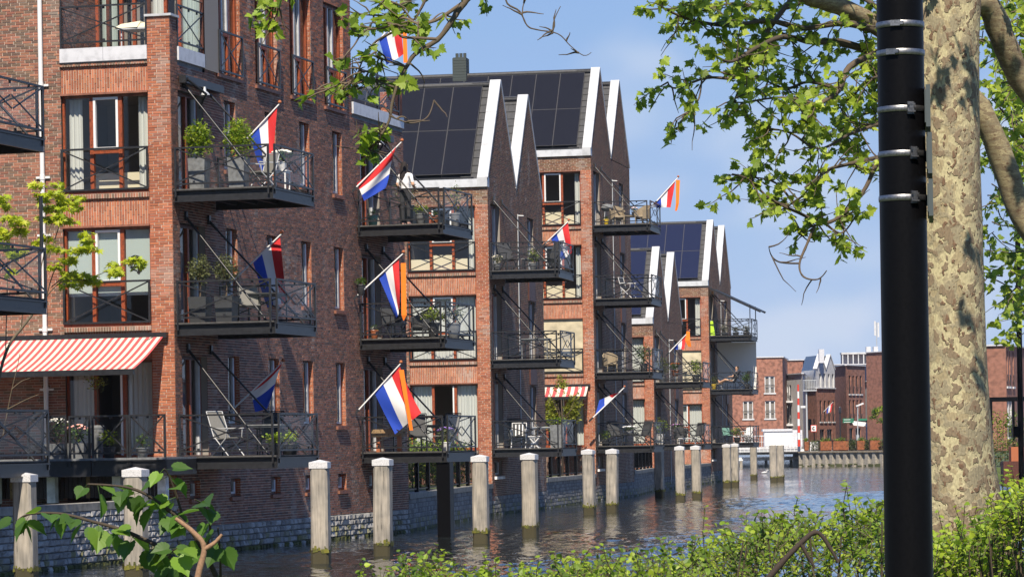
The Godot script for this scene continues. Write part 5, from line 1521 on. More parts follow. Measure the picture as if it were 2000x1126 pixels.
func fence(label: String, a: Vector2, b: Vector2, y0: float, y1: float, posts: int) -> void:
	var p := Vector3(a.x, y0, -a.y)
	var q := Vector3(b.x, y0, -b.y)
	var X := (q - p).normalized()
	var root := thing("garden_fence", label, "fence", Transform3D(Basis(X, Vector3.UP, X.cross(Vector3.UP)), p))
	var w := p.distance_to(q)
	var h := y1 - y0
	for k in posts:
		var x := w * k / (posts - 1)
		bar(root, "post", M.post_black, Vector3(x - 0.06, 0, -0.06), Vector3(x + 0.06, h, 0.06))
	bar(root, "top_rail", M.post_black, Vector3(0, h - 0.06, -0.02), Vector3(w, h - 0.01, 0.02))
	bar(root, "bottom_rail", M.post_black, Vector3(0, 0.08, -0.02), Vector3(w, 0.12, 0.02))
	var mb := MB.new()
	var n := int(w / 0.16)
	for k in n:
		mb.box(Vector3(w * k / n + 0.05, 0.121, -0.007), Vector3(w * k / n + 0.064, h - 0.061, 0.007))
	put(mb, "balusters", M.post_black, root, "stuff")
func mooring_pile(label: String, x: float, d: float, top: float, size := 0.36, turn := -0.2, capped := true, dark := false) -> void:
	var root := thing("mooring_pile", label, "mooring pile", tf(Vector3(x, 0, -d), turn), "oak piles standing in the canal")
	var mb := MB.new()
	var lean := Vector3(rf(-0.035, 0.035), 0, rf(-0.035, 0.035))
	var rings := []
	var ys := [-1.0, 0.0, 0.3, 0.9, 1.5, top - 0.03, top]
	var ch := size * 0.12
	for k in ys.size():
		var h: float = size * 0.5 * (1.0 + 0.03 * (1.0 - ys[k] / top)) - (0.012 if k == ys.size() - 1 else 0.0)
		var ring := []
		for c in [Vector2(-h, h - ch), Vector2(-h + ch, h), Vector2(h - ch, h), Vector2(h, h - ch), Vector2(h, -h + ch), Vector2(h - ch, -h), Vector2(-h + ch, -h), Vector2(-h, -h + ch)]:
			ring.append(Vector3(c.x + rf(-0.006, 0.006), ys[k], c.y + rf(-0.006, 0.006)) + lean * (ys[k] / top))
		rings.append(ring)
	var foot := MB.new()
	foot.col = Color(0.055, 0.05, 0.022)
	for k in rings.size() - 1:
		for c in 8:
			var e := (c + 1) % 8
			(foot if k < 2 else mb).quad(rings[k][c], rings[k + 1][c], rings[k + 1][e], rings[k][e])
	var tp: Array = rings[-1]
	for c in range(1, 7):
		mb.tri(tp[0], tp[c + 1], tp[c])
	put(mb, "shaft", M.post_black if dark else M.pile_wood, root)
	put(foot, "weedy_foot", M.post_black if dark else M.stone, root)
	if not dark:  # uneven fringe of weed above the waterline
		var wd := MB.new()
		for k in 70:
			var side := rng.randi() % 4
			var u := rf(-0.5, 0.5) * size
			var y := 0.27 + absf(rng.randfn(0.0, 0.05))
			var p := Vector3(u, y, size * 0.5 + 0.012)
			var bs := Basis(Vector3.UP, side * PI * 0.5)
			wd.col = Color(0.16, 0.15, 0.02).lerp(Color(0.05, 0.06, 0.015), rng.randf())
			var s := rf(0.012, 0.035)
			wd.quad(bs * (p + Vector3(-s, -s * 1.6, 0.004)), bs * (p + Vector3(-s * 0.6, s, 0.008)), bs * (p + Vector3(s * 0.7, s * 0.8, 0.01)), bs * (p + Vector3(s, -s * 1.4, 0.004)))
		put(wd, "weed", M.matte, root, "stuff")
	if capped:
		var cp := MB.new()
		var h := size * 0.5 + 0.015
		var c := [Vector3(-h, top, h), Vector3(h, top, h), Vector3(h, top, -h), Vector3(-h, top, -h), Vector3(-h, top + 0.13, h), Vector3(h, top + 0.13, h), Vector3(h, top + 0.13, -h), Vector3(-h, top + 0.13, -h)]
		for k in 8:
			c[k] += lean - Vector3(0, 0.05, 0)
		var apex := Vector3(0, top + 0.135, 0) + lean
		for k in 4:
			var l := (k + 1) % 4
			cp.quad(c[k], c[k + 4], c[l + 4], c[l])
			cp.tri(c[k + 4], apex, c[l + 4])
		put(cp, "cap", M.cap_white, root)
# ---------------------------------------------------------------- flags
const RED := Color(0.55, 0.02, 0.025)
const WHITE_C := Color(0.68, 0.68, 0.69)
const BLUE := Color(0.015, 0.055, 0.42)
const ORANGE_C := Color(0.85, 0.20, 0.015)
func flag(label: String, d: float, base: Vector2, tip: Vector2, q: Array, pennant := [], seed_ := 1, finial := true, bounds := [0.0, 0.3333, 0.6667, 1.0]) -> void:  # q: red-hoist, blue-hoist, red-fly, blue-fly
	var b := at(base.x, base.y, d)
	var root := thing("flag", label, "flag", tf(b), "national flags flown from the balconies")
	var e := at(tip.x, tip.y, d) - b
	var pr := 0.022 if d < 120 else 0.028
	var mb := MB.new()
	mb.tube([Vector3.ZERO, e], [pr, pr * 0.8], 8)
	put(mb, "pole", M.white_paint, root)
	var br := MB.new()
	br.beam(-e.normalized() * 0.08, e.normalized() * 0.16, pr * 2.6, pr * 2.6)
	put(br, "bracket", M.black_steel, root)
	if finial:
		var fm := MB.new()
		fm.lathe(e, [[0.012, -0.01], [0.045, 0.01], [0.05, 0.04], [0.03, 0.075], [0.0, 0.085]], 8)
		put(fm, "finial", M.terracotta, root)
	var P := []
	for k in 4:
		P.append(at(q[k].x, q[k].y, d + 0.03) - b)
	P[2] += Vector3(0, 0, 0.12)
	P[3] += Vector3(0, 0, -0.10)
	var cloth := part("cloth", root)
	var U := 14
	var cols := [RED, WHITE_C, BLUE]
	var amp: float = (P[2] - P[0]).length() * 0.035
	for s in 3:
		var me := MB.new()
		me.col = cols[s]
		var V := 5
		var g := []
		for i in U + 1:
			var row := []
			for j in V + 1:
				var u := float(i) / U
				var w: float = lerpf(bounds[s], bounds[s + 1], float(j) / V)
				var p: Vector3 = (P[0].lerp(P[1], w)).lerp(P[2].lerp(P[3], w), u)
				var ph := w * 7.0 + u * 4.0 + seed_ * 1.7
				p += Vector3(0.25 * sin(ph + 1.0), 0.1 * sin(ph * 0.7), 1.0 * sin(ph)) * amp * (0.25 + u) + Vector3(0, -0.06 * sin(u * PI) * (1.0 - w), 0)
				row.append(p)
			g.append(row)
		me.grid(g)
		put(me, ["red_stripe", "white_stripe", "blue_stripe"][s], M.flag, cloth)
	if pennant.size() > 0:
		var me := MB.new()
		me.col = ORANGE_C
		var pts := []
		for k in pennant.size():
			var w: float = pennant[k].z
			var o := Vector3(0.02 * sin(k * 1.4), 0, 0.16 + 0.03 * sin(k * 2.1))
			pts.append([at(pennant[k].x - w, pennant[k].y, d) - b + o, at(pennant[k].x + w, pennant[k].y, d) - b + o + Vector3(0, 0, 0.02)])
		for k in pts.size() - 1:
			for i in 4:
				var a0: Vector3 = pts[k][0].lerp(pts[k + 1][0], i / 4.0)
				var a1: Vector3 = pts[k][0].lerp(pts[k + 1][0], (i + 1) / 4.0)
				var b0: Vector3 = pts[k][1].lerp(pts[k + 1][1], i / 4.0)
				var b1: Vector3 = pts[k][1].lerp(pts[k + 1][1], (i + 1) / 4.0)
				me.quad(a0, b0, b1, a1)
		put(me, "orange_pennant", M.flag, root)

# ---------------------------------------------------------------- balcony furniture and pot plants (p in building axes)
func place(b: Node3D, p: Vector3, turn := 0.0) -> Transform3D:
	return b.transform * tf(p, turn)
func chair(label: String, t: Transform3D, m: Material, style := "frame", frame: Material = null) -> void:
	var r := thing("garden_chair", label, "chair", t, "chairs on the balconies")
	var fm: Material = frame if frame else M.black_steel
	if style == "wicker":  # rounded tub chair
		var mb := MB.new()
		for k in 9:
			var a := lerpf(-0.75 * PI, 0.75 * PI, k / 8.0) + PI * 0.5
			var a2 := lerpf(-0.75 * PI, 0.75 * PI, (k + 1) / 8.0) + PI * 0.5
			if k == 8:
				break
			var h0 := 0.62 + 0.24 * maxf(0.0, cos(lerpf(-0.75 * PI, 0.75 * PI, k / 8.0)))
			var h1 := 0.62 + 0.24 * maxf(0.0, cos(lerpf(-0.75 * PI, 0.75 * PI, (k + 1) / 8.0)))
			var i0 := Vector3(cos(a), 0, -sin(a)) * 0.27
			var i1 := Vector3(cos(a2), 0, -sin(a2)) * 0.27
			mb.hexa([i0 * 1.18 + Vector3(0, 0.25, 0), i0 + Vector3(0, 0.25, 0), i1 + Vector3(0, 0.25, 0), i1 * 1.18 + Vector3(0, 0.25, 0), i0 * 1.3 + Vector3(0, h0, 0), i0 * 1.12 + Vector3(0, h0, 0), i1 * 1.12 + Vector3(0, h1, 0), i1 * 1.3 + Vector3(0, h1, 0)])
		put(mb, "backrest", m, r)
		var s := MB.new()
		s.lathe(Vector3.ZERO, [[0.0, 0.28], [0.28, 0.28], [0.30, 0.34], [0.29, 0.40], [0.0, 0.42]], 12)
		put(s, "seat", m, r)
		for q in [[-0.2, 0.2], [0.2, 0.2], [-0.2, -0.2], [0.2, -0.2]]:
			var l := MB.new()
			l.tube([Vector3(q[0] * 1.1, 0, q[1] * 1.1), Vector3(q[0], 0.29, q[1])], [0.018, 0.022], 6)
			put(l, "leg", m, r)
		return
	var back := 1.02 if style == "tall" else 0.86
	var sl := 0.24 if style == "tall" else 0.12
	var s := MB.new()
	s.hexa([Vector3(-0.24, 0.41, 0.25), Vector3(0.24, 0.41, 0.25), Vector3(0.24, 0.38, -0.22), Vector3(-0.24, 0.38, -0.22), Vector3(-0.24, 0.435, 0.25), Vector3(0.24, 0.435, 0.25), Vector3(0.24, 0.405, -0.22), Vector3(-0.24, 0.405, -0.22)])
	put(s, "seat", m, r)
	var b := MB.new()
	b.hexa([Vector3(-0.23, 0.42, -0.205), Vector3(0.23, 0.42, -0.205), Vector3(0.23, 0.42, -0.23), Vector3(-0.23, 0.42, -0.23), Vector3(-0.22, back, -0.2 - sl), Vector3(0.22, back, -0.2 - sl), Vector3(0.22, back, -0.225 - sl), Vector3(-0.22, back, -0.225 - sl)])
	put(b, "backrest", m, r)
	if style == "striped":
		for k in 3:
			var st := MB.new()
			var x := -0.14 + k * 0.12
			st.hexa([Vector3(x, 0.44, -0.198), Vector3(x + 0.035, 0.44, -0.198), Vector3(x + 0.035, 0.44, -0.204), Vector3(x, 0.44, -0.204), Vector3(x, back - 0.03, -0.192 - sl), Vector3(x + 0.035, back - 0.03, -0.192 - sl), Vector3(x + 0.035, back - 0.03, -0.199 - sl), Vector3(x, back - 0.03, -0.199 - sl)])
			put(st, "stripe", M.white_paint, r)
	var fr := MB.new()
	for x in [-0.25, 0.25]:
		fr.tube([Vector3(x, 0.40, -0.2), Vector3(x, back + 0.02, -0.22 - sl)], [0.014, 0.014], 6)
	fr.tube([Vector3(-0.25, back + 0.02, -0.22 - sl), Vector3(0.25, back + 0.02, -0.22 - sl)], [0.014, 0.014], 6)
	put(fr, "back_frame", fm, r)
	for x in [-0.25, 0.25]:
		var l1 := MB.new()
		l1.tube([Vector3(x, 0.0, 0.27), Vector3(x, 0.42, -0.18)], [0.014, 0.014], 6)
		put(l1, "leg", fm, r)
		var l2 := MB.new()
		l2.tube([Vector3(x, 0.0, -0.30), Vector3(x, 0.42, 0.20), Vector3(x, 0.64, 0.22)], [0.014, 0.014, 0.014], 6)
		put(l2, "leg", fm, r)
		bar(r, "armrest", fm, Vector3(x - 0.025, 0.63, -0.26), Vector3(x + 0.025, 0.655, 0.25))
func table(label: String, t: Transform3D, w: float, l: float, h: float, m: Material, leg: Material, crossed := false) -> void:
	var r := thing("garden_table", label, "table", t, "tables on the balconies")
	var tp := MB.new()
	tp.box(Vector3(-w * 0.5, h - 0.03, -l * 0.5), Vector3(w * 0.5, h, l * 0.5))
	tp.box(Vector3(-w * 0.5 + 0.03, h - 0.07, -l * 0.5 + 0.03), Vector3(w * 0.5 - 0.03, h - 0.031, l * 0.5 - 0.03))
	put(tp, "table_top", m, r)
	for z in [-l * 0.5 + 0.05, l * 0.5 - 0.05]:
		for s in [-1, 1]:
			var mb := MB.new()
			var x: float = (w * 0.5 - 0.05) * s
			mb.beam(Vector3(-x if crossed else x, 0.0, z + 0.012 * s), Vector3(x, h - 0.071, z + 0.012 * s), 0.032, 0.032, Vector3(0, 0, 1))
			put(mb, "leg", leg, r)
func foliage(mb: MB, o: Vector3, r: Vector3, count: int, size: float, cols: Array, shell := 0.5) -> void:
	for k in count:
		var u := Vector3(rng.randfn(), rng.randfn(), rng.randfn()).normalized() * pow(rng.randf(), 1.0 - shell)
		var p := o + u * r * rf(0.85, 1.12)
		leaf_at(mb, p, size * rf(0.7, 1.3), cols)
func leaf_at(mb: MB, p: Vector3, s: float, cols: Array) -> void:  # pointed, slightly folded leaf
	var dir := Vector3(rf(-1, 1), rf(-0.5, 0.9), rf(-1, 1)).normalized()
	var side := dir.cross(Vector3(rf(-0.6, 0.6), 1, rf(-0.6, 0.6))).normalized()
	var up := side.cross(dir)
	var q: Color = cols[rng.randi() % cols.size()]
	mb.col = q * rf(0.75, 1.25)
	mb.tri(p, p + dir * s * 0.55 + side * s * 0.3 + up * s * 0.08, p + dir * s)
	mb.tri(p, p + dir * s, p + dir * s * 0.55 - side * s * 0.3 + up * s * 0.08)
const GREENS := [Color(0.07, 0.13, 0.025), Color(0.10, 0.17, 0.03), Color(0.05, 0.10, 0.022)]
const LIMES := [Color(0.30, 0.40, 0.03), Color(0.22, 0.33, 0.03), Color(0.36, 0.43, 0.05)]
const OLIVES := [Color(0.14, 0.16, 0.07), Color(0.18, 0.20, 0.09), Color(0.10, 0.12, 0.05)]
func pot_plant(label: String, category: String, t: Transform3D, pot: Material, pw: float, ph: float, fr: Vector3, cols: Array, count := 220, size := 0.07, stem := 0.0, bloom := [], square := false, called := "pot_plant") -> void:
	var r := thing(called, label, category, t, "pot plants on the balconies")
	var pm := MB.new()
	if square:
		pm.hexa([Vector3(-pw * 0.42, 0, pw * 0.42), Vector3(pw * 0.42, 0, pw * 0.42), Vector3(pw * 0.42, 0, -pw * 0.42), Vector3(-pw * 0.42, 0, -pw * 0.42), Vector3(-pw * 0.5, ph, pw * 0.5), Vector3(pw * 0.5, ph, pw * 0.5), Vector3(pw * 0.5, ph, -pw * 0.5), Vector3(-pw * 0.5, ph, -pw * 0.5)])
	else:
		pm.lathe(Vector3.ZERO, [[0.0, 0.0], [pw * 0.36, 0.0], [pw * 0.47, ph * 0.9], [pw * 0.52, ph * 0.91], [pw * 0.52, ph], [pw * 0.44, ph], [0.0, ph * 0.93]], 12)
	put(pm, "pot", pot, r)
	var base := ph + stem
	var sm := MB.new()
	sm.col = Color(0.12, 0.08, 0.05)
	sm.tube([Vector3(0, ph * 0.8, 0), Vector3(0.02, base, 0.01), Vector3(0, base + fr.y, 0)], [0.022, 0.018, 0.008], 6)
	for k in 4:
		sm.tube([Vector3(0, base + 0.05, 0), Vector3(rf(-0.7, 0.7) * fr.x, base + fr.y * rf(0.8, 1.4), rf(-0.7, 0.7) * fr.z)], [0.01, 0.005], 5)
	put(sm, "stem", M.bark_dark, r)
	var fm := MB.new()
	foliage(fm, Vector3(0, base + fr.y * 0.95, 0), fr, count, size, cols)
	put(fm, "foliage", M.leaf, r, "stuff")
	if bloom.size() > 0:
		var bl := MB.new()
		for k in 26:
			bl.col = bloom[0] * rf(0.85, 1.1)
			var a := rf(0, TAU)
			var rad := sqrt(rng.randf())
			var p := Vector3(cos(a) * rad * fr.x, base + fr.y * (1.0 + 0.9 * sqrt(maxf(0.0, 1.0 - rad * rad * 0.8))), sin(a) * rad * fr.z)
			var s: float = bloom[1]
			bl.lathe(p, [[0.0, -s * 0.5], [s, -s * 0.1], [s * 0.8, s * 0.4], [0.0, s * 0.6]], 6)
		put(bl, "blossom", M.matte, r, "stuff")
# ---------------------------------------------------------------- figures: smooth-min capsules meshed with surface nets
func figure(label: String, t: Transform3D, bones: Array, lo: Vector3, hi: Vector3, colour: Callable, hair: Array, hands: Array) -> void:
	var cell := 0.022
	var nx := int((hi.x - lo.x) / cell) + 2
	var ny := int((hi.y - lo.y) / cell) + 2
	var nz := int((hi.z - lo.z) / cell) + 2
	var field := PackedFloat32Array()
	field.resize(nx * ny * nz)
	var i := 0
	for z in nz:
		for y in ny:
			for x in nx:
				field[i] = body_distance(lo + Vector3(x, y, z) * cell, bones)
				i += 1
	var id := {}
	var pos := PackedVector3Array()
	for z in nz - 1:
		for y in ny - 1:
			for x in nx - 1:
				var sum := Vector3.ZERO
				var cnt := 0
				var c := []
				for k in 8:
					c.append(field[(x + (k & 1)) + nx * ((y + ((k >> 1) & 1)) + ny * (z + (k >> 2)))])
				for e in [[0, 1], [2, 3], [4, 5], [6, 7], [0, 2], [1, 3], [4, 6], [5, 7], [0, 4], [1, 5], [2, 6], [3, 7]]:
					var fa: float = c[e[0]]
					var fb: float = c[e[1]]
					if (fa < 0.0) != (fb < 0.0):
						var w := fa / (fa - fb)
						sum += Vector3(e[0] & 1, (e[0] >> 1) & 1, e[0] >> 2).lerp(Vector3(e[1] & 1, (e[1] >> 1) & 1, e[1] >> 2), w)
						cnt += 1
				if cnt > 0:
					id[Vector3i(x, y, z)] = pos.size()
					pos.append(lo + (Vector3(x, y, z) + sum / cnt) * cell)
	var mb := MB.new()
	for p in pos:
		var g := Vector3(body_distance(p + Vector3(0.01, 0, 0), bones) - body_distance(p - Vector3(0.01, 0, 0), bones), body_distance(p + Vector3(0, 0.01, 0), bones) - body_distance(p - Vector3(0, 0.01, 0), bones), body_distance(p + Vector3(0, 0, 0.01), bones) - body_distance(p - Vector3(0, 0, 0.01), bones))
		mb.v.append(p); mb.n.append(g.normalized()); mb.c.append(colour.call(p))
	var axes := [[Vector3i(1, 0, 0), Vector3i(0, 1, 0), Vector3i(0, 0, 1)], [Vector3i(0, 1, 0), Vector3i(0, 0, 1), Vector3i(1, 0, 0)], [Vector3i(0, 0, 1), Vector3i(1, 0, 0), Vector3i(0, 1, 0)]]
	for key in id:
		var k: Vector3i = key
		for a in axes:
			var f0 := field[k.x + nx * (k.y + ny * k.z)]
			var kb: Vector3i = k + a[0]
			var f1 := field[kb.x + nx * (kb.y + ny * kb.z)]
			if (f0 < 0.0) == (f1 < 0.0):
				continue
			var q := [k, k - a[1], k - a[1] - a[2], k - a[2]]
			if not (id.has(q[1]) and id.has(q[2]) and id.has(q[3])):
				continue
			var o := [id[q[0]], id[q[1]], id[q[2]], id[q[3]]]
			if f0 < 0.0:
				o.reverse()
			for s in [0, 1, 2, 0, 2, 3]:
				mb.ix.append(o[s])
	for h in hands:  # palm at h[0], pointing h[1]: five unequal, slightly curled fingers
		var w: Vector3 = h[0]
		var d: Vector3 = h[1]
		var sd: Vector3 = h[2]
		mb.col = colour.call(w)
		for f in 4:
			var r0 := w + sd * (f - 1.5) * 0.019
			var ln: float = [0.07, 0.08, 0.075, 0.06][f]
			var curl := d.cross(sd) * 0.02
			mb.tube([r0, r0 + d * ln * 0.5 + curl * 0.3, r0 + d * ln + curl], [0.0095, 0.009, 0.007], 5)
		mb.tube([w - d * 0.05 - sd * 0.03, w - d * 0.02 - sd * 0.055, w + d * 0.015 - sd * 0.06], [0.011, 0.010, 0.008], 5)
	var root := thing("person", label, "person", t)
	put(mb, "body", M.cloth, root)
	if hair.size() > 0:
		var hm := MB.new()
		hm.col = hair[0]
		for s in hair[1]:
			hm.tube(s[0], s[1], 8)
		put(hm, "hair", M.matte, root)
func body_distance(p: Vector3, bones: Array) -> float:
	var best := 9.0
	for b in bones:
		var a: Vector3 = b[0]
		var ab: Vector3 = b[1] - a
		var h := clampf((p - a).dot(ab) / maxf(ab.length_squared(), 1e-6), 0.0, 1.0)
		var d := p.distance_to(a + ab * h) - lerpf(b[2], b[3], h)
		var k := 0.035
		var m := maxf(k - absf(best - d), 0.0) / k
		best = minf(best, d) - m * m * k * 0.25
	return best
# ---------------------------------------------------------------- trees and shrubs
func lobed_leaf(kind: String) -> ArrayMesh:
	var mb := MB.new()
	var pts := []
	if kind == "plane":
		for s in [[0.0, 0.02], [0.20, -0.12], [0.44, -0.13], [0.42, 0.03], [0.62, 0.10], [0.52, 0.24], [0.68, 0.44], [0.46, 0.43], [0.40, 0.56], [0.26, 0.52], [0.27, 0.74], [0.13, 0.76]]:
			pts.append(s)
		pts.append([0.0, 1.0])
		for k in range(11, 0, -1):
			pts.append([-pts[k][0], pts[k][1]])
	elif kind == "maple":
		pts = [[0, 0.0], [0.35, -0.12], [0.26, 0.10], [0.70, 0.22], [0.30, 0.34], [0.52, 0.75], [0.16, 0.52], [0.0, 1.0], [-0.16, 0.52], [-0.52, 0.75], [-0.30, 0.34], [-0.70, 0.22], [-0.26, 0.10], [-0.35, -0.12]]
	else:  # broad heart
		for s in [[0.0, 0.04], [0.20, -0.06], [0.34, -0.02], [0.38, 0.06], [0.47, 0.12], [0.46, 0.22], [0.52, 0.32], [0.47, 0.42], [0.48, 0.54], [0.38, 0.60], [0.34, 0.71], [0.22, 0.76], [0.12, 0.88]]:
			pts.append(s)
		pts.append([0.0, 1.06])
		for k in range(12, 0, -1):
			pts.append([-pts[k][0], pts[k][1]])
	var c := Vector3(0, 0.32, -0.05)
	for k in pts.size():
		var a: Array = pts[k]
		var b: Array = pts[(k + 1) % pts.size()]
		mb.tri(c, Vector3(b[0], b[1], absf(b[0]) * 0.22 - b[1] * b[1] * 0.18), Vector3(a[0], a[1], absf(a[0]) * 0.22 - a[1] * a[1] * 0.18))
	mb.col = Color.WHITE
	mb.tube([Vector3(0, -0.35, 0.02), Vector3(0, 0.02, 0)], [0.012, 0.012], 3, false)
	return mb.mesh()
func leaf_basis(dir: Vector3, face: Vector3, s: float) -> Basis:  # dir: where the tip points; face: which way the upper side looks
	var y := dir.normalized()
	var x := y.cross(face)
	if x.length() < 0.05:
		x = y.cross(Vector3(1, 0.3, 0.2))
	x = x.normalized()
	return Basis(x * s, y * s, x.cross(y) * s)
class Leaves:
	var at_ := []
	var col := []
	func add(t: Transform3D, c: Color) -> void:
		at_.append(t); col.append(c)
func put_leaves(lv: Leaves, me: ArrayMesh, parent: Node3D, eye: Vector3, singles: int, in_view: Callable) -> void:
	# the ones that show largest become parts of their own, the rest one mass
	var order := []
	for k in lv.at_.size():
		var t: Transform3D = lv.at_[k]
		if in_view.call(t.origin):
			order.append([t.origin.distance_to(eye) / t.basis.y.length(), k])
	order.sort_custom(func(a: Array, b: Array) -> bool: return a[0] < b[0])
	var alone := {}
	for k in mini(singles, order.size()):
		alone[order[k][1]] = true
	var tints := {}
	for k in alone:
		var c: Color = lv.col[k]
		var key := "%d %d" % [int(c.r * 24.0), int(c.g * 24.0)]
		if not tints.has(key):
			var m: StandardMaterial3D = M.leaf.duplicate()
			m.albedo_color = c.linear_to_srgb()
			m.resource_name = "leaf"
			tints[key] = m
		put_mesh(me, "leaf", tints[key], parent).transform = lv.at_[k]
	if alone.size() == lv.at_.size():
		return
	var mm := MultiMesh.new()
	mm.transform_format = MultiMesh.TRANSFORM_3D
	mm.use_colors = true
	mm.mesh = me
	mm.instance_count = lv.at_.size() - alone.size()
	var i := 0
	for k in lv.at_.size():
		if not alone.has(k):
			mm.set_instance_transform(i, lv.at_[k])
			mm.set_instance_color(i, lv.col[k])
			i += 1
	var o := MultiMeshInstance3D.new()
	o.multimesh = mm
	o.material_override = M.leaf
	o.name = "foliage"
	o.set_meta("kind", "stuff")
	parent.add_child(o, true)
func curve_of(pts: Array, d: float, dd := 0.0, steps := 5) -> Array:  # smooth world path through measured points
	var c := Curve3D.new()
	for k in pts.size():
		c.add_point(at(pts[k].x, pts[k].y, d + dd * k / maxf(pts.size() - 1.0, 1.0)))
	for k in range(1, pts.size() - 1):
		var tan: Vector3 = (c.get_point_position(k + 1) - c.get_point_position(k - 1)) * 0.18
		c.set_point_in(k, -tan); c.set_point_out(k, tan)
	var out := []
	for k in pts.size() - 1:
		for s in steps:
			out.append(c.sample(k, float(s) / steps))
	out.append(c.get_point_position(pts.size() - 1))
	return out
func branch(mb: MB, path: Array, r0: float, r1: float, sides := 7) -> void:
	var r := []
	for k in path.size():
		r.append(lerpf(r0, r1, float(k) / (path.size() - 1)) * rf(0.9, 1.1))
	mb.tube(path, r, sides)
func twig_spray(mb: MB, lv: Leaves, from: Vector3, dir: Vector3, length: float, leaves: int, size: float, cols: Array) -> void:
	var p := from
	var d := dir.normalized()
	var path := [p]
	for k in 5:
		d = (d + Vector3(rf(-0.5, 0.5), rf(-0.45, 0.4), rf(-0.5, 0.5)) * 0.8).normalized()
		p += d * length / 5.0
		path.append(p)
	branch(mb, path, 0.007, 0.002, 5)
	for k in leaves:
		var q: Vector3 = path[1 + rng.randi() % 5]
		var ld := (Vector3(rf(-1, 1), rf(-1.0, 0.35), rf(-1, 1))).normalized()
		var s := size * rf(0.55, 1.2)
		var face := Vector3(rf(-0.9, 0.9), rf(0.1, 1), rf(-0.4, 1.0)).normalized()
		var c: Color = cols[rng.randi() % cols.size()] * rf(0.8, 1.2)
		lv.add(Transform3D(leaf_basis(ld, face, s), q + ld * s * 0.35), c)
func plane_tree() -> void:
	var foot := Vector3(0, 0, 0)
	var root := thing("plane_tree", "mottled plane tree trunk with spreading leafy limbs beside black pole", "tree")
	var D := 26.0
	# trunk: fluted and flaring at the foot
	var mb := MB.new()
	var ring := []
	var ctr := [[1862, 1240, 0.54], [1866, 1120, 0.46], [1864, 1040, 0.41], [1862, 980, 0.375], [1858, 900, 0.345], [1855, 800, 0.322], [1852, 680, 0.305], [1849, 560, 0.298], [1848, 440, 0.292], [1845, 320, 0.286], [1842, 200, 0.288], [1842, 80, 0.29], [1845, -40, 0.30], [1850, -160, 0.30]]
	var sides := 40
	var nz := FastNoiseLite.new()
	nz.seed = 5; nz.frequency = 0.9
	for c in ctr:
		var o := at(c[0], c[1], D)
		var rr := []
		for s in sides:
			var a := TAU * s / sides
			var flare: float = maxf(0.0, c[2] - 0.33)
			var r: float = c[2] * (1.0 + 0.05 * nz.get_noise_3d(cos(a) * 1.4, o.y * 0.8, sin(a) * 1.4) + 0.02 * sin(a * 3.0 + o.y)) + flare * 0.35 * sin(a * 5.0 + 0.6)
			rr.append(o + Vector3(cos(a) * r, 0, sin(a) * r))
		ring.append(rr)
	var b0 := 0
	var uvs := PackedVector2Array()
	var y_top: float = ring[-1][0].y
	for k in ring.size():
		for s in sides + 1:
			var tn: Vector3 = ring[k][(s + 1) % sides] - ring[k][(s + sides - 1) % sides]
			mb.v.append(ring[k][s % sides]); mb.n.append(Vector3(tn.z, 0, -tn.x).normalized()); mb.c.append(Color.WHITE)
			uvs.append(Vector2(0.75 - float(s) / sides, (y_top - ring[k][s % sides].y) / (y_top - ring[0][0].y)))
	for k in ring.size() - 1:
		for s in sides:
			var a := k * (sides + 1) + s
			for q in [a, a + 1, a + sides + 1, a + 1, a + sides + 2, a + sides + 1]:
				mb.ix.append(q)
	var ta := []
	ta.resize(Mesh.ARRAY_MAX)
	ta[Mesh.ARRAY_VERTEX] = mb.v; ta[Mesh.ARRAY_NORMAL] = mb.n; ta[Mesh.ARRAY_TEX_UV] = uvs; ta[Mesh.ARRAY_INDEX] = mb.ix
	var tmesh := ArrayMesh.new()
	tmesh.add_surface_from_arrays(Mesh.PRIMITIVE_TRIANGLES, ta)
	put_mesh(tmesh, "trunk", M.plane_bark, root)
	var lv := Leaves.new()
	var limbs := MB.new()
	for l in [[[Vector2(1848, 150), Vector2(1720, 55), Vector2(1640, 12), Vector2(1540, -25), Vector2(1400, -120)], -1.0, 0.085, 0.06], [[Vector2(1860, 150), Vector2(1925, 235), Vector2(1965, 330), Vector2(2005, 440), Vector2(2090, 520)], 0.3, 0.11, 0.085], [[Vector2(1860, 20), Vector2(1925, 5), Vector2(1965, 90), Vector2(2000, 165), Vector2(2080, 260)], 0.6, 0.11, 0.08], [[Vector2(1850, -60), Vector2(1800, -260), Vector2(1700, -480)], 0.5, 0.15, 0.09], [[Vector2(1850, -60), Vector2(1930, -300), Vector2(2010, -520)], 0.3, 0.14, 0.09], [[Vector2(1845, -100), Vector2(1600, -300), Vector2(1250, -300), Vector2(1080, -170), Vector2(950, -40)], -6.0, 0.12, 0.03]]:
		var path := curve_of(l[0], D + (0.35 if l[1] == 0.3 else 0.0), l[1])
		var m2 := MB.new()
		branch(m2, path, l[2], l[3], 14)
		put(m2, "limb", M.limb_bark, root)
	var brown := Color(0.10, 0.075, 0.05)
	limbs.col = brown
	var young := [Color(0.23, 0.33, 0.03), Color(0.31, 0.42, 0.04), Color(0.16, 0.24, 0.025), Color(0.40, 0.49, 0.055)]
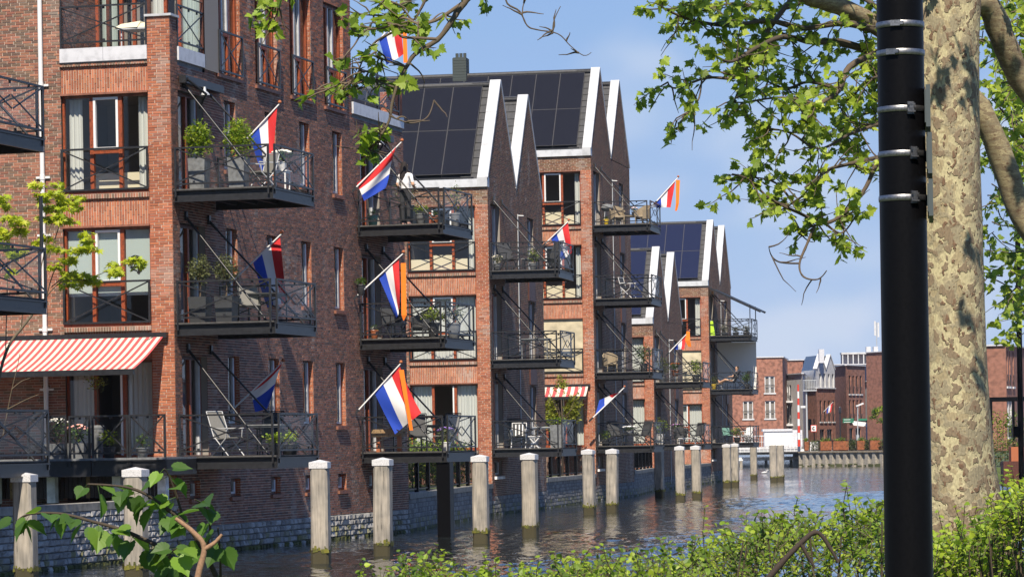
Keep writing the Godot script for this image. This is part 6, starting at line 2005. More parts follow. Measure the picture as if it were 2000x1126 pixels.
	# branches in view on the left of the trunk: [points, depth, depth change, radii, leaf sprays per branch, spray leaves]
	var tw := [
		[[Vector2(1720, 62), Vector2(1650, 45), Vector2(1570, 55), Vector2(1500, 40), Vector2(1420, 50), Vector2(1340, 35), Vector2(1290, 12)], 25.6, -1.2, 0.03, 0.007, 26],
		[[Vector2(1560, -20), Vector2(1500, 60), Vector2(1472, 110), Vector2(1440, 150), Vector2(1380, 152), Vector2(1320, 172), Vector2(1305, 160)], 25.2, -0.6, 0.022, 0.005, 12],
		[[Vector2(1440, 150), Vector2(1380, 140), Vector2(1366, 190), Vector2(1350, 215), Vector2(1320, 236)], 24.8, -0.3, 0.009, 0.004, 3],
		[[Vector2(1725, 108), Vector2(1640, 82), Vector2(1590, 82), Vector2(1530, 72), Vector2(1480, 92), Vector2(1430, 120), Vector2(1400, 110)], 25.8, -1.5, 0.034, 0.008, 24],
		[[Vector2(1722, 100), Vector2(1660, 130), Vector2(1640, 175), Vector2(1600, 205), Vector2(1572, 234)], 25.6, -0.8, 0.028, 0.012, 12],
		[[Vector2(1640, 175), Vector2(1580, 160), Vector2(1530, 172), Vector2(1470, 140)], 25.3, 0.8, 0.015, 0.005, 16],
		[[Vector2(1600, 205), Vector2(1530, 190), Vector2(1450, 200), Vector2(1430, 195)], 25.0, 0.4, 0.012, 0.004, 10],
		[[Vector2(1722, 305), Vector2(1668, 318), Vector2(1620, 330), Vector2(1600, 345), Vector2(1572, 366)], 25.5, -0.8, 0.020, 0.006, 8],
		[[Vector2(1722, 240), Vector2(1660, 262), Vector2(1600, 290), Vector2(1545, 260), Vector2(1500, 250)], 25.7, -0.6, 0.016, 0.005, 18],
		[[Vector2(1722, 215), Vector2(1680, 225), Vector2(1650, 245), Vector2(1660, 290)], 25.9, 0.4, 0.014, 0.005, 14],
		[[Vector2(1715, 308), Vector2(1692, 365), Vector2(1655, 410), Vector2(1612, 435), Vector2(1560, 415), Vector2(1505, 388), Vector2(1462, 350), Vector2(1430, 340)], 25.3, -0.5, 0.020, 0.006, 14],
		[[Vector2(1560, 415), Vector2(1530, 370), Vector2(1500, 350), Vector2(1450, 345)], 25.2, 0.4, 0.010, 0.004, 10],
		[[Vector2(1600, 345), Vector2(1560, 390), Vector2(1540, 400)], 25.1, 0.2, 0.009, 0.004, 5],
		[[Vector2(1612, 435), Vector2(1640, 455), Vector2(1660, 440), Vector2(1682, 400)], 25.0, 0.3, 0.010, 0.004, 6],
		[[Vector2(1600, 437), Vector2(1580, 445), Vector2(1568, 460)], 25.0, 0.1, 0.009, 0.006, 4],
		[[Vector2(1592, 440), Vector2(1576, 478), Vector2(1562, 515), Vector2(1570, 540), Vector2(1598, 545), Vector2(1615, 528)], 25.0, -0.3, 0.012, 0.004, 0],
		[[Vector2(1562, 514), Vector2(1525, 512), Vector2(1508, 500), Vector2(1502, 482)], 24.9, -0.2, 0.008, 0.003, 0],
		[[Vector2(1720, 20), Vector2(1640, -20), Vector2(1520, 20), Vector2(1440, 5), Vector2(1360, 25)], 26.5, 1.0, 0.022, 0.006, 26],
		[[Vector2(1722, 150), Vector2(1690, 160), Vector2(1660, 200)], 26.5, 0.5, 0.018, 0.006, 16]]
	for b in tw:
		var path := curve_of(b[0], b[1], b[2])
		limbs.col = brown * rf(0.8, 1.5)
		branch(limbs, path, b[3], b[4], 6)
		for k in int(b[5] * 1.15):
			var f := pow(rng.randf(), 0.7)
			var o: Vector3 = path[mini(int(f * path.size()), path.size() - 1)]
			twig_spray(limbs, lv, o, Vector3(rf(-1, 0.6), rf(-0.8, 0.7), rf(-0.8, 0.8)), rf(0.18, 0.42), 6 + rng.randi() % 7, 0.070, young)
		for k in 3:
			var o: Vector3 = path[rng.randi() % path.size()]
			twig_spray(limbs, Leaves.new(), o, Vector3(rf(-1, 1), rf(-0.8, 0.5), rf(-0.5, 0.5)), rf(0.12, 0.35), 1, 0.05, young)
	# the limb that hangs into the top middle of the picture, nearer the viewer
	var near := [
		[[Vector2(950, -40), Vector2(912, 0), Vector2(890, 29), Vector2(860, 72), Vector2(832, 92), Vector2(808, 108), Vector2(793, 132), Vector2(778, 160), Vector2(766, 200), Vector2(760, 235), Vector2(745, 262)], 20.0, 0.0, 0.020, 0.007, 5],
		[[Vector2(935, -20), Vector2(900, 8), Vector2(850, 40), Vector2(815, 45), Vector2(790, 35), Vector2(740, 30), Vector2(700, 28)], 20.1, 0.2, 0.013, 0.005, 11],
		[[Vector2(852, 76), Vector2(815, 74), Vector2(782, 70), Vector2(776, 48), Vector2(745, 55), Vector2(712, 60), Vector2(690, 90), Vector2(668, 115)], 19.9, -0.2, 0.010, 0.004, 7],
		[[Vector2(770, 62), Vector2(735, 80), Vector2(712, 110), Vector2(700, 140), Vector2(690, 180)], 20.0, 0.3, 0.008, 0.003, 4],
		[[Vector2(835, -10), Vector2(820, 20), Vector2(805, 38), Vector2(780, 10), Vector2(740, -5)], 20.3, 0.0, 0.010, 0.004, 8],
		[[Vector2(793, 130), Vector2(755, 118), Vector2(735, 108), Vector2(736, 98)], 20.0, 0.0, 0.008, 0.004, 4],
		[[Vector2(770, 170), Vector2(740, 160), Vector2(715, 150)], 20.0, 0.2, 0.007, 0.003, 4],
		[[Vector2(760, 225), Vector2(775, 232), Vector2(805, 240), Vector2(835, 228), Vector2(847, 196)], 19.9, 0.1, 0.006, 0.003, 0],
		[[Vector2(725, 138), Vector2(690, 145), Vector2(660, 165), Vector2(640, 172), Vector2(598, 178)], 20.2, 0.1, 0.006, 0.003, 2],
		[[Vector2(690, 145), Vector2(680, 175), Vector2(665, 195)], 20.2, 0.1, 0.005, 0.003, 0],
		[[Vector2(745, 255), Vector2(735, 280), Vector2(700, 290), Vector2(655, 285)], 20.0, 0.1, 0.006, 0.003, 3],
		[[Vector2(750, 240), Vector2(744, 262), Vector2(738, 285)], 20.0, 0.1, 0.007, 0.004, 4],
		[[Vector2(1000, -60), Vector2(988, 0), Vector2(1015, 22), Vector2(1030, 50), Vector2(1050, 58), Vector2(1090, 66), Vector2(1115, 90), Vector2(1140, 108), Vector2(1155, 102)], 20.4, 0.0, 0.0065, 0.002, 0],
		[[Vector2(1080, 64), Vector2(1082, 40), Vector2(1095, 12)], 20.4, 0.0, 0.005, 0.002, 0],
		[[Vector2(1020, 30), Vector2(1022, 10), Vector2(1030, -5)], 20.4, 0.0, 0.005, 0.002, 0],
		[[Vector2(560, -40), Vector2(545, 0), Vector2(520, 20)], 20.3, 0.0, 0.008, 0.004, 4],
		[[Vector2(545, 0), Vector2(538, 40), Vector2(530, 55)], 20.3, 0.0, 0.006, 0.003, 3]]
	for b in near:
		var path := curve_of(b[0], b[1], b[2])
		limbs.col = brown * rf(0.9, 1.6)
		branch(limbs, path, b[3], b[4], 7)
		for k in b[5]:
			var f := pow(rng.randf(), 0.8)
			var o: Vector3 = path[mini(int(f * path.size()), path.size() - 1)]
			twig_spray(limbs, lv, o, Vector3(rf(-1, 0.4), rf(-0.7, 0.6), rf(-0.5, 0.6)), rf(0.10, 0.26), 4 + rng.randi() % 4, 0.068, [Color(0.22, 0.33, 0.03), Color(0.31, 0.42, 0.04), Color(0.17, 0.26, 0.025)])
		for k in 4:
			var o: Vector3 = path[rng.randi() % path.size()]
			twig_spray(limbs, Leaves.new(), o, Vector3(rf(-1, 1), rf(-0.8, 0.8), rf(-0.4, 0.4)), rf(0.06, 0.2), 1, 0.05, young)
	# leafy crown right of the trunk and above the frame
	for k in 120:
		var p := at(rf(1915, 2080), rf(-60, 340), rf(27.0, 33))
		twig_spray(limbs, lv, p, Vector3(rf(-1, 1), rf(-0.6, 0.5), rf(-1, 1)), rf(0.25, 0.5), 8, 0.085, young)
	for k in 70:
		var p := at(rf(1925, 2060), rf(320, 600), rf(28.0, 33))
		twig_spray(limbs, lv, p, Vector3(rf(-1, 1), rf(-0.6, 0.5), rf(-1, 1)), rf(0.25, 0.5), 8, 0.075, young)
	for k in 150:
		var p := at(rf(1250, 2300), rf(-620, -60), rf(23, 30))
		twig_spray(limbs, lv, p, Vector3(rf(-1, 1), rf(-0.6, 0.5), rf(-1, 1)), rf(0.3, 0.6), 8, 0.10, young)
	put(limbs, "branches", M.bark_dark, root)
	put_leaves(lv, lobed_leaf("plane"), root, Vector3(0, EYE, 0), 300, func(p: Vector3) -> bool: return sees(p))
func back_tree() -> void:  # sunlit tree beyond the plane, its stem outside the frame
	var root := thing("linden_tree", "bright yellow green tree crown in the sun right of the plane trunk", "tree")
	rng.seed = 808
	var tm := MB.new()
	tm.col = Color(0.09, 0.07, 0.05)
	var o := at(2120, 860, 52.0)
	tm.tube([Vector3(o.x, 0.8, o.z), Vector3(o.x, 4.0, o.z), Vector3(o.x - 0.2, 9.0, o.z)], [0.28, 0.22, 0.12], 12)
	put(tm, "trunk", M.bark_dark, root)
	var bm := MB.new()
	bm.col = Color(0.10, 0.08, 0.05)
	var lv := Leaves.new()
	var cols := [Color(0.26, 0.36, 0.03), Color(0.34, 0.43, 0.035), Color(0.20, 0.28, 0.03)]
	for k in 26:
		var e := at(rf(1925, 2080), rf(-40, 610), rf(48, 57))
		var s := Vector3(o.x, clampf(e.y - 1.5, 3.0, 9.0), o.z)
		var path := [s, s.lerp(e, 0.5) + Vector3(rf(-0.3, 0.3), 0.3, rf(-0.3, 0.3)), e]
		branch(bm, path, 0.05, 0.012, 6)
		for j in 6:
			twig_spray(bm, lv, s.lerp(e, rf(0.45, 1.05)) + Vector3(rf(-0.5, 0.5), rf(-0.4, 0.4), rf(-0.6, 0.6)), Vector3(rf(-1, 1), rf(-0.7, 0.5), rf(-1, 1)), rf(0.3, 0.6), 13, 0.115, cols)
	put(bm, "branches", M.bark_dark, root)
	put_leaves(lv, lobed_leaf("heart"), root, Vector3(0, EYE, 0), 120, func(p: Vector3) -> bool: return sees(p))
func sees(p: Vector3) -> bool:
	var d := -p.z
	var x := 1000.0 + p.x / d * FOC
	var y := 864.5 - (p.y - EYE) / d * FOC
	return x > 5 and x < 1995 and y > 5 and y < 1120
func bank_shrub(label: String, prof: Array, d0: float, d1: float, count: int, seed_: int, cols: Array, size: float, singles: int) -> void:
	var root := thing("bank_shrub", label, "shrub")
	rng.seed = seed_
	var lv := Leaves.new()
	var stems := MB.new()
	var x0: float = prof[0].x
	var x1: float = prof[-1].x
	var tops := func(px: float) -> float:
		for k in prof.size() - 1:
			if px <= prof[k + 1].x:
				return lerpf(prof[k].y, prof[k + 1].y, (px - prof[k].x) / (prof[k + 1].x - prof[k].x))
		return prof[-1].y
	var nz := FastNoiseLite.new()
	nz.seed = seed_; nz.frequency = 0.02
	var made := 0
	while made < count:
		var px := rf(x0, x1)
		var d := rf(d0, d1)
		var ty: float = tops.call(px) + nz.get_noise_2d(px * 3.0, d * 30.0) * 26.0 + (d1 - d) * 4.0
		var top := at(px, ty, d)
		var depth := absf(rng.randfn(0.0, 0.16)) + (rf(0.0, 0.5) if rng.randf() < 0.3 else 0.0)
		var o := top - Vector3(0, depth, 0)
		if o.y < 0.92:
			made += 1
			continue
		# a small shoot with pairs of leaves
		var dir := Vector3(rf(-0.7, 0.7), rf(0.2, 1.0), rf(-0.6, 0.6)).normalized()
		var ln := rf(0.06, 0.16)
		stems.col = Color(0.10, 0.09, 0.04)
		stems.tube([o - dir * ln, o, o + dir * ln], [0.0035, 0.003, 0.0015], 4, false)
		var c: Color = cols[rng.randi() % cols.size()]
		for k in 7:
			var q := o + dir * ln * lerpf(-0.9, 1.0, k / 6.0)
			var ld := (dir * 0.5 + Vector3(rf(-1, 1), rf(-0.4, 0.5), rf(-1, 1))).normalized()
			lv.add(Transform3D(leaf_basis(ld, Vector3(rf(-0.6, 0.6), 1.0, rf(-0.2, 0.9)), size * rf(0.6, 1.25)), q), c * rf(0.75, 1.25))
			made += 1
	# woody stems down to the soil and a few shoots standing above the mass
	for k in 60:
		var px := rf(x0, x1)
		var d := rf(d0, d1)
		var p := at(px, tops.call(px) + 20.0, d)
		stems.col = Color(0.07, 0.05, 0.03)
		stems.tube([Vector3(p.x + rf(-0.2, 0.2), 0.85, p.z + rf(-0.1, 0.1)), Vector3(p.x + rf(-0.1, 0.1), lerpf(0.85, p.y, 0.5), p.z), p], [0.012, 0.009, 0.004], 5)
	for k in 26:
		var px := rf(x0 + 5, x1 - 5)
		var d := rf(d0, d1)
		var p := at(px, tops.call(px) + 12.0, d)
		var e := p + Vector3(rf(-0.08, 0.08), rf(0.1, 0.28), rf(-0.05, 0.05))
		stems.tube([p, p.lerp(e, 0.5) + Vector3(rf(-0.02, 0.02), 0, 0), e], [0.004, 0.003, 0.002], 4)
		var c: Color = cols[rng.randi() % cols.size()]
		for j in 9:
			var q := p.lerp(e, j / 8.0)
			lv.add(Transform3D(leaf_basis(Vector3(rf(-1, 1), rf(-0.3, 0.6), rf(-1, 1)), Vector3(rf(-0.5, 0.5), 1.0, rf(0, 0.8)), size * rf(0.7, 1.2)), q), c * rf(0.8, 1.2))
	put(stems, "stems", M.bark_dark, root)
	put_leaves(lv, lobed_leaf("heart"), root, Vector3(0, EYE, 0), singles, func(p: Vector3) -> bool: return sees(p))
func hazel_branch() -> void:  # leafy branch reaching in at the lower left
	var root := thing("hazel_shrub", "broad green leaves on a branch crossing the stone quay at lower left", "shrub")
	rng.seed = 404
	var D := 10.0
	var tw := MB.new()
	tw.col = Color(0.06, 0.045, 0.03)
	var lv := Leaves.new()
	var cols := [Color(0.08, 0.17, 0.025), Color(0.11, 0.22, 0.03), Color(0.17, 0.30, 0.035), Color(0.06, 0.13, 0.02)]
	for b in [[[Vector2(470, 1230), Vector2(392, 1150), Vector2(320, 1075), Vector2(270, 1048), Vector2(230, 1032), Vector2(180, 1018), Vector2(120, 1003), Vector2(60, 1003), Vector2(35, 1015)], 0.010, 0.003, 34], [[Vector2(470, 1230), Vector2(400, 1080), Vector2(360, 1020), Vector2(320, 990), Vector2(285, 965), Vector2(240, 950), Vector2(170, 945)], 0.010, 0.003, 26], [[Vector2(360, 1020), Vector2(345, 970), Vector2(330, 930), Vector2(320, 915)], 0.005, 0.002, 9], [[Vector2(400, 1080), Vector2(410, 1030), Vector2(400, 990), Vector2(380, 975)], 0.005, 0.002, 8], [[Vector2(392, 1150), Vector2(350, 1110), Vector2(330, 1085), Vector2(345, 1070)], 0.005, 0.002, 14], [[Vector2(430, 1150), Vector2(430, 1090), Vector2(425, 1030)], 0.005, 0.002, 6]]:
		var path := curve_of(b[0], D, rf(-0.3, 0.3))
		branch(tw, path, b[1], b[2], 6)
		var nl: int = int(b[3] * 0.85)
		for k in nl:
			var f: float = 0.22 + 0.78 * (k + rng.randf()) / nl
			var o: Vector3 = path[mini(int(f * path.size()), path.size() - 1)]
			var ld := Vector3(rf(-0.9, 0.7), rf(-1.0, 0.15), rf(-0.4, 0.7)).normalized()
			var s := rf(0.045, 0.08)
			lv.add(Transform3D(leaf_basis(ld, Vector3(rf(-0.5, 0.5), 0.9, rf(-0.3, 0.9)), s), o + ld * s * 0.4), cols[rng.randi() % 4] * rf(0.8, 1.2))
	put(tw, "twigs", M.bark_dark, root)
	put_leaves(lv, lobed_leaf("heart"), root, Vector3(0, EYE, 0), 300, func(p: Vector3) -> bool: return true)
	var st := thing("dead_branch", "pale forked bare stick standing among the lower left leaves", "branch")
	var sm := MB.new()
	sm.col = Color(0.32, 0.19, 0.11)
	branch(sm, curve_of([Vector2(370, 1230), Vector2(386, 1126), Vector2(398, 1070), Vector2(378, 1040), Vector2(342, 1012)], 9.6), 0.011, 0.006, 8)
	branch(sm, curve_of([Vector2(398, 1072), Vector2(418, 1060), Vector2(433, 1043)], 9.6), 0.008, 0.004, 8)
	put(sm, "stick", M.bark_dark, st)
func maple_tree() -> void:
	var root := thing("maple_tree", "young maple with lime green leaves rising before the white drainpipe", "tree")
	rng.seed = 515
	var D := 70.0
	var tw := MB.new()
	tw.col = Color(0.13, 0.10, 0.06)
	var lv := Leaves.new()
	var cols := [Color(0.42, 0.50, 0.02), Color(0.36, 0.46, 0.025), Color(0.50, 0.54, 0.04)]
	var trunk := MB.new()
	trunk.col = Color(0.16, 0.13, 0.09)
	branch(trunk, curve_of([Vector2(-30, 985), Vector2(-12, 800), Vector2(10, 690), Vector2(50, 630), Vector2(90, 580)], D), 0.045, 0.02, 8)
	put(trunk, "trunk", M.bark_dark, root)
	for b in [[[Vector2(90, 580), Vector2(120, 550), Vector2(170, 545), Vector2(230, 520), Vector2(272, 512)], 15], [[Vector2(90, 580), Vector2(110, 520), Vector2(150, 500), Vector2(185, 465)], 13], [[Vector2(60, 620), Vector2(80, 520), Vector2(95, 450), Vector2(110, 400), Vector2(90, 360)], 18], [[Vector2(10, 690), Vector2(14, 520), Vector2(15, 430), Vector2(8, 370)], 12], [[Vector2(40, 640), Vector2(50, 540), Vector2(40, 460), Vector2(25, 420)], 10], [[Vector2(95, 500), Vector2(115, 440), Vector2(125, 400), Vector2(140, 385)], 9], [[Vector2(100, 560), Vector2(130, 540), Vector2(160, 550)], 6]]:
		var path := curve_of(b[0], D, rf(-1.0, 1.0))
		branch(tw, path, 0.014, 0.004, 5)
		for k in b[1]:
			var o: Vector3 = path[int(rf(0.35, 1.0) * (path.size() - 1))]
			var c := o + Vector3(rf(-0.25, 0.25), rf(-0.12, 0.16), rf(-0.3, 0.3))
			tw.tube([o, c], [0.005, 0.003], 4)
			for j in 15:
				var ld := Vector3(rf(-1, 1), rf(-0.75, 0.1), rf(-1, 1)).normalized()
				lv.add(Transform3D(leaf_basis(ld, Vector3(rf(-0.4, 0.4), 1.0, rf(0.0, 0.9)), rf(0.10, 0.17)), c + Vector3(rf(-0.14, 0.14), rf(-0.05, 0.05), rf(-0.1, 0.1))), cols[rng.randi() % 3] * rf(0.8, 1.2))
	for q in [[[Vector2(5, 850), Vector2(20, 770), Vector2(32, 720), Vector2(38, 690)]], [[Vector2(12, 800), Vector2(50, 780), Vector2(75, 770)]], [[Vector2(22, 760), Vector2(40, 745), Vector2(58, 738)]]]:
		branch(tw, curve_of(q[0], 69.0), 0.014, 0.006, 5)
	put(tw, "branches", M.bark_dark, root)
	put_leaves(lv, lobed_leaf("maple"), root, Vector3(0, EYE, 0), 200, func(p: Vector3) -> bool: return sees(p))
func small_tree(label: String, called: String, p: Vector3, h: float, fr: Vector3, cols: Array, count: int, size: float) -> void:
	var root := thing(called, label, "tree", tf(p))
	var tm := MB.new()
	tm.col = Color(0.12, 0.09, 0.06)
	tm.tube([Vector3.ZERO, Vector3(0.05, h * 0.5, 0), Vector3(0, h, 0)], [0.05, 0.04, 0.02], 7)
	for k in 7:
		tm.tube([Vector3(0, h * rf(0.4, 0.8), 0), Vector3(rf(-1, 1) * fr.x, h + fr.y * rf(-0.6, 0.8), rf(-1, 1) * fr.z)], [0.02, 0.006], 5)
	put(tm, "trunk", M.bark_dark, root)
	var fm := MB.new()
	for k in 9:  # clumps with gaps between them
		var o := Vector3(rf(-0.7, 0.7) * fr.x, h + rf(-0.7, 0.7) * fr.y, rf(-0.7, 0.7) * fr.z)
		foliage(fm, o, fr * rf(0.28, 0.45), count / 9, size, cols, 0.4)
	put(fm, "crown", M.leaf, root, "stuff")
func hedge(label: String, a: Vector3, b: Vector3, h: float, thick: float, count: int, cols: Array, size := 0.07) -> void:
	var root := thing("hedge", label, "hedge")
	var fm := MB.new()
	for k in count:
		var p := a.lerp(b, rng.randf()) + Vector3(rf(-thick, thick), pow(rng.randf(), 0.6) * h * rf(0.75, 1.08), rf(-thick, thick))
		leaf_at(fm, p, size * rf(0.7, 1.4), cols)
	put(fm, "foliage", M.leaf, root, "stuff")
	var sm := MB.new()
	sm.col = Color(0.05, 0.04, 0.025)
	for k in 14:
		var p := a.lerp(b, (k + 0.5) / 14.0)
		sm.tube([p, p + Vector3(rf(-0.1, 0.1), h * 0.9, rf(-0.1, 0.1))], [0.03, 0.01], 5)
	put(sm, "stems", M.bark_dark, root)

# ---------------------------------------------------------------- near post and far bank
func sign_post() -> void:
	var d := 7.5
	var foot := at(1767, 563, d)
	var root := thing("sign_post", "black steel pole with five metal clamp bands in the foreground", "pole", tf(Vector3(foot.x, 0.9, -d)))
	var mb := MB.new()
	mb.lathe(Vector3.ZERO, [[0.0, 0.0], [0.0575, 0.0], [0.0565, 0.6], [0.0555, 1.2], [0.054, 2.0], [0.0525, 3.0], [0.0505, 4.2], [0.048, 5.2], [0.0, 5.2]], 32)
	put(mb, "shaft", M.post_black, root)
	for q in [[50, -0.3, 0], [105, -0.5, 0], [215, 0.25, 1], [302, 0.35, 1], [388, 0.35, 1]]:
		var y := at(1765, q[0], d).y - 0.9
		var r := 0.054
		var bm := MB.new()
		bm.lathe(Vector3(0, y, 0), [[r - 0.002, -0.0072], [r + 0.0012, -0.0066], [r + 0.0018, 0.0], [r + 0.0012, 0.0066], [r - 0.002, 0.0072]], 32)
		var band := put(bm, "clamp_band", M.chrome, root)
		var bk := MB.new()
		var bs := Basis(Vector3.UP, q[1])
		var o := Vector3(0, y, 0) + bs * Vector3(0, 0, r + 0.003)
		if q[2]:
			bk.tbox(Transform3D(bs, o), Vector3(0.016, 0.028, 0.006))
			bk.tbox(Transform3D(bs, o + bs * Vector3(0, 0, 0.005)), Vector3(0.010, 0.014, 0.005))
			bk.tbox(Transform3D(bs, o + bs * Vector3(0, 0.008, 0.006)), Vector3(0.018, 0.004, 0.004))
			bk.tbox(Transform3D(bs, o + bs * Vector3(0, -0.008, 0.006)), Vector3(0.018, 0.004, 0.004))
		else:
			bk.tbox(Transform3D(bs, o), Vector3(0.022, 0.013, 0.008))
			bk.tbox(Transform3D(bs, o + bs * Vector3(0.014, 0, 0)), Vector3(0.008, 0.008, 0.009))
		put(bk, "buckle", M.chrome, band)
	# three sign plates seen edge-on, one above another
	for q in [[170, 258, 0.0], [262, 348, 0.004], [352, 430, 0.006]]:
		var p0 := at(1816, q[1], d)
		var p1 := at(1816, q[0], d)
		var s := MB.new()
		var x: float = p0.x - foot.x + 0.002 + q[2]
		var sight := Basis(Vector3.UP, -atan2(p0.x, d))
		var hc := (p0.y + p1.y) * 0.5 - 0.9
		var hh := p1.y - p0.y - 0.008
		s.tbox(Transform3D(sight, Vector3(x, hc, -0.03)), Vector3(0.010, hh, 0.26))
		s.tbox(Transform3D(sight, Vector3(x - 0.0065, hc, -0.03)), Vector3(0.0028, hh - 0.02, 0.25))
		put(s, "sign_plate", M.sign_grey, root)
		var br := MB.new()
		br.box(Vector3(0.05, (p0.y + p1.y) * 0.5 - 0.9 - 0.012, -0.012), Vector3(x - 0.0072, (p0.y + p1.y) * 0.5 - 0.9 + 0.012, 0.012))
		put(br, "bracket", M.sign_grey, root)
# A far house as a real prism: front from a to b, flank from b to c (each (x, depth)); windows listed per face as [u0, u1, v0, v1] in metres
func far_house(label: String, a: Vector2, b: Vector2, c: Vector2, y0: float, y1: float, wall: Material, front: Array, flank: Array, deep_frame: Material = null, called := "town_house") -> Node3D:
	var A := Vector3(a.x, y0, -a.y)
	var B := Vector3(b.x, y0, -b.y)
	var C := Vector3(c.x, y0, -c.y)
	var X := (B - A).normalized()
	var root := thing(called, label, "house", Transform3D(Basis(X, Vector3.UP, X.cross(Vector3.UP)), A))
	var inv := root.transform.affine_inverse()
	var h := y1 - y0
	var la := Vector3.ZERO
	var lb := inv * B
	var lc := inv * C
	var ld := lc + (la - lb)
	var wm := MB.new()
	face_with_holes(wm, la, lb, h, front)
	face_with_holes(wm, lb, lc, h, flank)
	var up := Vector3(0, h, 0)
	wm.quad(lc, lc + up, ld + up, ld)
	wm.quad(ld, ld + up, la + up, la)
	wm.quad(la + up, ld + up, lc + up, lb + up)
	put(wm, "wall", wall, root)
	var pm := MB.new()
	for s in [[la, lb], [lb, lc]]:
		var dd: Vector3 = (s[1] - s[0]).normalized()
		var nn := dd.cross(Vector3.UP)
		pm.beam(s[0] + up + nn * 0.03 + Vector3(0, 0.05, 0), s[1] + up + nn * 0.03 + Vector3(0, 0.05, 0), 0.25, 0.12)
	put(pm, "parapet", M.grey_panel, root)
	for f in [[la, lb, front], [lb, lc, flank]]:
		var dd: Vector3 = (f[1] - f[0]).normalized()
		var t := Transform3D(Basis(dd, Vector3.UP, dd.cross(Vector3.UP)), f[0])
		for w in f[2]:
			var wd: float = w[1] - w[0]
			var hh: float = w[3] - w[2]
			var wn := part("window", root, t * Transform3D(Basis.IDENTITY, Vector3(w[0], w[2], 0)))
			var rm := MB.new()
			rm.box(Vector3(0, 0, -0.5), Vector3(wd, hh, -0.26))
			put(rm, "interior", M.room, wn)
			pane(wn, 0.03, wd - 0.03, 0.03, hh - 0.03, -0.18)
			var fr := MB.new()
			fr.box(Vector3(0, 0, -0.22), Vector3(0.1, hh, -0.1))
			fr.box(Vector3(wd - 0.1, 0, -0.22), Vector3(wd, hh, -0.1))
			fr.box(Vector3(0.1, hh - 0.1, -0.22), Vector3(wd - 0.1, hh, -0.1))
			if wd > 1.0:
				fr.box(Vector3(wd * 0.5 - 0.1, 0, -0.22), Vector3(wd * 0.5 + 0.1, hh - 0.1, -0.1))
			put(fr, "frame", deep_frame if deep_frame else M.far_white, wn)
			bar(wn, "sill", M.far_white, Vector3(-0.12, -0.16, -0.22), Vector3(wd + 0.12, 0.0, 0.1))
			if hh > 1.5:
				var rl := MB.new()
				rl.box(Vector3(0.02, 0.85, 0.02), Vector3(wd - 0.02, 0.9, 0.06))
				for k in int(wd / 0.16):
					rl.box(Vector3(0.05 + k * 0.16, 0.02, 0.03), Vector3(0.075 + k * 0.16, 0.85, 0.05))
				put(rl, "railing", M.black_steel, wn)
	return root
func face_with_holes(mb: MB, a: Vector3, b: Vector3, h: float, wins: Array) -> void:
	var d := (b - a).normalized()
	var w := a.distance_to(b)
	var n := d.cross(Vector3.UP)
	var ys := [0.0, h]
	for q in wins:
		ys.append(q[2]); ys.append(q[3])
	ys.sort()
	var holes := []
	for q in wins:
		holes.append(Rect2(q[0], q[2], q[1] - q[0], q[3] - q[2]))
	for k in ys.size() - 1:
		if ys[k + 1] - ys[k] < 0.001:
			continue
		for s in free_spans(ys[k], ys[k + 1], 0.0, w, holes):
			var p: Vector3 = a + d * s[0] + Vector3(0, ys[k], 0)
			var q: Vector3 = a + d * s[1] + Vector3(0, ys[k], 0)
			var up := Vector3(0, ys[k + 1] - ys[k], 0)
			mb.quad(p, p + up, q + up, q)
	for q in wins:
		var c := [a + d * q[0] + Vector3(0, q[2], 0), a + d * q[0] + Vector3(0, q[3], 0), a + d * q[1] + Vector3(0, q[3], 0), a + d * q[1] + Vector3(0, q[2], 0)]
		for k in 4:
			var l := (k + 1) % 4
			mb.quad(c[k], c[l], c[l] - n * 0.25, c[k] - n * 0.25)
func V(px: float, d: float) -> Vector2:
	return Vector2((px - 1000.0) / FOC * d, d)
func grid_windows(u: Array, w: float, rows: Array) -> Array:
	var out := []
	for r in rows:
		for x in u:
			out.append([x, x + w, r[0], r[1]])
	return out
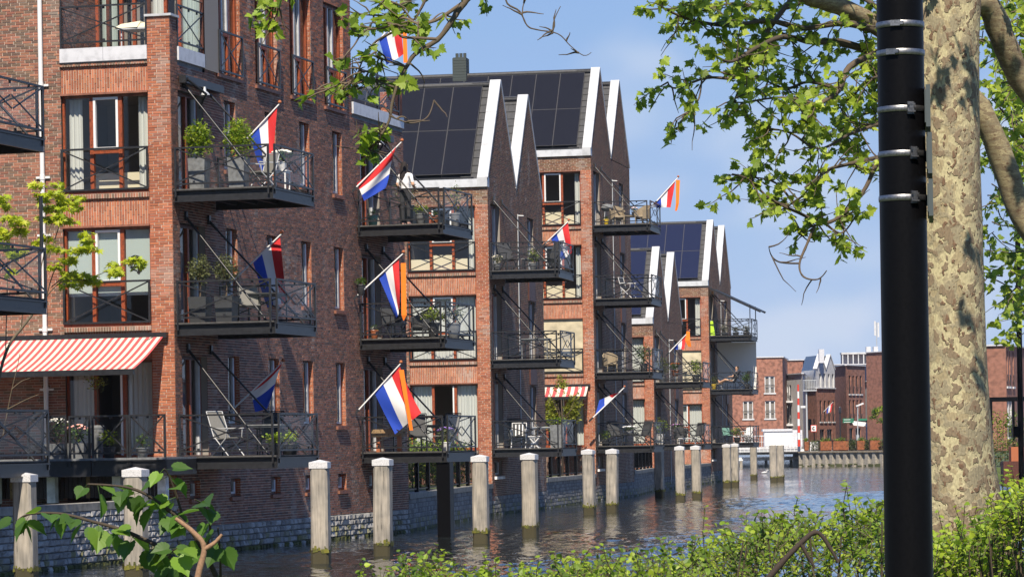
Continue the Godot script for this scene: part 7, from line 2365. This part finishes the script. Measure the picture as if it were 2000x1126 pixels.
func far_bank() -> void:
	var G := 1.3
	# houses, from the bridge to the right
	far_house("red brick house with pairs of white windows behind the bridge", V(1420, 372), V(1531, 372), V(1541, 386), G, 11.7, M.far_brick, grid_windows([1.9, 4.4], 1.15, [[3.5, 5.5], [6.4, 8.3]]) + [[2.0, 3.0, 0.4, 2.3], [4.3, 5.4, 0.4, 2.0]], [])
	var wh := far_house("white rendered stair bay with balconies between two brick houses", V(1538, 383), V(1570, 377), V(1576, 389), G, 9.9, M.far_white, [[0.3, 0.75, 5.6, 7.4], [0.3, 0.75, 3.0, 5.0], [1.1, 1.75, 5.3, 7.4], [1.1, 1.75, 2.9, 5.0]], [], M.black_steel)
	for y in [2.9, 5.6]:
		bar(wh, "balcony", M.far_white, Vector3(0.9, y - 0.25, 0.0), Vector3(2.3, y - 0.05, 1.1))
		var rl := MB.new()
		rl.box(Vector3(0.9, y + 0.95, 1.0), Vector3(2.3, y + 1.0, 1.05))
		for k in 10:
			rl.box(Vector3(0.92 + k * 0.15, y - 0.05, 1.01), Vector3(0.95 + k * 0.15, y + 0.95, 1.04))
		put(rl, "balcony_railing", M.black_steel, wh)
	far_house("plain brick house rising behind the white stair bay", V(1532, 400), V(1571, 400), V(1574, 406), G, 12.0, M.far_brick, [], [])
	# white twin-gabled house
	var tg := far_house("white house with two small gables and a brick ground floor", V(1568, 392), V(1597, 385), V(1633, 390), G, 8.3, M.far_brick, [], grid_windows([0.9, 2.2, 3.5, 4.8], 0.62, [[3.1, 5.6]]) + [[0.8, 2.2, 0.1, 2.2], [3.0, 4.6, 0.1, 2.2]], M.black_steel)
	var inv := tg.transform.affine_inverse()
	var p0 := inv * Vector3(V(1568, 392).x, 8.3, -392)
	var p1 := inv * Vector3(V(1597, 385).x, 8.3, -385)
	var p2 := inv * Vector3(V(1633, 390).x, 8.3, -390)
	var top := 2.2
	var fd := (p2 - p1).normalized()
	var fw := p1.distance_to(p2)
	var gm := MB.new()
	var upw := grid_windows([0.9, 2.2, 3.5, 4.8], 0.62, [[-0.1 + 0.15, 1.75]])
	gm.quad(p0, p0 + Vector3(0, top, 0), p1 + Vector3(0, top, 0), p1)
	face_with_holes(gm, p1, p2, top, upw)
	var fn := fd.cross(Vector3.UP)
	for w in upw:
		var wn := part("window", tg, Transform3D(Basis(fd, Vector3.UP, fn), p1 + fd * w[0] + Vector3(0, w[2], 0)))
		pane(wn, 0.0, 0.62, 0.0, 1.7, -0.15)
		bar(wn, "interior", M.room, Vector3(0, 0, -0.4), Vector3(0.62, 1.7, -0.25))
	for g in 2:
		var q0 := p1 + fd * (fw * 0.5 * g) + Vector3(0, top, 0)
		var q1 := p1 + fd * (fw * 0.5 * (g + 1)) + Vector3(0, top, 0)
		var ap := (q0 + q1) * 0.5 + Vector3(0, 1.75, 0)
		gm.tri(q0, ap, q1)
		for s in [[q0, ap], [ap, q1]]:
			var cp := MB.new()
			cp.beam(s[0] - fn * 0.15 + Vector3(0, 0.08, 0), s[1] - fn * 0.15 + Vector3(0, 0.08, 0), 0.5, 0.16)
			put(cp, "coping", M.far_white, tg)
		var rf_ := MB.new()
		var back := (p0 - p1)
		rf_.quad(q0 + back, ap + back, ap, q0)
		rf_.quad(q1, ap, ap + back, q1 + back)
		put(rf_, "roof", M.solar_blue if g == 0 else M.roof, tg)
	put(gm, "upper_wall", M.far_white, tg)
	bar(tg, "chimney", M.grey_panel, p1 + Vector3(-0.5, top + 0.8, -1.0), p1 + Vector3(0.0, top + 2.4, -0.4))
	far_house("brick house with a tall row of slim windows right of the white gables", V(1632, 400), V(1655, 392), V(1692, 397.5), G, 11.1, M.far_brick, [], grid_windows([0.9, 2.1, 3.3, 4.5], 0.6, [[3.1, 5.7], [6.4, 8.6]]) + [[0.8, 2.0, 0.1, 2.3], [2.8, 4.6, 0.1, 2.3]], M.black_steel)
	far_house("narrow white rendered strip beside the tall blank brick wall", V(1689, 404), V(1697, 402), V(1699, 408), 4.2, 9.3, M.far_white, [], [])
	far_house("tall blank brick gable wall cut by the black pole", V(1695, 378), V(1738, 374), V(1746, 388), G, 12.2, M.far_brick, [], [])
	far_house("long dark roofed house behind the brick row", V(1560, 425), V(1700, 425), V(1705, 436), G, 11.9, M.solar_blue, [], [])
	var pent := thing("rooftop_pavilion", "white framed glass rooftop pavilion above the brick row", "rooftop pavilion", tf(Vector3(V(1648, 450).x, 12.0, -450)))
	for k in 8:
		bar(pent, "post", M.far_white, Vector3(k * 0.72, 0, 0), Vector3(k * 0.72 + 0.14, 1.9, 0.14))
	bar(pent, "roof_edge", M.far_white, Vector3(-0.1, 1.9, -2.0), Vector3(5.4, 2.15, 0.2))
	sheet(pent, "pane", M.screen, 0.0, 5.2, 0.0, 1.9, -0.1)
	bar(pent, "plant_room", M.far_white, Vector3(3.4, 2.16, -1.6), Vector3(4.0, 2.9, -0.4))
	bar(pent, "plant_room", M.grey_panel, Vector3(4.4, 2.16, -1.6), Vector3(5.0, 2.9, -0.4))
	bar(pent, "rear_wall", M.far_white, Vector3(0, 0, -2.0), Vector3(5.2, 1.9, -1.9))
	bar(pent, "stair_tower", M.far_brick, Vector3(-0.1, -10.7, -6.0), Vector3(5.3, -0.01, 0.25))
	var mast := thing("antenna_mast", "pale antenna mast standing on the roof beside the pole", "antenna", tf(Vector3(V(1717, 450).x, 12.0, -450.5)))
	var am := MB.new()
	am.tube([Vector3(0, 0, 0), Vector3(0, 6.2, 0)], [0.08, 0.06], 6)
	put(am, "mast", M.galvanised, mast)
	bar(mast, "panel", M.far_white, Vector3(-0.35, 4.4, 0.08), Vector3(-0.1, 6.4, 0.2))
	bar(mast, "panel", M.far_white, Vector3(0.1, 4.2, 0.08), Vector3(0.35, 6.2, 0.2))
	bar(mast, "stair_head", M.far_brick, Vector3(-0.8, -10.7, -1.0), Vector3(0.8, -0.01, 0.5))
	# sheet-piled quay and the ground behind it
	var edge := [V(1380, 300), V(1562, 287), V(1640, 282.5), V(1740, 277), V(1840, 268), V(1960, 252), V(2060, 240), V(2300, 220)]
	var sp := thing("sheet_pile_quay", "ribbed sheet pile quay wall along the far bank", "quay wall")
	var rib := MB.new()
	for k in edge.size() - 1:
		if k == 0:
			continue
		var a := Vector3(edge[k].x, 0, -edge[k].y)
		var b := Vector3(edge[k + 1].x, 0, -edge[k + 1].y)
		var dd := (b - a).normalized()
		var nn := dd.cross(Vector3.UP)
		var n := int(a.distance_to(b) / 0.45)
		for s in n:
			var p := a.lerp(b, float(s) / n)
			var q := a.lerp(b, float(s + 1) / n)
			var z0 := nn * (0.11 if s % 2 else -0.11)
			var m1 := p.lerp(q, 0.22)
			for w in [[p - z0, m1 + z0], [m1 + z0, q + z0]]:
				rib.quad(w[0] + Vector3(0, -0.5, 0), w[0] + Vector3(0, 1.2, 0), w[1] + Vector3(0, 1.2, 0), w[1] + Vector3(0, -0.5, 0))
		var cp := MB.new()
		cp.col = Color(0.30, 0.25, 0.18)
		cp.beam(a + Vector3(0, 1.27, 0) - nn * 0.05, b + Vector3(0, 1.27, 0) - nn * 0.05, 0.5, 0.13)
		put(cp, "capping_beam", M.concrete, sp)
		var gr := MB.new()
		gr.col = Color(0.05, 0.055, 0.02)
		var m := int(a.distance_to(b) * 2.0)
		for s in m:
			var p := a.lerp(b, (s + rng.randf()) / m) + nn * 0.13
			gr.tbox(Transform3D(Basis(Vector3.UP, rf(0, 3)), p + Vector3(0, rf(0.0, 0.2), 0)), Vector3(rf(0.2, 0.6), rf(0.1, 0.3), 0.1))
		put(gr, "weed", M.matte, sp, "stuff")
	put(rib, "sheet_piles", M.sheet_pile, sp)
	var gm2 := MB.new()
	for k in edge.size() - 1:
		var a := Vector3(edge[k].x, G, -edge[k].y)
		var b := Vector3(edge[k + 1].x, G, -edge[k + 1].y)
		gm2.quad(a, Vector3(a.x * 1.8, G, -520), Vector3(b.x * 1.8 + 40, G, -520), b)
	struct(gm2, "far_ground", M.paving)
	# corten planters along the quay
	var k2 := 0
	for q in [[1572, 1580, 289, "first"], [1603, 1625, 287, "second"], [1628, 1658, 285.5, "third, longest"], [1675, 1692, 283, "fourth"], [1700, 1722, 281.5, "fifth"]]:
		var a := Vector3(V(q[0], q[2]).x, 1.34, -q[2])
		var w: float = V(q[1], q[2]).x - a.x
		var pl := thing("corten_planter", "rust brown steel planter on the far quay, " + q[3] + " from the bridge", "planter", tf(a), "rusty planters on the far quay")
		var bx := MB.new()
		bx.box(Vector3(0, 0.08, -0.9), Vector3(w, 0.85, 0))
		bx.box(Vector3(0.05, 0.0, -0.8), Vector3(w - 0.05, 0.079, -0.1))
		put(bx, "box", M.corten, pl)
		var fo := MB.new()
		foliage(fo, Vector3(w * 0.5, 0.95, -0.45), Vector3(w * 0.5, 0.22, 0.4), 160, 0.14, GREENS + LIMES)
		put(fo, "foliage", M.leaf, pl, "stuff")
	for q in [[1584, 1602, 288, "beside the first rusty planter"], [1659, 1674, 284, "between two rusty planters"], [1692, 1700, 282.5, "at the foot of the tall brick gable"], [1721, 1735, 281, "next to the black pole"]]:
		hedge("clipped green shrub on the far quay " + q[3], Vector3(V(q[0], q[2]).x, 1.34, -q[2]), Vector3(V(q[1], q[2]).x, 1.34, -q[2]), 0.95, 0.25, 320, GREENS + OLIVES, 0.13)
	# bridge
	var br := thing("lift_bridge", "low white bridge deck with railings and grey steel beams across the canal", "bridge", tf(Vector3(V(1370, 296).x, 0, -296)))
	var bw: float = V(1566, 296).x - V(1370, 296).x
	bar(br, "deck", M.far_white, Vector3(0, 1.55, -6), Vector3(bw, 1.75, 0))
	bar(br, "edge_beam", M.galvanised, Vector3(0, 1.1, -0.3), Vector3(bw, 1.54, -0.05))
	for k in 26:
		bar(br, "stiffener", M.far_white, Vector3(k * bw / 26.0, 1.05, -0.049), Vector3(k * bw / 26.0 + 0.06, 1.54, 0.06))
	bar(br, "fender_beam", M.concrete, Vector3(0, 0.55, 0.3), Vector3(bw, 0.85, 0.6))
	for k in 8:
		bar(br, "fender_pile", M.pile_wood, Vector3(k * bw / 8.0, -0.5, 0.32), Vector3(k * bw / 8.0 + 0.25, 0.549, 0.58))
	var rail := MB.new()
	rail.box(Vector3(0, 2.72, 0.0), Vector3(bw, 2.8, 0.06))
	rail.box(Vector3(0, 2.2, 0.01), Vector3(bw, 2.24, 0.05))
	for k in 30:
		rail.box(Vector3(k * bw / 30.0, 1.751, 0.0), Vector3(k * bw / 30.0 + 0.04, 2.72, 0.06))
	put(rail, "railing", M.far_white, br)
	bar(br, "abutment", M.concrete, Vector3(bw - 0.3, 0.0, -6), Vector3(bw + 0.6, 1.5, 0.0))
	var ck := thing("bridge_cabinet", "large white equipment cabinet with grey lid on the bridge", "cabinet", tf(Vector3(V(1501, 293).x, 1.75, -297.5)))
	var cw: float = V(1556, 297).x - V(1501, 297).x
	for k in 2:
		bar(ck, "door", M.white_paint, Vector3(cw * 0.5 * k + 0.01, 0.12, 0.0), Vector3(cw * 0.5 * (k + 1) - 0.01, 1.35, 0.04))
	bar(ck, "body", M.far_white, Vector3(0, 0.0, -1.2), Vector3(cw, 1.4, -0.001))
	bar(ck, "side_box", M.grey_panel, Vector3(cw, 0.0, -1.0), Vector3(cw + 0.9, 1.5, 0.0))
	bar(ck, "lid", M.grey_panel, Vector3(-0.15, 1.401, -1.35), Vector3(cw, 1.62, 0.15))
	var ba := thing("barrier_pole", "raised red and white striped bridge barrier pole", "barrier", tf(Vector3(V(1563, 294).x, 1.75, -295.0)))
	var by := 0.0
	for k in 9:
		var mb := MB.new()
		mb.tube([Vector3(0, by, 0), Vector3(0, by + 0.62, 0)], [0.14 - k * 0.006, 0.134 - k * 0.006], 8)
		put(mb, "band", M.red_paint if k % 2 == 0 else M.white_paint, ba)
		by += 0.62
	var lp := thing("signal_mast", "grey mast with lamps and a red light box beside the barrier", "mast", tf(Vector3(V(1577, 294).x, 1.3, -294.0)))
	var lm := MB.new()
	lm.tube([Vector3.ZERO, Vector3(0, 5.4, 0)], [0.1, 0.07], 8)
	put(lm, "mast", M.galvanised, lp)
	bar(lp, "lamp", M.far_white, Vector3(-0.55, 3.9, -0.1), Vector3(-0.11, 4.1, 0.15))
	bar(lp, "signal_box", M.post_black, Vector3(0.11, 1.9, -0.1), Vector3(0.4, 2.9, 0.1))
	bar(lp, "platform", M.galvanised, Vector3(-0.3, 5.4, -0.6), Vector3(0.9, 5.5, 0.3))
	var pr := MB.new()
	for k in 9:
		pr.box(Vector3(-0.3 + k * 0.145, 5.501, 0.26), Vector3(-0.27 + k * 0.145, 6.35, 0.29))
	pr.box(Vector3(-0.3, 6.351, 0.25), Vector3(0.9, 6.4, 0.3))
	put(pr, "platform_railing", M.galvanised, lp)
	var sg := thing("waterway_sign", "white square sign with red border and black curl by the bridge", "sign", tf(Vector3(V(1589, 293).x, 1.3, -292.5)))
	var sm := MB.new()
	sm.tube([Vector3(0.05, 0, -0.1), Vector3(0.05, 2.9, -0.1)], [0.05, 0.05], 6)
	put(sm, "post", M.post_black, sg)
	bar(sg, "border", M.red_paint, Vector3(-0.25, 1.75, -0.04), Vector3(0.27, 2.35, -0.01))
	bar(sg, "plate", M.white_paint, Vector3(-0.20, 1.80, -0.009), Vector3(0.22, 2.30, 0.005))
	var sy := MB.new()
	sy.tube([Vector3(0.08, 2.2, 0.02), Vector3(-0.06, 2.15, 0.02), Vector3(-0.09, 2.02, 0.02), Vector3(0.02, 1.92, 0.02), Vector3(0.1, 1.98, 0.02)], [0.03, 0.045, 0.05, 0.045, 0.03], 6)
	put(sy, "symbol", M.dark_ink, sg)
	bar(sg, "notice_board", M.white_paint, Vector3(-0.35, 0.0, 0.2), Vector3(0.35, 0.85, 0.25))
	var dsn := thing("direction_sign", "dark post with green arm signs on the far bank", "sign", tf(Vector3(V(1642, 300).x, 1.3, -300.0)))
	var dm := MB.new()
	dm.tube([Vector3.ZERO, Vector3(0, 3.4, 0)], [0.07, 0.06], 6)
	dm.lathe(Vector3(0, 3.4, 0), [[0.1, 0.0], [0.13, 0.1], [0.12, 0.5], [0.02, 0.65]], 8)
	put(dm, "post", M.black_steel, dsn)
	for k in 2:
		bar(dsn, "arm", M.green_sign, Vector3(0.25, 2.75 - 0.22 * k, -0.02), Vector3(1.25, 2.93 - 0.22 * k, 0.02))
		bar(dsn, "marking", M.white_paint, Vector3(0.35, 2.80 - 0.22 * k, 0.021), Vector3(0.95, 2.84 - 0.22 * k, 0.024))
	bar(dsn, "arm", M.green_sign, Vector3(1.7, 2.72, -0.3), Vector3(2.5, 2.9, -0.26))
	var sl := thing("street_lamp", "grey street lamp with angled head before the brick row", "street lamp", tf(Vector3(V(1676, 291).x, 1.3, -291.0)))
	var slm := MB.new()
	slm.tube([Vector3.ZERO, Vector3(0, 1.4, 0), Vector3(0, 1.401, 0), Vector3(0.05, 4.0, 0)], [0.13, 0.13, 0.05, 0.04], 8)
	put(slm, "pole", M.galvanised, sl)
	var hd := MB.new()
	hd.beam(Vector3(-0.1, 3.95, 0), Vector3(0.55, 4.2, 0), 0.25, 0.14)
	put(hd, "head", M.far_white, sl)
	var cw2 := thing("cafe_awning", "small pale sloping cafe awning on the slim windowed house", "awning", tf(Vector3(V(1668, 385).x, 3.9, -386.0)))
	var am2 := MB.new()
	am2.col = Color(0.6, 0.6, 0.62)
	am2.hexa([Vector3(0, 0.5, -1.5), Vector3(0, 0.0, 1.0), Vector3(1.9, -0.25, 1.0), Vector3(1.9, 0.25, -1.5), Vector3(0, 0.56, -1.5), Vector3(0, 0.06, 1.0), Vector3(1.9, -0.19, 1.0), Vector3(1.9, 0.31, -1.5)])
	put(am2, "canopy", M.cloth, cw2)
	bar(cw2, "cassette", M.black_steel, Vector3(0.0, 0.26, -1.7), Vector3(1.9, 0.6, -1.51))
	fence("grey railing along the far street behind the rusty planters", V(1598, 300), V(1700, 292), 1.3, 2.25, 14)
	flag("small flag on the brick ground floor of the white gabled house", 384.0, Vector2(1607, 806), Vector2(1628, 784), [Vector2(1627, 786), Vector2(1616, 796), Vector2(1623, 804), Vector2(1615, 807)], [], 9, false)
	small_tree("bright green tree peeping out left of the black pole", "street_tree", Vector3(V(1724, 284).x, 1.3, -284), 3.2, Vector3(1.2, 0.9, 1.0), LIMES + GREENS, 700, 0.22)
	# right of the trunk
	far_house("brick house with white window bays right of the plane trunk", V(1880, 252), V(1968, 250), V(2040, 268), G, 9.3, M.far_brick, [], [[0.35, 0.95, 4.9, 7.6], [1.5, 2.1, 4.9, 7.6], [0.3, 3.0, 1.0, 4.1], [3.2, 3.8, 4.9, 7.6]])
	var pg := thing("pergola", "black steel pergola beam on posts beside the thin black pole", "pergola", tf(Vector3(V(1925, 200).x, 0, -200)))
	bar(pg, "beam", M.post_black, Vector3(0, 4.55, -0.1), Vector3(4.2, 4.8, 0.1))
	bar(pg, "beam", M.post_black, Vector3(0, 4.55, -2.3), Vector3(4.2, 4.8, -2.1))
	for x in [0.3, 2.0, 3.7]:
		bar(pg, "post", M.post_black, Vector3(x, 1.3, -0.08), Vector3(x + 0.16, 4.549, 0.08))
		bar(pg, "post", M.post_black, Vector3(x, 1.3, -2.28), Vector3(x + 0.16, 4.549, -2.12))
	hedge("loose green hedge under the black pergola", Vector3(V(1925, 215).x, 1.3, -215), Vector3(V(2060, 215).x, 1.3, -215), 2.7, 0.5, 1800, LIMES + GREENS, 0.16)
	hedge("low reddish green hedge on the bank below the pergola", Vector3(V(1930, 190).x, 0.6, -190), Vector3(V(2060, 190).x, 0.6, -190), 1.6, 0.5, 1500, [Color(0.25, 0.15, 0.06), Color(0.16, 0.2, 0.04), Color(0.3, 0.2, 0.1)] + GREENS, 0.14)
	var bk := MB.new()
	bk.quad(Vector3(V(1850, 188).x, 0.62, -188), Vector3(V(1850, 266).x, 1.28, -266), Vector3(V(2300, 222).x, 1.28, -222), Vector3(V(2300, 188).x, 0.62, -188))
	bk.quad(Vector3(V(1850, 187).x, -0.4, -187), Vector3(V(1850, 188).x, 0.62, -188), Vector3(V(2300, 188).x, 0.62, -188), Vector3(V(2300, 187).x, -0.4, -187))
	struct(bk, "grass_bank", M.grass)
	var bb := thing("brown_planter", "brown wooden planter box on the bank at the right edge", "planter", tf(Vector3(V(1972, 160).x, 0, -160)))
	bar(bb, "lower_box", M.brown_wood, Vector3(-0.3, -0.4, -1), Vector3(3.0, 1.2, 0))
	bar(bb, "upper_box", M.terracotta, Vector3(0.1, 1.201, -0.9), Vector3(3.0, 1.9, -0.1))
	var tp := thing("thin_pole", "thin black pole at the right picture edge", "pole", tf(Vector3(V(1995, 60).x, 0.9, -60)))
	var tm := MB.new()
	tm.tube([Vector3.ZERO, Vector3(0, 8.5, 0)], [0.055, 0.045], 10)
	put(tm, "shaft", M.post_black, tp)
	bar(tp, "bracket", M.post_black, Vector3(-0.14, 1.55, -0.04), Vector3(-0.04, 1.75, 0.04))
	# a coot swimming near the bridge
	var ct := thing("water_bird", "small pale water bird swimming before the bridge", "bird", tf(Vector3(V(1492, 235).x, 0, -235)))
	var cm := MB.new()
	cm.col = Color(0.5, 0.5, 0.5)
	cm.tube([Vector3(-0.22, 0.05, 0), Vector3(-0.1, 0.07, 0), Vector3(0.05, 0.08, 0), Vector3(0.16, 0.09, 0), Vector3(0.19, 0.17, 0), Vector3(0.21, 0.24, 0), Vector3(0.27, 0.25, 0), Vector3(0.34, 0.24, 0)], [0.01, 0.07, 0.09, 0.06, 0.035, 0.035, 0.03, 0.005], 8)
	put(cm, "body", M.matte, ct)
